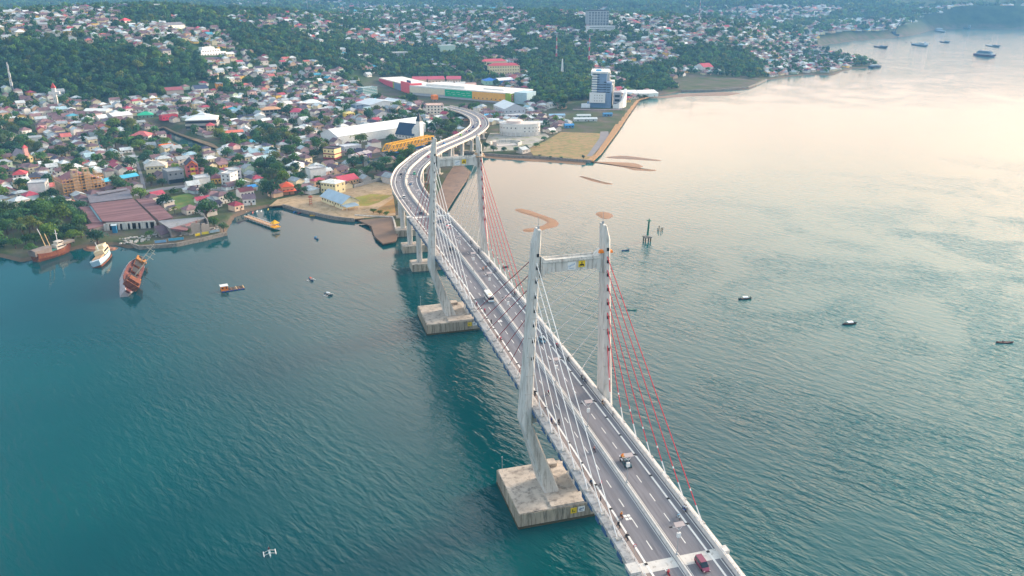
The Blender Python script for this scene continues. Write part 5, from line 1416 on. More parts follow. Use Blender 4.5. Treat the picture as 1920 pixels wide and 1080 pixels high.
p = GT(1054, 137); t = thing("obelisk", "white tapering monument column behind the grey hotel lot", "monument", p); mb = MB(); mb.box((0, 0, 12), (4, 4, 24), 0, (1.6, 1.6)); sub(t, "shaft", mb, M_white); mb = MB(); mb.box((0, 0, .6), (16, 16, 1.6)); sub(t, "plinth", mb, M_tower); FOOT.append((p.x, p.y, 14))
p = GT(106, 196); t = thing("cross_tower", "white cross-shaped bell tower with a red cap among the inland houses", "tower", (p.x, p.y, p.z - .5)); mb = MB(); mb.box((0, 0, 10), (4, 4, 20)); mb.box((0, 0, 14), (12, 3.8, 3)); sub(t, "shaft", mb, M_wall, '#e2dcd8'); mb = MB(); mb.hip((0, 0), 4, 4, 20, 6); sub(t, "cap", mb, M_roofclean, '#b9453f'); FOOT.append((p.x, p.y, 8)); MARKS.append(("the white cross tower", p.x, p.y))
p = G(686, 312, 2); t = thing("concrete_column", "square grey water tank column beside the climbing street", "water tower", (p.x, p.y, 2)); mb = MB(); mb.box((0, 0, 4.5), (3, 3, 9)); sub(t, "shaft", mb, M_conc); mb = MB(); mb.box((0, 0, 9.4), (3.4, 3.4, .8)); sub(t, "cap", mb, M_conc)
p = G(583, 385, 2); t = thing("belfry", "rust red steel belfry frame in the sandy yard", "belfry", (p.x, p.y, 2)); mb = MB()
for sx, sy in ((-1, -1), (1, -1), (1, 1), (-1, 1)): mb.tube((sx * .9, sy * .9, 0), (sx * .8, sy * .8, 6.4), .13, .13, 4)
for z in (1.5, 3, 4.5, 6): mb.box((0, 0, z), (1.9, 1.9, .14))
sub(t, "frame", mb, mat("rust_red", lin('#a8583f'))); mb = MB(); mb.hip((0, 0), 2.2, 2.2, 6.4, 1.2); sub(t, "cap", mb, mat("rust_red", lin('#a8583f')))

# --- yellow truss bridge over the river mouth
T0, T1 = G(722, 286, 4), G(814, 262, 6); d = T1 - T0; L = math.hypot(d.x, d.y); rz = math.atan2(d.y, d.x)
tb = thing("truss_bridge", "yellow steel truss road bridge with blue deck girders", "bridge", (T0.x, T0.y, 4), rz); MARKS.append(("the yellow truss bridge", (T0.x + T1.x) / 2, (T0.y + T1.y) / 2))
nb = 12; hgt = 7.0
for sy in (-4.2, 4.2):
    mb = MB(); mb.box((L / 2, sy, .6), (L, .7, .8)); mb.box((L / 2, sy, hgt), (L * .86, .7, .7))
    mb.tube((0, sy, .6), (L * .07, sy, hgt), .4, .4, 4); mb.tube((L, sy, .6), (L * .93, sy, hgt), .4, .4, 4)
    for k in range(nb):
        x0 = L * .07 + L * .86 * k / nb; x1 = L * .07 + L * .86 * (k + 1) / nb; xm = (x0 + x1) / 2
        mb.tube((x0, sy, hgt), (xm, sy, .6), .3, .3, 4); mb.tube((xm, sy, .6), (x1, sy, hgt), .3, .3, 4); mb.tube((x0, sy, .6), (x0, sy, hgt), .22, .22, 4)
    mb.build("truss_lattice", M_yellow, tb)
mb = MB()
for k in range(nb + 1):
    x0 = L * .07 + L * .86 * k / nb; mb.box((x0, 0, hgt), (.5, 8.4, .5))
    if k < nb: mb.tube((x0, -4.2, hgt), (x0 + L * .86 / nb, 4.2, hgt), .18, .18, 4); mb.tube((x0, 4.2, hgt), (x0 + L * .86 / nb, -4.2, hgt), .18, .18, 4)
mb.build("top_lattice", M_yellow, tb)
mb = MB(); mb.box((L / 2, 0, .1), (L, 8.0, .5)); mb.build("deck", M_road, tb)
for sy in (-4.6, 4.6):
    mb = MB(); mb.box((L / 2, sy, -.9), (L, .4, 1.8)); mb.build("edge_girder", mat("girder_blue", lin('#255a92')), tb)
for x in (1, L - 1):
    mb = MB(); mb.box((x, 0, -3), (3, 11, 4.4)); mb.build("abutment", M_conc, tb)
NOBUILD.append([tuple(G(*q, 2)[:2]) for q in ((712, 297), (820, 268), (830, 250), (812, 250), (720, 276))])

# --- yellow jetty with shelter
J0, J1 = G(461, 404, 2), G(514, 424, 1.6); d = J1 - J0; L = math.hypot(d.x, d.y); rz = math.atan2(d.y, d.x)
jt = thing("jetty", "narrow jetty with white and yellow railings ending in a yellow shelter", "jetty", (J0.x, J0.y, 0), rz); MARKS.append(("the yellow jetty", J0.x, J0.y))
mb = MB(); mb.box((L / 2, 0, 1.5), (L, 3.0, .4)); mb.build("deck", mat("jetty_deck", lin('#d59a63'), .9, .2, .4), jt)
for sy in (-1.45, 1.45):
    mb = MB(); mb.box((L / 2, sy, 2.6), (L, .12, .14)); mb.box((L / 2, sy, 2.2), (L, .1, .1))
    for k in range(int(L / 2)): mb.box((k * 2 + 1, sy, 2.1), (.14, .14, 1.0))
    mb.build("railing", M_white, jt)
for k in range(8):
    for sy in (-1.2, 1.2):
        mb = MB(); mb.tube((L * (k + .5) / 8, sy, -2), (L * (k + .5) / 8, sy, 1.4), .2); mb.build("pile", M_conc, jt)
mb = MB(); mb.box((L + 1.5, 0, 1.5), (5, 5, .4))
mb.build("platform", M_yellow, jt)
mb = MB(); mb.hip((L + 1.5, 0), 3.6, 3.6, 4.2, 2.2, 0, .5); mb.build("shelter_roof", M_yellow, jt)
for sx in (-1.5, 1.5):
    for sy in (-1.5, 1.5):
        mb = MB(); mb.box((L + 1.5 + sx, sy, 2.9), (.25, .25, 2.6)); mb.build("shelter_post", M_yellow, jt)
mb = MB(); mb.tube((L - 6, 1.3, 1.7), (L - 6, 1.3, 8), .07); mb.box((L - 6, 1.3, 8), (.6, .3, .2)); mb.build("lamp_post", M_steel, jt)
# ---------------------------------------------------------------- boats and ships
M_hull = mat("hull_paint", use_obj=True, rough=.6, var=.18, scale=.5, dirt=lin('#6d4a3a'), dirt_amt=.12)
M_rusthull = mat("rusty_hull", lin('#6f4030'), .9, .4, .3, dirt=lin('#a5713f'), dirt_amt=.3)
M_bottom = mat("hull_bottom", lin('#a9a3a6'), .85, .25, .15, dirt=lin('#8d6a62'), dirt_amt=.3)
M_rustdeck = mat("rusty_deck", lin('#5f383a'), .9, .45, .4, dirt=lin('#96603f'), dirt_amt=.35)


def hull(mb, L, W, D, z0=0.0, sheer=.5, stern=.75, n=13, rim=0.0):
    """open or decked hull along local x, bow at +x, keel at z0, gunwale at z0 + D"""
    rings = []
    for k in range(n):
        u = k / (n - 1); x = -L / 2 + L * u
        b = (stern + (1 - stern) * min(1, u / .3)) if u < .3 else 1.0 if u < .55 else max(.02, 1 - ((u - .55) / .45) ** 2.0)
        w = W / 2 * b; zs = z0 + D + sheer * (2 * u - .9) ** 2 * D
        kz = z0 + (D * .75 * max(0, (u - .85) / .15) ** 1.5)
        pts = [(x, -w, zs), (x, -w * .96, (zs + kz) / 2), (x, -w * .65, kz + D * .12), (x, 0, kz), (x, w * .65, kz + D * .12), (x, w * .96, (zs + kz) / 2), (x, w, zs)]
        if rim: pts += [(x, w - min(rim, w * .6), zs), (x, w - min(rim, w * .6), zs - rim * 2.2), (x, -w + min(rim, w * .6), zs - rim * 2.2), (x, -w + min(rim, w * .6), zs)]
        rings.append(pts)
    mb.loft([r_[::-1] for r_ in rings])
    return mb


def between(a, b, z=0.0):
    A, Bv = G(*a, z), G(*b, z); d = Bv - A
    return (A + Bv) / 2, math.hypot(d.x, d.y), math.atan2(d.y, d.x)


# the capsized wreck
c, L, rz = between((238, 555), (262, 492))
L = 60.0
wr = thing("shipwreck", "rust-eaten steel shipwreck lying on its side in the bay", "shipwreck", (c.x, c.y, 1.0), 0)
wr.rotation_euler = (0, 0, rz)
ROLL_M = Matrix.Rotation(math.radians(42), 4, 'X')


def rolled(o):
    o.matrix_local = Matrix.Translation((0, 0.5, 0.2)) @ Matrix.Rotation(math.radians(42), 4, 'X') @ Matrix.Translation((0, 0, -4.2))
    return o


mb = MB(); hull(mb, L, 11, 5.6, 0, .25, .3, 17, .6); rolled(sub(wr, "hull", mb, M_bottom))
mb = MB(); hull(mb, L * .985, 10.4, 2.2, 4.0, .22, .3, 17); rolled(sub(wr, "deck", mb, M_rustdeck))
for k, x in enumerate((-11, 1.0, 12)):
    m2 = MB(); m2.box((x, .3, 7.4), (8, 5, 1.0)); h_ = rolled(sub(wr, "hatch_coaming", m2, M_rusthull)); m2 = MB(); m2.box((x, .3, 7.95), (7.2, 4.3, .2)); sub(h_, "hatch_opening", m2, M_black)
mb = MB(); mb.box((-21, 0, 8.2), (9, 7.5, 3)); mb.box((-21.5, 0, 10.4), (5.5, 6, 1.6)); rolled(sub(wr, "deckhouse", mb, M_rusthull))
mb = MB(); mb.box((-17, -3.0, 8.6), (7, .5, 3)); rolled(sub(wr, "bulkhead", mb, mat("rust_orange", lin('#9a6a35'), .85, .3, .4)))
mb = MB(); mb.box((20, 0, 8.0), (7, 5.6, 1.6)); mb.box((17, -2, 8.8), (2.4, 2.4, 1.5)); rolled(sub(wr, "forecastle", mb, mat("rust_orange")))
mb = MB(); mb.tube((22, 0, 8.8), (22, 0, 9.2), 1.9, 1.7, 12); rolled(sub(wr, "winch_ring", mb, M_black))
for x, hgt in ((17, 12), (-8, 17)):
    mb = MB(); mb.tube((x, 0, 7), (x, 0, 9 + hgt), .35, .18); mb.tube((x, -2.4, 9 + hgt * .72), (x, 2.4, 9 + hgt * .72), .14); mb.tube((x, -1.4, 9 + hgt * .9), (x, 1.4, 9 + hgt * .9), .12); rolled(sub(wr, "mast", mb, mat("mast_grey", lin('#b9b4a6'))))
for y in (-5.6,):
    mb = MB()
    for k in range(12): mb.box((-20 + 3.6 * k, y, 7.0), (.4, .3, 1.4))
    rolled(sub(wr, "railing", mb, M_rusthull))
# the leaning coaster
c, L, rz = between((182, 502), (206, 474))
lb = thing("leaning_boat", "small cream and pale blue coaster heeled over close to the shore", "boat", (c.x, c.y, .6), rz)
def tilt(o, a=-16): o.matrix_local = Matrix.Rotation(math.radians(a), 4, 'X') @ o.matrix_local; return o
mb = MB(); hull(mb, 28, 7.5, 4.2, -1.4, .3, .7, 13, .3); tilt(sub(lb, "hull", mb, M_hull, '#9fbccb'))
mb = MB(); hull(mb, 28.3, 7.7, 1.5, -1.6, .3, .7, 13); tilt(sub(lb, "bottom", mb, M_rusthull))
mb = MB(); mb.box((3.5, 0, 4.2), (11, 5.6, 3.2)); mb.box((5.5, 0, 6.6), (6, 4.8, 2.0)); tilt(sub(lb, "deckhouse", mb, M_hull, '#e2cda6'))
mb = MB(); mb.box((3.5, -2.85, 4.5), (9, .15, 1.1)); mb.box((3.5, 2.85, 4.5), (9, .15, 1.1)); mb.box((8.6, 0, 6.8), (.15, 4, .9)); tilt(sub(lb, "window_band", mb, M_glass))
mb = MB(); mb.box((-6.5, 0, 3.2), (7, 5.2, .6)); tilt(sub(lb, "hatch_cover", mb, M_hull, '#d9a67c')); mb = MB(); mb.tube((0, 0, 5), (0, 0, 11), .16); mb.tube((-2, 0, 6), (0, 0, 9), .1); tilt(sub(lb, "mast", mb, M_rail))
mb = MB(); mb.box((-12.4, 0, 3.1), (2.6, 4.2, .5)); tilt(sub(lb, "stern_platform", mb, M_white))
# the moored fishing vessel
c, L, rz = between((66, 492), (134, 470))
fv = thing("fishing_vessel", "old rust-streaked fishing vessel moored beside the shore trees", "ship", (c.x, c.y + 1, 0), rz)
mb = MB(); hull(mb, L, 8.5, 5.0, -1.0, .35, .8, 15, .4); sub(fv, "hull", mb, M_rusthull)
mb = MB(); hull(mb, L * .98, 8.2, 1.2, 2.6, .4, .8, 15); sub(fv, "deck", mb, M_rustdeck)
mb = MB(); mb.box((L * .18, 0, 5.2), (6.5, 4.6, 2.6)); mb.box((L * .18, 0, 7.4), (4, 3.6, 1.9)); sub(fv, "wheelhouse", mb, M_hull, '#c9c2b6'); mb = MB(); mb.box((L * .18, -1.86, 7.6), (3.2, .12, .7)); mb.box((L * .18, -2.36, 5.5), (5.4, .12, .7)); sub(fv, "window_band", mb, M_glass)
mb = MB(); mb.box((-L * .33, 0, 5.2), (11, 6, 3)); mb.gable((-L * .33, 0), 11, 6, 6.7, .8, 0, .2); sub(fv, "deck_shelter", mb, M_hull, '#7d736e')
mb = MB(); mb.box((-L * .12, 0, 4.4), (7, 5, .8)); sub(fv, "cargo_hatch", mb, M_hull, '#2f6f6a')
for x in (-L * .14, -L * .03):
    m2 = MB(); m2.tube((x, 0, 4), (x - 2.5, 0, 15), .3, .2); sub(fv, "derrick_boom", m2, M_hull, '#d9bd8d')
mb = MB(); mb.tube((-L * .14 - 2.5, 0, 15), (-L * .19 - 2.5, 0, 19), .2); mb.tube((L * .16, 0, 9), (L * .16, 0, 15.5), .22); mb.box((L * .16, 0, 13), (.3, 2.6, .2)); sub(fv, "mast", mb, M_rail)
mb = MB(); mb.box((L * .40, 0, 6.2), (8, 4.6, 1.2)); sub(fv, "bow_bulwark", mb, M_hull, '#8a7f76')
# fish farm raft
c, L, rz = between((420, 545), (452, 540))
rf_ = thing("fish_raft", "floating fish pen raft with an orange hut under a white roof", "raft", (c.x, c.y, 0), rz)
mb = MB(); mb.box((-4.2, 0, 1.6), (3.6, 3.2, 2.2)); sub(rf_, "hut", mb, M_orange); mb = MB(); mb.box((-4.2, .3, 2.9), (4.2, 3.8, .16)); sub(rf_, "hut_roof", mb, M_white)
for x in (-5.2, -3.2):
    m2 = MB(); m2.box((x, -1.62, 1.9), (.8, .1, .8)); sub(rf_, "window", m2, M_black)
mb = MB(); mb.box((0, 0, .3), (12, 4.6, .35)); sub(rf_, "pontoon", mb, M_wood)
for i in range(4):
    for j in range(2):
        m2 = MB(); m2.box((-1.6 + 1.9 * i + (.25 if i > 1 else 0), -1.05 + 2.1 * j, .49), (1.35, 1.5, .06)); sub(rf_, "net_pen", m2, M_black)
mb = MB(); mb.box((5.7, 0, .62), (.4, 4.7, .3)); mb.box((2.05, 0, .62), (.4, 4.7, .3)); sub(rf_, "plank", mb, mat("new_wood", lin('#d9b487')))
for k in range(6):
    m2 = MB(); m2.tube((-5 + 2 * k - .7, -2.4, .1), (-5 + 2 * k + .7, -2.4, .1), .32, .32, 8); sub(rf_, "float_drum", m2, mat("drum_blue", lin('#1d2f8a')))
# harbour beacon
p = G(1213, 452, 0)
bc = thing("light_beacon", "slim green light beacon on a concrete piled platform", "beacon", (p.x, p.y, 0)); mb = MB(); mb.tube((.2, 0, 3.3), (.6, 0, 13.6), .7, .5, 10); sub(bc, "tower", mb, mat("beacon_green", lin('#0f6b58')))
mb = MB(); mb.box((.6, 0, 13.6), (2.2, 2.2, .3)); mb.tube((.6, 0, 13.7), (.6, 0, 15.0), .3); sub(bc, "lantern_gallery", mb, mat("beacon_green"))
mb = MB(); mb.box((0, 0, 2.9), (4.8, 4.2, .8)); sub(bc, "platform", mb, M_seawall); mb = MB()
for sx in (-2.3, 0, 2.3): mb.box((sx, -2.0, 3.8), (.12, .12, 1.0)); mb.box((sx, 2.0, 3.8), (.12, .12, 1.0))
mb.box((0, -2.0, 4.3), (4.7, .1, .1)); mb.box((0, 2.0, 4.3), (4.7, .1, .1)); sub(bc, "railing", mb, M_rail)
for sx in (-1.8, 1.8):
    for sy in (-1.5, 1.5):
        m2 = MB(); m2.tube((sx, sy, -3), (sx, sy, 2.5), .42, .42, 8); sub(bc, "pile", m2, M_algae)
for k, (x, y, h_, lb_) in enumerate([(1233.5, 433, 1.6, "short dark mooring pile nearest the green beacon"), (1235.5, 432, 3.0, "tallest dark mooring pile near the green beacon"), (1239, 434.5, 2.6, "leaning dark mooring pile near the green beacon"), (1241.5, 432, 1.8, "stubby dark mooring pile farthest from the green beacon")]):
    p = G(x, y, 0); t = thing("mooring_pile", lb_, "pile", (p.x, p.y, 0), 0, "dark piles beside the green beacon"); mb = MB(); mb.tube((0, 0, -2), (.2 * (k - 1), 0, h_), .32, .26, 8); sub(t, "shaft", mb, M_algae); mb = MB(); mb.tube((.2 * (k - 1), 0, h_), (.2 * (k - 1), 0, h_ + .2), .36, .3, 8); sub(t, "cap", mb, M_black)

# people: one continuous skinned body each
def body_mesh(name, joints, edges):
    me = bpy.data.meshes.new(name); me.from_pydata([j[:3] for j in joints], edges, [])
    o = bpy.data.objects.new(name, me); col.objects.link(o)
    sk = o.modifiers.new("skin", 'SKIN')
    for v, j in zip(me.skin_vertices[0].data, joints): v.radius = (j[3], j[4] if len(j) > 4 else j[3])
    me.skin_vertices[0].data[0].use_root = True
    ss = o.modifiers.new("sub", 'SUBSURF'); ss.levels = 1; ss.render_levels = 1
    dg = bpy.context.evaluated_depsgraph_get(); dg.update()
    m2 = bpy.data.meshes.new_from_object(o.evaluated_get(dg)); m2.name = name
    bpy.data.objects.remove(o)
    for m in (M_cloth, M_skin, mat("trousers", lin('#2b2d36'))): m2.materials.append(m)
    return m2


# pelvis, chest, neck, head, shoulders/elbows/hands, hips/knees/feet
SIT = [(0, 0, .0, .15), (0, .06, .28, .15), (0, .08, .50, .16), (0, .10, .62, .06), (0, .12, .72, .10), (0, .13, .84, .085),
       (-.2, .10, .50, .06), (-.27, .25, .28, .045), (-.24, .48, .24, .04), (-.24, .56, .23, .035), (.2, .10, .50, .06), (.27, .25, .28, .045), (.24, .48, .24, .04), (.24, .56, .23, .035),
       (-.14, .10, -.02, .10), (-.19, .45, -.02, .075), (-.17, .35, -.42, .05), (-.17, .50, -.46, .04), (.14, .10, -.02, .10), (.19, .45, -.02, .075), (.17, .35, -.42, .05), (.17, .50, -.46, .04)]
STAND = [(0, 0, .92, .14), (0, 0, 1.15, .14), (0, 0, 1.38, .16), (0, .0, 1.49, .06), (0, .02, 1.58, .10), (0, .02, 1.70, .08),
         (-.2, 0, 1.38, .06), (-.25, 0, 1.10, .045), (-.26, .06, .88, .04), (-.26, .08, .80, .035), (.2, 0, 1.38, .06), (.25, 0, 1.10, .045), (.26, .06, .88, .04), (.26, .08, .80, .035),
         (-.11, 0, .84, .10), (-.12, .02, .48, .07), (-.12, 0, .08, .05), (-.12, .14, .04, .045), (.11, 0, .84, .10), (.12, .02, .48, .07), (.12, 0, .08, .05), (.12, .14, .04, .045)]
EDG = [(0, 1), (1, 2), (2, 3), (3, 4), (4, 5), (2, 6), (6, 7), (7, 8), (8, 9), (2, 10), (10, 11), (11, 12), (12, 13), (0, 14), (14, 15), (15, 16), (16, 17), (0, 18), (18, 19), (19, 20), (20, 21)]
ME_SIT = body_mesh("person", SIT, EDG); ME_STAND = body_mesh("person", STAND, EDG)
for me, kz, kh in ((ME_SIT, .02, .58), (ME_STAND, .90, 1.46)):
    for pl in me.polygons:
        cz = pl.center.z; hand = abs(pl.center.x) > .2 and (pl.center.y > .40 and cz > .1 if me is ME_SIT else cz < .93 and cz > .74)
        pl.material_index = 1 if cz > kh or hand else (2 if cz < kz + .04 else 0)
_hm = MB()
for k in range(4):
    pass
def cap_mesh(name, m, h0):
    mb = MB(); rings = []
    for a, r_ in ((-.06, .118), (.02, .128), (.08, .105), (.125, .05)):
        rings.append([(r_ * math.cos(2 * math.pi * i / 10), r_ * 1.15 * math.sin(2 * math.pi * i / 10), a) for i in range(10)])
    mb.loft(rings); me = bpy.data.meshes.new(name); me.from_pydata(mb.v, [], mb.f); me.materials.append(m); return me
ME_HELMET = cap_mesh("helmet", M_paintobj, 0); ME_HAIR = cap_mesh("hair", mat("hair_black", (.012, .01, .009)), 0)


def person(label, loc, rz, shirt, sitting=True, helmet=None, group=None):
    o = bpy.data.objects.new("person", ME_SIT if sitting else ME_STAND); col.objects.link(o)
    o.location = loc; o.rotation_euler = (0, 0, rz); tag(o, label, "person", group, color=lin(shirt))
    h = bpy.data.objects.new("helmet" if helmet else "hair", ME_HELMET if helmet else ME_HAIR); col.objects.link(h); h.parent = o
    h.location = (0, .125, .80) if sitting else (0, .02, 1.67)
    if helmet: h.color = (*lin(helmet), 1)
    return o


def canoe(x, y, rz, L, label, hullc, canopy=None, outrig=True, crew=(), group="small boats on the bay", name="outrigger_canoe"):
    p = G(x, y, 0)
    t = thing(name, label, "boat", (p.x, p.y, 0), rz, group)
    w = L * .12 if outrig else L * .2
    mb = MB(); hull(mb, L, w, .62, -.18, .5, .35, 11, .06); sub(t, "hull", mb, M_hull, hullc)
    if outrig:
        for sy in (-1, 1):
            m2 = MB(); m2.path([(-L * .28, sy * L * .36, .1), (0, sy * L * .36, .06), (L * .22, sy * L * .36, .16)], .13, 8); sub(t, "outrigger_float", m2, M_white)
        for xx in (-L * .18, L * .12):
            m2 = MB(); m2.path([(xx, -L * .36, .15), (xx, -w * .4, .62), (xx, w * .4, .62), (xx, L * .36, .15)], .055); sub(t, "outrigger_boom", m2, M_rail)
    for k in (-.2, .1):
        m2 = MB(); m2.box((k * L, 0, .34), (.25, w * .85, .06)); sub(t, "thwart", m2, M_wood)
    if canopy:
        m2 = MB(); rings = []
        for xx in (-L * .2, L * .18): rings.append([(xx, w * .7 * math.cos(a), 1.25 + .35 * math.sin(a)) for a in np.linspace(0, math.pi, 7)] + [(xx, w * .66 * math.cos(a), 1.2 + .31 * math.sin(a)) for a in np.linspace(math.pi, 0, 7)])
        m2.loft(rings); sub(t, "canopy", m2, M_cloth, canopy)
        for xx in (-L * .18, L * .16):
            for sy in (-1, 1):
                m3 = MB(); m3.tube((xx, sy * w * .45, .3), (xx, sy * w * .6, 1.3), .035); sub(t, "canopy_post", m3, M_wood)
    for q, sh, lab in crew:
        v = Matrix.Rotation(rz, 3, 'Z') @ Vector((q * L, 0, 0))
        person(lab, (p.x + v.x, p.y + v.y, .50), rz - math.pi / 2, sh)
    return t


R = math.radians
canoe(505.5, 1037, R(97), 4.6, "white outrigger canoe with two white floats in the nearest open water", '#cfe0e2', crew=[(.22, '#5a2030', "paddler in dark red at the bow of the nearest white canoe")])
canoe(583, 525, R(115), 5.5, "outrigger canoe under a coral canopy in the sheltered bay", '#27406a', '#ef7a62')
canoe(616, 553, R(-50), 6.0, "outrigger canoe under a white canopy seaward of the coral-canopied one", '#24546b', '#eef2f4')
canoe(593, 448, R(120), 5.0, "small blue boat closest to the beach and the dark mud", '#2f6a94', '#4d83a8', outrig=False, name="rowing_boat")
canoe(1397, 561, R(-8), 7.4, "long dark canoe with a white awning between the beacon and the open water", '#1d2a34', '#e8edf0', outrig=False, name="long_canoe", crew=[(-.38, '#2a2f4a', "person in dark blue at the stern of the long dark canoe"), (.38, '#333333', "person in grey at the bow of the long dark canoe")])
canoe(1593, 608, R(-6), 7.6, "crowded dark canoe with a white awning farthest out on rippled water", '#2a2530', '#f0f2f4', outrig=False, name="long_canoe", crew=[(-.36, '#5a2a30', "person in maroon at the stern of the crowded canoe"), (.33, '#2a3a4a', "person in navy at the bow of the crowded canoe")])
canoe(1884, 643, R(-17), 8.0, "dark red canoe with one rower at the edge of the bay", '#4a2226', outrig=False, name="long_canoe", crew=[(-.15, '#7a3038', "rower in red in the dark red canoe")])
canoe(1173, 470, R(2), 5.4, "thin blue canoe passing behind the near pylon", '#1f4f78', outrig=False, name="long_canoe")
canoe(1185, 581, R(-20), 5.0, "pale green skiff right beside the near pylon's stay cables", '#9db8a8', outrig=False, name="rowing_boat")
canoe(948, 501, R(10), 4.0, "low dark skiff half swamped near the bridge piers", '#3a3d3a', outrig=False, name="rowing_boat")
BEACH = [(697, 409, '#3f7fae', 70, "blue skiff beached first along the white quay"), (706, 410.5, '#c9d3d6', 65, "white skiff beached between two blue ones"), (711, 411, '#2f8ab5', 72, "bright blue skiff beached in the middle of the row"), (718, 412, '#b9643f', 60, "rust orange skiff beached along the white quay"), (725, 413.5, '#7fb0cc', 70, "pale blue skiff beached along the white quay"), (733, 415, '#2f6d9a', 66, "dark blue skiff beached last along the white quay"), (555, 396.5, '#2b6aa8', 62, "blue and white boat moored under the curved sea wall"), (563, 399, '#7a2f3f', 62, "dark red boat moored under the curved sea wall"), (592, 404, '#e8b41e', 8, "bright yellow boat moored below the church hall")]
for x, y, c_, a_, lb_ in BEACH:
    p = canoe(x, y, R(a_), 7.0 if x > 600 else 8.5, lb_, c_, outrig=False, name="rowing_boat", group="small boats drawn up along the quay")
    p.location.z = .45 if x > 600 else 0
for k, (x, y, c_) in enumerate([(463, 397, '#e8e8e8'), (474, 399, '#e07a6a'), (482, 397, '#f0f0ee'), (490, 396.5, '#eceff0'), (503, 393, '#d9c25a')]):
    canoe(x, y, R(80), 4.2, ["white dinghy closest to the jetty root", "coral red dinghy beside the jetty", "white dinghy just past the coral red one", "white dinghy nearest the middle of the little beach", "yellowish dinghy at the end of the little beach"][k], c_, outrig=False, name="dinghy", group="dinghies beside the yellow jetty")


def ship(a, b, label, hullc, houses, masts=(), D=3.5, W=None, name="ship", cat="ship", funnel=None, group="ships anchored in the outer bay"):
    c, L, rz = between(a, b)
    t = thing(name, label, cat, (c.x, c.y, 0), rz, group)
    W = W or L * .2
    mb = MB(); hull(mb, L, W, D + .8, -.8, .25, .85, 11); sub(t, "hull", mb, M_hull, hullc)
    for x, l_, h0, h_, c_ in houses:
        m2 = MB(); m2.box((x * L, 0, D + h0 + h_ / 2), (l_ * L, W * .78, h_)); s_ = sub(t, "deckhouse", m2, M_hull, c_)
        m3 = MB()
        for sy in (-1, 1): m3.box((x * L, sy * W * .39, D + h0 + h_ * .6), (l_ * L * .92, .12, h_ * .3))
        m3.build("window_band", M_glass, s_)
    for x, h_ in masts:
        m2 = MB(); m2.tube((x * L, 0, D), (x * L, 0, D + h_), .28, .16); m2.tube((x * L, 0, D + h_ * .9), (x * L + 4, 0, D + h_ * .35), .12); sub(t, "mast", m2, M_steel)
    if funnel:
        m2 = MB(); m2.tube((funnel * L, 0, D + 5), (funnel * L, 0, D + 9), W * .14, W * .12, 8); sub(t, "funnel", m2, M_hull, '#3a5a86')
    return t


ship((1827, 104), (1867, 107.5), "large passenger ship with a dark red hull and layered blue decks", '#5a3a50', [(-.02, .78, 0, 3.2, '#d9dee3'), (-.05, .62, 3.2, 3, '#5f86a6'), (-.06, .5, 6.2, 2.6, '#7b99b0')], [(-.2, 13), (.2, 12)], 4.5, None, funnel=-.2)
ship((1641, 88), (1663, 91), "black two-masted cargo schooner with a cabin at the stern", '#1f3040', [(.22, .4, 0, 3.5, '#35576f')], [(-.25, 16), (.15, 16)], 3.0, name="schooner")
ship((1712, 84), (1739, 87.5), "white coastal ferry with a raised wheelhouse anchored mid-bay", '#3f6f8f', [(.12, .62, 0, 3.5, '#e2e4e4'), (.2, .4, 3.5, 3, '#dfe4e6')], [(-.35, 9)], 3.5, name="ferry", cat="ferry", funnel=.3)
ship((1764, 79), (1780, 81), "tiny dark schooner anchored beyond the white ferry", '#2f4a5f', [(.2, .35, 0, 3, '#5a7f95')], [(-.3, 15), (.15, 15)], 2.6, name="schooner")
ship((1851, 86), (1874, 89), "slender schooner with two very tall masts behind the passenger ship", '#6f8a9a', [(.25, .35, 0, 3, '#3a6078')], [(-.2, 26), (.2, 28)], 2.6, name="schooner")
ship((1630, 127.5), (1653, 126), "dark-hulled boat with a white canopy at the harbour tip", '#22405a', [(-.1, .6, .4, 2.6, '#b9c6d0')], [(.1, 6)], 3.2, name="harbour_boat", cat="boat")
ship((1594, 108), (1612, 113), "grey patrol boat with spiked masts inside the harbour tip", '#6f8fa5', [(-.1, .4, 0, 3, '#8fa9b8')], [(-.2, 13), (.12, 13), (.3, 9)], 2.8, name="patrol_boat", cat="boat")
ship((1607, 111), (1627, 117), "grey patrol boat with a tall bridge nearest the harbour tip", '#6a8aa0', [(0, .5, 0, 4, '#9ab0bc'), (0, .25, 4, 3, '#9ab0bc')], [(0, 14), (.25, 9)], 2.8, name="patrol_boat", cat="boat")
ship((1580, 104), (1590, 108), "small white boat docked behind the harbour sheds", '#dfe3e6', [(0, .5, 0, 2.4, '#e8eaec')], [], 2.2, name="harbour_boat", cat="boat")
ship((1757, 58), (1771, 61), "hazy freighter lying off the far shore town", '#5f7f95', [(-.3, .25, 0, 8, '#9fb5c2')], [(.1, 12)], 4, name="freighter")
ship((1806, 53.4), (1820, 54), "faint freighter against the farthest shore", '#5a7a92', [(.3, .2, 0, 10, '#8fa9b8')], [(0, 14)], 5, name="freighter")
for x, y, a_, lb_ in ((1586, 135.5, -15, "dark open boat off the harbour village"), (1613, 140.5, 10, "brown open boat farthest from the harbour village"), (1630, 137, 0, "long brown open boat off the harbour tip"), (1699, 79, 0, "speck-sized open boat between schooner and ferry"), (1709, 79, 0, "speck-sized open boat close to the white ferry")):
    canoe(x, y, R(a_), 9.0, lb_, '#4a4038', outrig=False, name="rowing_boat")
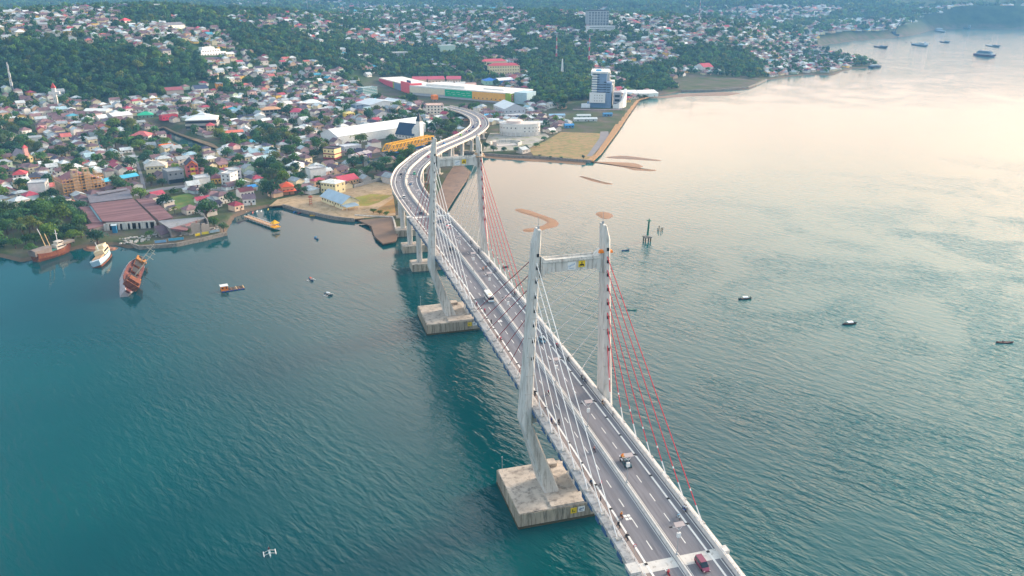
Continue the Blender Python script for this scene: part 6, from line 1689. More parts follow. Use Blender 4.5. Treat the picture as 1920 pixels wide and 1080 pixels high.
p = G(1676, 69, 0); t = thing("floating_crane", "dark harbour crane with a raised boom on the far quay", "crane", (p.x, p.y, 1)); mb = MB(); mb.box((0, 0, 4), (30, 16, 8)); mb.box((-4, 0, 12), (14, 10, 10)); sub(t, "machine_house", mb, M_hull, '#2f5068'); mb = MB(); mb.tube((0, 0, 14), (18, -6, 62), 1.8, .9); mb.tube((-8, 0, 14), (-6, 0, 34), 1.0); mb.tube((-6, 0, 34), (17, -6, 60), .35); sub(t, "boom", mb, M_hull, '#2c4f6a')

# ---------------------------------------------------------------- road vehicles
def car(label, s, x, heading, paint, kind="car", cat="car", name="parked_car"):
    """heading +1 drives away along the bridge, -1 towards the near shore"""
    ax, ay, tx, ty = axis(s); p = DP(s, x, .012)
    pitch = math.atan2(deck_z(s + 2) - deck_z(s - 2), 4)
    t = thing(name, label, cat, p, 0, "traffic on the bridge"); t.rotation_euler = (pitch * heading, 0, math.atan2(-tx * heading, ty * heading))
    D = dict(car=(4.2, 1.72, 1.45), van=(4.5, 1.76, 1.75), bus=(7.6, 2.3, 2.95), pickup=(4.9, 1.78, 1.75), truck=(6.2, 2.1, 2.6))[kind]
    L, W, H = D; hb = H * (.56 if kind != "bus" else .42)
    def cross(y, w, z0, z1, r_=.08): return [(-w / 2, y, z0), (w / 2, y, z0), (w / 2, y, z1 - r_), (w / 2 - r_, y, z1), (-w / 2 + r_, y, z1), (-w / 2, y, z1 - r_)]
    if kind in ("car", "van"): prof = [(-.5, .86, .36, .78), (-.47, .97, .24, .98), (-.3, 1, .2, 1.0), (.2, 1, .2, 1.0), (.36, .98, .22, .86), (.47, .9, .26, .72), (.5, .8, .34, .6)]
    elif kind == "bus": prof = [(-.5, .95, .3, 1), (-.47, 1, .3, 1.02), (.46, 1, .3, 1.02), (.5, .94, .34, .98)]
    else: prof = [(-.5, .97, .5, .92), (-.1, .97, .45, .95), (-.05, 1, .3, 1), (.3, 1, .25, 1.0), (.46, .96, .28, .82), (.5, .88, .34, .7)]
    mb = MB(); mb.loft([cross(L * y, W * w, hb * z0, hb * z1) for y, w, z0, z1 in prof][::-1] if False else [cross(L * y, W * w, hb * z0, hb * z1) for y, w, z0, z1 in prof]); sub(t, "body", mb, M_paintobj, paint)
    if kind == "bus":
        mb = MB(); mb.loft([[(-W * .49, L * a, z), (W * .49, L * a, z), (W * .49, L * b, z), (-W * .49, L * b, z)] for a, b, z in ((-.485, .485, hb * 1.02), (-.48, .475, H * .8))]); sub(t, "window_band", mb, M_glass)
        mb = MB(); mb.loft([[(-W * w, -L * .495, z), (W * w, -L * .495, z), (W * w, L * .48, z), (-W * w, L * .48, z)] for w, z in ((.5, H * .8), (.5, H * .94), (.45, H))]); sub(t, "roof", mb, M_paintobj, '#efece4')
        mb = MB(); mb.box((0, -L * .2, H + .1), (1.2, 1.6, .2)); sub(t, "roof_vent", mb, M_paintobj, '#e8d3ae')
        mb = MB(); mb.box((0, -L * .5, hb * .55), (W * .97, .06, hb * .3)); sub(t, "rear_panel", mb, M_paintobj, '#9ec4d6')
    else:
        y0, y1, y2, y3 = dict(car=(-.40, -.28, .10, .26), van=(-.47, -.43, .12, .32), pickup=(-.07, -.03, .17, .30), truck=(.08, .1, .28, .42))[kind]
        mb = MB(); mb.loft([[(-W * .47, L * y0, hb * .97), (W * .47, L * y0, hb * .97), (W * .47, L * y3, hb * .93), (-W * .47, L * y3, hb * .93)], [(-W * .40, L * y1, H - .06), (W * .40, L * y1, H - .06), (W * .40, L * y2, H - .06), (-W * .40, L * y2, H - .06)]]); sub(t, "window_band", mb, M_glass)
        mb = MB(); mb.box((0, L * (y1 + y2) / 2, H - .03), (W * .82, L * (y2 - y1) + .1, .09)); sub(t, "roof", mb, M_paintobj, paint)
        if kind == "pickup":
            for sx in (-1, 1):
                m2 = MB(); m2.box((sx * W * .47, -L * .28, hb * 1.1), (.1, L * .42, hb * .6)); sub(t, "bed_side", m2, M_paintobj, '#e4e2e6')
            m2 = MB(); m2.box((0, -L * .49, hb * 1.1), (W * .9, .1, hb * .6)); sub(t, "tailgate", m2, M_paintobj, '#e4e2e6')
    for sx in (-1, 1):
        for yy in (-.31, .31):
            m2 = MB(); r_ = .33 if kind != "bus" else .45; m2.tube((sx * (W / 2 - .22), L * yy, r_), (sx * (W / 2 + .02), L * yy, r_), r_, r_, 12); sub(t, "wheel", m2, M_tyre)
        m2 = MB(); m2.box((sx * W * .36, L * .488, hb * .56), (.32, .1, .16)); sub(t, "headlight", m2, M_white)
        m2 = MB(); m2.box((sx * W * .39, -L * .485, hb * .68), (.2, .1, .16)); sub(t, "tail_light", m2, M_red)
        m2 = MB(); m2.box((sx * (W / 2 + .1), L * .24 if kind != "bus" else L * .47, hb * 1.05), (.2, .12, .14)); sub(t, "side_mirror", m2, M_paintobj, paint)
    return t


VEH = [((1316, 1062), -1, '#7d3550', "van", "car", "minivan", "dark red minivan coming toward the near end past the expansion joint"),
       ((1173, 870), -1, '#2b4a54', "pickup", "pickup", "pickup_truck", "teal pickup truck with a white bed loaded with orange goods"),
       ((917, 562), 1, '#e9e8e6', "bus", "bus", "minibus", "white minibus driving away between the two pylons"),
       ((1016, 640), -1, '#3f6a80', "car", "car", "hatchback_car", "steel blue car passing behind the near pylon's nearer leg"),
       ((845, 468), 1, '#262c38', "car", "car", "sedan_car", "black car beside the far pylon driving away"),
       ((840, 428), -1, '#c92f4a', "car", "car", "hatchback_car", "bright red car just beyond the far pylon"),
       ((850, 421), -1, '#e6e6ea', "car", "car", "sedan_car", "white car near the parapet just beyond the far pylon"),
       ((826, 416), -1, '#2a3550', "car", "car", "hatchback_car", "navy car behind the white one beyond the far pylon"),
       ((789, 401), 1, '#4a525f', "car", "car", "sedan_car", "slate grey car about to leave the cable-stayed span"),
       ((757, 371), 1, '#d3d6d8', "van", "car", "minivan", "silver white van entering the viaduct bend"),
       ((770, 346), -1, '#2f6a9a', "car", "car", "hatchback_car", "blue car in the middle of the viaduct bend"),
       ((777, 327), -1, '#3fae86', "van", "car", "minivan", "mint green minivan in the viaduct bend"),
       ((752, 328), 1, '#23262c', "car", "car", "hatchback_car", "black car on the outer side of the viaduct bend"),
       ((803, 295), -1, '#b62f46', "car", "car", "hatchback_car", "crimson car seen beside the far pylon's leg"),
       ((822, 285), 1, '#e6e8ea', "car", "car", "sedan_car", "white car on the straight part of the viaduct"),
       ((833, 270), 1, '#3f8fd0', "van", "car", "minivan", "sky blue van climbing the viaduct"),
       ((864, 254), 1, '#8fd02f', "van", "car", "minivan", "lime green van on the viaduct queue"),
       ((875, 248), 1, '#c98a9a', "car", "car", "hatchback_car", "pinkish car in the viaduct queue"),
       ((880, 246), 1, '#3a5a9a', "car", "car", "sedan_car", "royal blue car in the viaduct queue"),
       ((887, 240), 1, '#28407a', "truck", "truck", "small_truck", "navy truck at the second viaduct bend"),
       ((893.5, 233), 1, '#eef0f2', "van", "car", "minivan", "white and blue van at the second viaduct bend"),
       ((894, 226), 1, '#f0f0f0', "van", "car", "minivan", "plain white van following at the second viaduct bend"),
       ((900, 237), -1, '#c83f5a', "car", "car", "hatchback_car", "rose red car at the outer edge of the second bend"),
       ((905, 223), -1, '#d8566a', "car", "car", "hatchback_car", "salmon red car leaving the second bend")]
for (px, py), hd, paint, kind, cat, nm, lb_ in VEH:
    q = deck_at(px, py)
    if not q: print("no deck at", px, py, lb_); continue
    x = q[1]; x = (max(1.9, min(6.4, x)) if hd < 0 else min(-1.9, max(-6.4, x)))
    t = car(lb_, q[0], x, hd, paint, kind, cat, nm)
    if kind == "pickup":
        for k, (yy, c_) in enumerate(((-1.9, '#e8822a'), (-1.2, '#f0a860'))):
            v = t.matrix_basis @ Vector((-.1, yy, 1.15)); mb = MB(); rings = []
            for a, r_ in ((0, .55), (.35, .62), (.7, .45), (.9, .1)): rings.append([(r_ * 1.2 * math.cos(2 * math.pi * i / 9), r_ * .8 * math.sin(2 * math.pi * i / 9), a) for i in range(9)])
            mb.loft(rings); o = mb.build("cargo_sack", M_cloth); o.location = v; tag(o, ["bright orange bundle at the tail of the teal pickup's bed", "pale orange bundle behind the teal pickup's cab"][k], "bundle", color=lin(c_))

# motorcycles with riders
def make_bike():
    t = thing("motorcycle", "", "motorcycle", (0, 0, 0))
    for yy in (-.62, .62):
        m2 = MB(); m2.tube((-.06, yy, .3), (.06, yy, .3), .3, .3, 14); w = m2.build("wheel", M_tyre, t); m3 = MB(); m3.tube((-.07, yy, .3), (.07, yy, .3), .16, .16, 10); m3.build("rim", M_steel, w)
    m2 = MB()
    m2.loft([[(-w / 2, y, z0), (w / 2, y, z0), (w / 2, y, z1), (-w / 2, y, z1)] for y, w, z0, z1 in ((-.85, .12, .62, .74), (-.5, .26, .42, .76), (0, .22, .28, .62), (.3, .18, .35, .66), (.48, .3, .45, .98), (.56, .16, .8, 1.02))]); b_ = m2.build("body", M_paintobj, t)
    m2 = MB(); m2.box((0, -.32, .79), (.26, .9, .1), 0, (.2, .8)); m2.build("seat", M_black, t)
    m2 = MB(); m2.tube((-.34, .42, 1.02), (.34, .42, 1.02), .025); m2.tube((0, .45, 1.0), (0, .62, .3), .04); m2.build("handlebar", M_steel, t)
    m2 = MB(); m2.tube((0, .56, .92), (0, .62, .92), .08, .07, 8); m2.build("headlight", M_white, t)
    return t


BIKES = [((1253, 1077), 1, '#b52a38', '#c8404a', '#d0303f', "red"), ((1272, 970), -1, '#b8cddb', '#9cc4dd', '#e8eef2', "pale blue"), ((1165, 968), 1, '#b5642a', '#d98a3a', '#e0a040', "orange"), ((1160, 985), 1, '#2a2a30', '#333a45', '#1f2228', "charcoal"), ((1175, 1008), 1, '#202328', '#2a2c33', '#15171a', "black"),
         ((1127, 910), 1, '#43384a', '#c9546a', '#d86a80', "pink"), ((1108, 906), 1, '#27384a', '#2f4a66', '#22303f', "navy"), ((1092, 884), 1, '#25262b', '#3a3340', '#1f1f25', "dark grey"), ((1114, 844), 1, '#6a5560', '#b98a84', '#c9a8a0', "dusty pink"), ((1048, 792), 1, '#24262c', '#2b2d33', '#1a1b1f', "black"),
         ((1034, 790), 1, '#2f3a6a', '#3f4a8a', '#2a3058', "indigo"), ((1022, 746), 1, '#2c2f42', '#454a6a', '#2b2f48', "slate"), ((1029, 737), 1, '#4a3040', '#c04055', '#c83f52', "crimson"), ((1003, 738), 1, '#1c1e22', '#24262a', '#141518', "black"),
         ((1130, 757), -1, '#c08a2f', '#2c2d33', '#d9a93f', "amber"), ((1097, 715), -1, '#24365a', '#2a3f6a', '#1f2a45', "navy"), ((1091, 709), -1, '#202226', '#2a2c30', '#15161a', "black"), ((1065, 675), -1, '#2a2b30', '#3b3d42', '#222327', "grey"), ((1048, 648), -1, '#5f3848', '#c9566a', '#e0e0e4', "rose"),
         ((883, 455), -1, '#2d3050', '#35406a', '#1f2640', "navy"), ((898, 471), -1, '#252b3f', '#2f4468', '#1e2740', "dark blue"), ((914, 493), -1, '#c9c9cc', '#d6d6da', '#e6e6ea', "white"), ((920, 496), -1, '#292a33', '#4a3a4a', '#24252b', "plum"), ((911.5, 503), -1, '#4a3a32', '#a84a3a', '#2f2f33', "brick red"),
         ((906, 506), -1, '#9a5a2a', '#d98a3a', '#d98a2f', "orange"), ((930, 507), -1, '#3a4a86', '#5a78b8', '#4a66a8', "blue"), ((914, 516), -1, '#6a2f36', '#b03a40', '#2a2a2f', "red"), ((966, 551), -1, '#5a3028', '#8a3a34', '#c84a3f', "maroon"),
         ((866, 522), 1, '#6a3040', '#b83f55', '#a82f45', "cherry"), ((894, 571), 1, '#b04055', '#e08a98', '#f0c8cc', "light pink"), ((909, 584), 1, '#b02a38', '#d03a4a', '#d83f4f', "scarlet"), ((921, 605), 1, '#25262c', '#30323a', '#1c1d22', "black"), ((939, 637), 1, '#a82a3c', '#d8384f', '#e0485a', "bright red"),
         ((818, 452), 1, '#24262c', '#2c2e36', '#1a1b20', "black"), ((762, 315), 1, '#22252b', '#2a2d35', '#17191d', "black"), ((753, 333), 1, '#4a4c55', '#6a6c74', '#3a3c44', "grey"), ((744, 343), 1, '#23252a', '#2f3036', '#1a1c20', "black"), ((763, 382), 1, '#202329', '#272a32', '#16181c', "black"),
         ((770, 393), 1, '#5a2530', '#a8323f', '#2a2b30', "red"), ((782, 333), -1, '#c98a2f', '#e0b060', '#e8c070', "amber"), ((785, 319), -1, '#d6d6da', '#e0e0e4', '#efefef', "white"), ((805, 400), -1, '#3a2a35', '#8a3a4a', '#2f2a33', "wine"), ((1283, 954), 1, '#3a5aa8', '#dfe4ea', '#222226', "white")]
bike0 = make_bike(); used = False
rows = []
for (px, py), hd, bc_, sh, he, cn_ in BIKES:
    q = deck_at(px, py, .4)
    if q: rows.append((q[0], q[1], hd, bc_, sh, he, cn_))
    else: print("no deck for bike", px, py)
rows.sort(key=lambda r_: r_[0])
for k, (s, x, hd, bc_, sh, he, cn_) in enumerate(rows):
    lim = 9.4
    x = max(1.6, min(lim, x)) if x > 0 else max(-9.0 if s < 225 else -9.2, min(-1.6, x))
    ax, ay, tx, ty = axis(s); p = DP(s, x, .06 if 7.4 < abs(x) < 8.1 else .014); rz = math.atan2(-tx * hd, ty * hd)
    lab = "%s motorcycle on the bridge deck, %s counted from the near end" % (cn_, ordinal(k))
    if not used:
        b_ = bike0; b_.location = p; b_.rotation_euler.z = rz; b_["label"] = lab; used = True
        [setattr(c_, "color", (*lin(bc_), 1)) for c_ in b_.children if c_.name.startswith("body")]
    else: b_ = dup(bike0, lab, p, rz, {"body": lin(bc_)})
    b_["group"] = "motorcycles on the bridge deck"
    v = Matrix.Rotation(rz, 3, 'Z') @ Vector((0, -.15, 0))
    person("rider in %s on the %s motorcycle counted from the near end" % (cn_, ordinal(k)), (p[0] + v.x, p[1] + v.y, p[2] + .90), rz, sh, True, he, "motorcycle riders on the bridge deck")
PED = [((1286, 953), '#d7dde4', "pedestrian in white standing at the seaward parapet"), ((1113, 782), '#24262b', "pedestrian in black at the seaward parapet by the near pylon"), ((1006, 740), '#202226', "pedestrian in black beside the near pylon's shoreward leg"), ((934, 632), '#2d2f38', "pedestrian in grey at the shoreward railing between the pylons"), ((1133, 935), '#263040', "pedestrian in navy by the shoreward railing at the near cables")]
for (px, py), sh, lb_ in PED:
    q = deck_at(px, py, .8)
    if q:
        x = 9.7 if q[1] > 0 else -9.1
        p = DP(q[0], x, .014); person(lb_, p, 1.2 if x > 0 else -1.5, sh, False)
# small fittings that show on the deck
t = thing("road_sign", "round red and white prohibition sign beside the motorcycle lane at the joint", "sign", DP(-70.5, -8.9, 0)); mb = MB(); mb.tube((0, 0, 0), (0, 0, 2.3), .05); sub(t, "post", mb, M_steel); mb = MB(); mb.tube((0, .0, 2.6), (0, -.05, 2.6), .42, .42, 16); sub(t, "disc", mb, M_red); mb = MB(); mb.tube((0, -.06, 2.6), (0, -.08, 2.6), .3, .3, 16); mb.box((0, -.09, 2.6), (.5, .03, .09), 0); sub(t, "disc_face", mb, M_white)
for s_, x_ in ((-58.5, -5.4), (62, -4.2)):
    mb = MB()
    for i in range(2):
        for j in range(2): 
            a = DP(s_ + 1.1 * j, x_ + .9 * i, .008); mb.box(a, (.75, .95, .01))
    o = mb.build("road_marking", M_paint, bridge)
# ---------------------------------------------------------------- trees
def leaf_cloud(n_l, n_q, R_, Hc, q, seed, flat=.75, cone=0.0):
    """crown of many leaf-sized faces: verts (4n x 3), face tints"""
    g = np.random.default_rng(seed); V = []; Cc = []
    lumps = []
    for k in range(n_l):
        a = g.uniform(0, 2 * np.pi); r_ = R_ * .62 * np.sqrt(g.uniform(0, 1)); z = Hc * (.25 + .6 * g.uniform() * (1 - .5 * r_ / R_))
        lumps.append((r_ * np.cos(a) * (1 - cone * z / Hc), r_ * np.sin(a) * (1 - cone * z / Hc), z, R_ * g.uniform(.34, .52), g.uniform(.72, 1.28)))
    lumps.append((0, 0, Hc * .55, R_ * .55, 1.0))
    for k in range(n_q):
        x, y, z, r_, sh = lumps[k % len(lumps)]
        d = g.normal(size=3); d /= np.linalg.norm(d)
        if d[2] < -.35: d[2] *= -1
        rr = r_ * g.uniform(.72, 1.08)
        c = np.array([x, y, z]) + d * rr * np.array([1, 1, flat])
        nrm = d + g.normal(size=3) * .45; nrm /= np.linalg.norm(nrm)
        t1 = np.cross(nrm, [.3, .5, .8]); t1 /= np.linalg.norm(t1); t2 = np.cross(nrm, t1)
        s1, s2 = q * g.uniform(.6, 1.25), q * g.uniform(.5, 1.0)
        V += [c - t1 * s1 - t2 * s2 * .4, c + t1 * s1 * .3 - t2 * s2, c + t1 * s1 + t2 * s2 * .4, c - t1 * s1 * .3 + t2 * s2]
        v = sh * g.uniform(.75, 1.25)
        Cc.append((v, v * g.uniform(.97, 1.04), v * g.uniform(.85, 1.05)))
    return np.array(V), np.array(Cc)


CROWN = []
for k in range(6):
    V, Cc = leaf_cloud(9 + k, 620, 1.0, 1.25, .085, 40 + k, .8, .25 * (k % 3))
    Fq = np.arange(len(V)).reshape(-1, 4)
    o = np_mesh("crown", V, Fq, M_leaf, Cc); me = o.data; bpy.data.objects.remove(o); CROWN.append(me)


def trunk_mesh(seed):
    g = random.Random(seed); mb = MB(); mb.tube((0, 0, -.25), (.02, .03, .75), .085, .05, 7)
    for k in range(5):
        a = k * 1.26 + g.random(); mb.tube((.01, .02, .4 + .06 * k), (.5 * math.cos(a), .5 * math.sin(a), .95 + .15 * g.random()), .04, .015, 5)
    me = bpy.data.meshes.new("trunk"); me.from_pydata(mb.v, [], mb.f); me.materials.append(M_trunk); return me
TRUNK = [trunk_mesh(k) for k in range(3)]


def palm_meshes():
    mb = MB(); mb.path([(0, 0, -.3), (.1, 0, 2.5), (.25, .05, 5.0), (.3, .1, 7.4)], .17, 7)
    t_ = bpy.data.meshes.new("trunk"); t_.from_pydata(mb.v, [], mb.f); t_.materials.append(M_trunk)
    V, Cc = [], []; g = np.random.default_rng(5)
    for k in range(15):
        a = 2 * np.pi * k / 15 + g.uniform(-.2, .2); up = g.uniform(.1, 1.1); pts = []
        for i in range(7):
            u = i / 6; pts.append(np.array([.3 + np.cos(a) * 3.4 * u, .1 + np.sin(a) * 3.4 * u, 7.5 + up * 2.2 * u - 3.0 * u * u]))
        sd = np.array([-np.sin(a), np.cos(a), 0])
        for i in range(6):
            w0, w1 = .55 * np.sin(np.pi * (.15 + .8 * i / 6)), .55 * np.sin(np.pi * (.15 + .8 * (i + 1) / 6))
            for sg in (-1, 1):
                V += [pts[i], pts[i] + sd * sg * w0 - [0, 0, w0 * .45], pts[i + 1] + sd * sg * w1 - [0, 0, w1 * .45], pts[i + 1]]
                v = g.uniform(.75, 1.3); Cc.append((v, v, v * .8))
    V = np.array(V); o = np_mesh("crown", V, np.arange(len(V)).reshape(-1, 4), M_leaf, np.array(Cc)); me = o.data; bpy.data.objects.remove(o)
    return t_, me
PALM_T, PALM_C = palm_meshes()
GREENS = [((.055, .135, .055), "deep green"), ((.075, .165, .048), "green"), ((.038, .105, .062), "dark bluish green"), ((.115, .190, .036), "bright green"), ((.140, .170, .040), "yellowish green"), ((.085, .140, .070), "greyish green"), ((.070, .170, .070), "mid green")]


def tree(x, y, z, r_, h, gi, k, label, group, palm=False):
    t = thing("palm_tree" if palm else "tree", label, "palm" if palm else "tree", (x, y, z), (k * 2.4) % 6.28, group)
    if palm:
        sc = r_ / 3.4
        for nm, me in (("trunk", PALM_T), ("crown", PALM_C)):
            o = bpy.data.objects.new(nm, me); col.objects.link(o); o.parent = t; o.scale = (sc, sc, sc * h / 8.0); o.color = (*GREENS[gi][0], 1)
        return t
    o = bpy.data.objects.new("trunk", TRUNK[k % 3]); col.objects.link(o); o.parent = t; o.scale = (r_, r_, h * .62)
    o = bpy.data.objects.new("crown", CROWN[k % 6]); col.objects.link(o); o.parent = t; o.scale = (r_, r_, h * .62); o.location = (0, 0, h * .22); f_ = .7 + .7 * ((k * 37) % 101) / 100; o.color = (GREENS[gi][0][0] * f_, GREENS[gi][0][1] * f_, GREENS[gi][0][2] * f_, 1)
    return t


# ---------------------------------------------------------------- where the town and the woods stand
def px_poly(pts, z=2.0): return [tuple(G(x, y, z)[:2]) for x, y in pts]
for s in np.arange(225, S_END, 8):
    pass
VIA = np.array([axis(s)[:2] for s in np.arange(225, S_END + 60, 6)])
FOOTA = np.array(FOOT)


def free(P, r_):
    """points where something of radius r_ can stand"""
    ok = sdist(P, coast_w) > r_ + 4
    ok &= -sdist(P, RIVER) > r_ + 3
    for poly in NOBUILD: ok &= sdist(P, poly) < -r_ * .7
    for i in range(0, len(FOOTA)): ok &= np.hypot(P[:, 0] - FOOTA[i, 0], P[:, 1] - FOOTA[i, 1]) > FOOTA[i, 2] + r_ * .55
    dv = np.full(len(P), 1e9)
    for q in VIA: dv = np.minimum(dv, np.hypot(P[:, 0] - q[0], P[:, 1] - q[1]))
    ok &= dv > 11 + r_
    return ok


def project(P, z):
    d = np.stack([P[:, 0] - CAM[0], P[:, 1] - CAM[1], z - CAM[2]], 1)
    X, Y, Z = d @ CR, d @ CU, d @ CF
    return 960 + FOC * X / Z, 540 - FOC * Y / Z, FOC / Z


# picture regions that steer what grows or stands where
FOREST = [[(-60, 182), (-60, 88), (40, 74), (120, 84), (150, 96), (250, 88), (330, 82), (372, 106), (424, 108), (440, 118), (420, 150), (330, 162), (230, 170), (120, 172), (40, 170)],
          [(480, 118), (500, 66), (580, 70), (640, 90), (700, 96), (730, 100), (720, 130), (690, 140), (640, 142), (590, 118), (540, 120)],
          [(360, 60), (440, 46), (520, 30), (560, 60), (520, 112), (450, 96), (430, 76)], [(150, 10), (330, 6), (420, 24), (430, 50), (330, 36), (240, 30), (180, 24)],
          [(775, 100), (830, 92), (900, 112), (905, 140), (800, 142), (770, 130)], [(968, 108), (1060, 92), (1100, 100), (1105, 190), (1060, 200), (1000, 200), (990, 150)],
          [(1165, 120), (1300, 90), (1430, 90), (1440, 128), (1330, 140), (1280, 165), (1180, 175), (1160, 150)], [(600, 40), (760, 36), (860, 46), (850, 56), (700, 58)], [(1385, 96), (1490, 92), (1500, 112), (1400, 120)]]
GROVE = [(-60, 490), (-60, 396), (30, 398), (60, 394), (120, 388), (150, 400), (172, 425), (215, 440), (215, 468), (120, 475)]
FOREST.append(GROVE); FOREST.append([(140, 188), (310, 180), (320, 158), (140, 158)])
LEAFY = [[(690, 345), (640, 322), (700, 298), (742, 285), (800, 272), (790, 300), (742, 330)],
         [(830, 258), (800, 262), (790, 245), (830, 215), (862, 222), (878, 236)], [(700, 275), (755, 268), (770, 262), (720, 285)], [(-30, 300), (60, 292), (70, 240), (-30, 225)], [(210, 232), (290, 245), (300, 268), (250, 290), (200, 270)], [(352, 262), (460, 250), (470, 280), (420, 278)],
         [(480, 300), (560, 310), (580, 345), (500, 350), (470, 320)], [(480, 240), (560, 235), (560, 275), (480, 280)], [(300, 262), (340, 268), (320, 276), (290, 270)]]


TOWNS = [[(-60, 66), (-60, 30), (60, 18), (115, 14), (125, 40), (95, 70), (0, 66)], [(110, 44), (100, 20), (150, 12), (235, 14), (225, 40), (185, 56)], [(200, 80), (205, 58), (290, 42), (360, 52), (362, 78), (280, 82)],
         [(545, 70), (540, 44), (610, 44), (630, 60), (610, 74)], [(640, 78), (660, 56), (780, 46), (960, 50), (968, 84), (905, 96), (800, 88), (700, 88)], [(590, 30), (640, 12), (960, 12), (1010, 40), (960, 56), (700, 40)],
         [(985, 66), (1000, 48), (1100, 58), (1180, 40), (1320, 26), (1420, 46), (1500, 72), (1440, 96), (1300, 84), (1180, 100), (1060, 84)], [(1100, 104), (1180, 92), (1265, 96), (1275, 116), (1190, 130), (1105, 122)],
         [(480, 112), (560, 112), (600, 122), (660, 144), (665, 166), (560, 176), (470, 166)], [(384, 106), (470, 98), (486, 150), (440, 172), (396, 164)], [(1430, 156), (1425, 134), (1470, 116), (1510, 96), (1556, 96), (1600, 108), (1610, 136), (1530, 150)],
         [(1436, 140), (1440, 120), (1400, 100), (1440, 96), (1520, 90), (1530, 104)], [(1250, 150), (1262, 128), (1310, 122), (1350, 138), (1300, 146)], [(100, 64), (130, 40), (200, 56), (200, 76), (130, 84)], [(360, 84), (356, 56), (430, 56), (440, 96), (400, 90)], [(1440, 78), (1480, 62), (1530, 44), (1640, 34), (1780, 40), (1790, 58), (1700, 78), (1600, 88), (1530, 98)], [(1280, 30), (1420, 10), (1560, 14), (1560, 34), (1440, 50)], [(430, 46), (470, 30), (560, 30), (560, 46), (490, 60)]]


def in_px(px, py, polys):
    P = np.stack([px, py], 1); r_ = np.zeros(len(P), bool)
    for q in polys: r_ |= inpoly(P, q)
    return r_


def cells(R0, R1, step, rot, jit=.32):
    """jittered grid over the visible wedge between two ranges"""
    a0, a1 = _az[1] - .06, _az[-2] + .02
    n = int(R1 / step) + 2
    u = np.arange(-n, n + 1) * step
    X, Y = np.meshgrid(u, u); X, Y = X.ravel(), Y.ravel()
    ca, sa = math.cos(rot), math.sin(rot)
    x = X * ca - Y * sa + rng.uniform(-jit, jit, len(X)) * step + CAM[0]; y = X * sa + Y * ca + rng.uniform(-jit, jit, len(X)) * step + CAM[1]
    R_ = np.hypot(x - CAM[0], y - CAM[1]); a = np.arctan2(x - CAM[0], y - CAM[1])
    k = (R_ >= R0) & (R_ < R1) & (a > a0) & (a < a1)
    x, y = x[k], y[k]; z = terr(x, y)
    px, py, sc = project(np.stack([x, y], 1), z)
    k = (px > -190) & (px < 2110) & (py > -60) & (py < 760)
    return x[k], y[k], z[k], px[k], py[k], sc[k]


ROOFC = [('#6a545b', "rust brown", .33), ('#86696d', "faded rust", .14), ('#b9c1c4', "pale zinc", .15), ('#9aa2a7', "grey zinc", .14), ('#dcdfde', "white sheet", .07), ('#a8465a', "red", .045), ('#bd6a66', "salmon red", .025), ('#9dbbc6', "pale blue", .035), ('#4f9fb6', "turquoise", .012), ('#4f4c5e', "dark slate", .05), ('#7aa898', "pale green", .014), ('#c2744a', "orange", .014)]
WALLC = [('#e6e3dc', "white", .34), ('#e3d6b4', "cream", .20), ('#c9c3bb', "grey", .16), ('#ddb89a', "apricot", .07), ('#b9c9cf', "pale blue", .07), ('#d8b9b4', "pink", .06), ('#bccdb4', "pale green", .05), ('#e0bd62', "yellow", .05)]
HOUSES, TREES = [], []       # (score, data)
for R0, R1, st, rot, hp in ((380, 760, 12.6, .55, .80), (760, 1240, 13.4, .48, .80), (1240, 1700, 14.5, .40, .62), (1700, 2500, 16.5, .3, .60), (2500, 4300, 27.0, .2, .5)):
    x, y, z, px, py, sc = cells(R0, R1, st, rot)
    P = np.stack([x, y], 1)
    ok = free(P, st * .40)
    x, y, z, px, py, sc, P = x[ok], y[ok], z[ok], px[ok], py[ok], sc[ok], P[ok]
    fo = in_px(px, py, FOREST); le = in_px(px, py, LEAFY)
    nz = vnoise(x / 75, y / 75, 11) * .6 + vnoise(x / 30, y / 30, 12) * .4
    nz2 = vnoise(x / 190, y / 190, 21) * .65 + vnoise(x / 60, y / 60, 22) * .35
    u = rng.uniform(0, 1, len(x))
    to = in_px(px, py, TOWNS)
    if R0 < 1240: is_h = (u < hp * np.clip(1.55 - 1.05 * nz, .2, 1.05))
    elif R0 < 2500: is_h = np.where(to, u < .84 - .4 * (nz > .58), (nz2 < .47) & (u < hp + .15))
    else: is_h = np.where(to, u < .9, (nz2 < .42) & (u < .6)) & (z < 190)
    is_h &= ~(fo & ~to); is_h |= fo & ~to & (R0 >= 1240) & (nz > .63) & (u < .55) if R0 >= 1240 else False; is_h &= ~(le & (u > .16))
    for i in np.nonzero(is_h)[0]:
        HOUSES.append((x[i], y[i], z[i], px[i], py[i], sc[i], st, rot))
    # trees fill the rest
    for i in np.nonzero(~is_h)[0]:
        TREES.append((x[i] + rng.normal() * 1.5, y[i] + rng.normal() * 1.5, z[i], px[i], py[i], sc[i], st * rng.uniform(.34, .60) * (.72 if R0 >= 1240 else 1)))
    if R0 < 1700:
        for i in np.nonzero(fo & ~to & ~is_h)[0]:
            for _ in range(2):
                TREES.append((x[i] + rng.uniform(-.7, .7) * st, y[i] + rng.uniform(-.7, .7) * st, z[i], px[i], py[i], sc[i], st * rng.uniform(.3, .5)))
    # second tree of a wooded cell, and garden trees beside houses
    for i in np.nonzero((~is_h & (rng.uniform(size=len(x)) < .8)) | (is_h & (u > .62)))[0]:
        if is_h[i] and R0 > 2500: continue
        a = rng.uniform(0, 6.28); q = (x[i] + math.cos(a) * st * .5, y[i] + math.sin(a) * st * .5)
        TREES.append((q[0], q[1], z[i], px[i], py[i], sc[i], st * rng.uniform(.22, .42)))
TREES = [t for t, k in zip(TREES, (sdist(np.array([t[:2] for t in TREES]), coast_w) > 5)) if k]
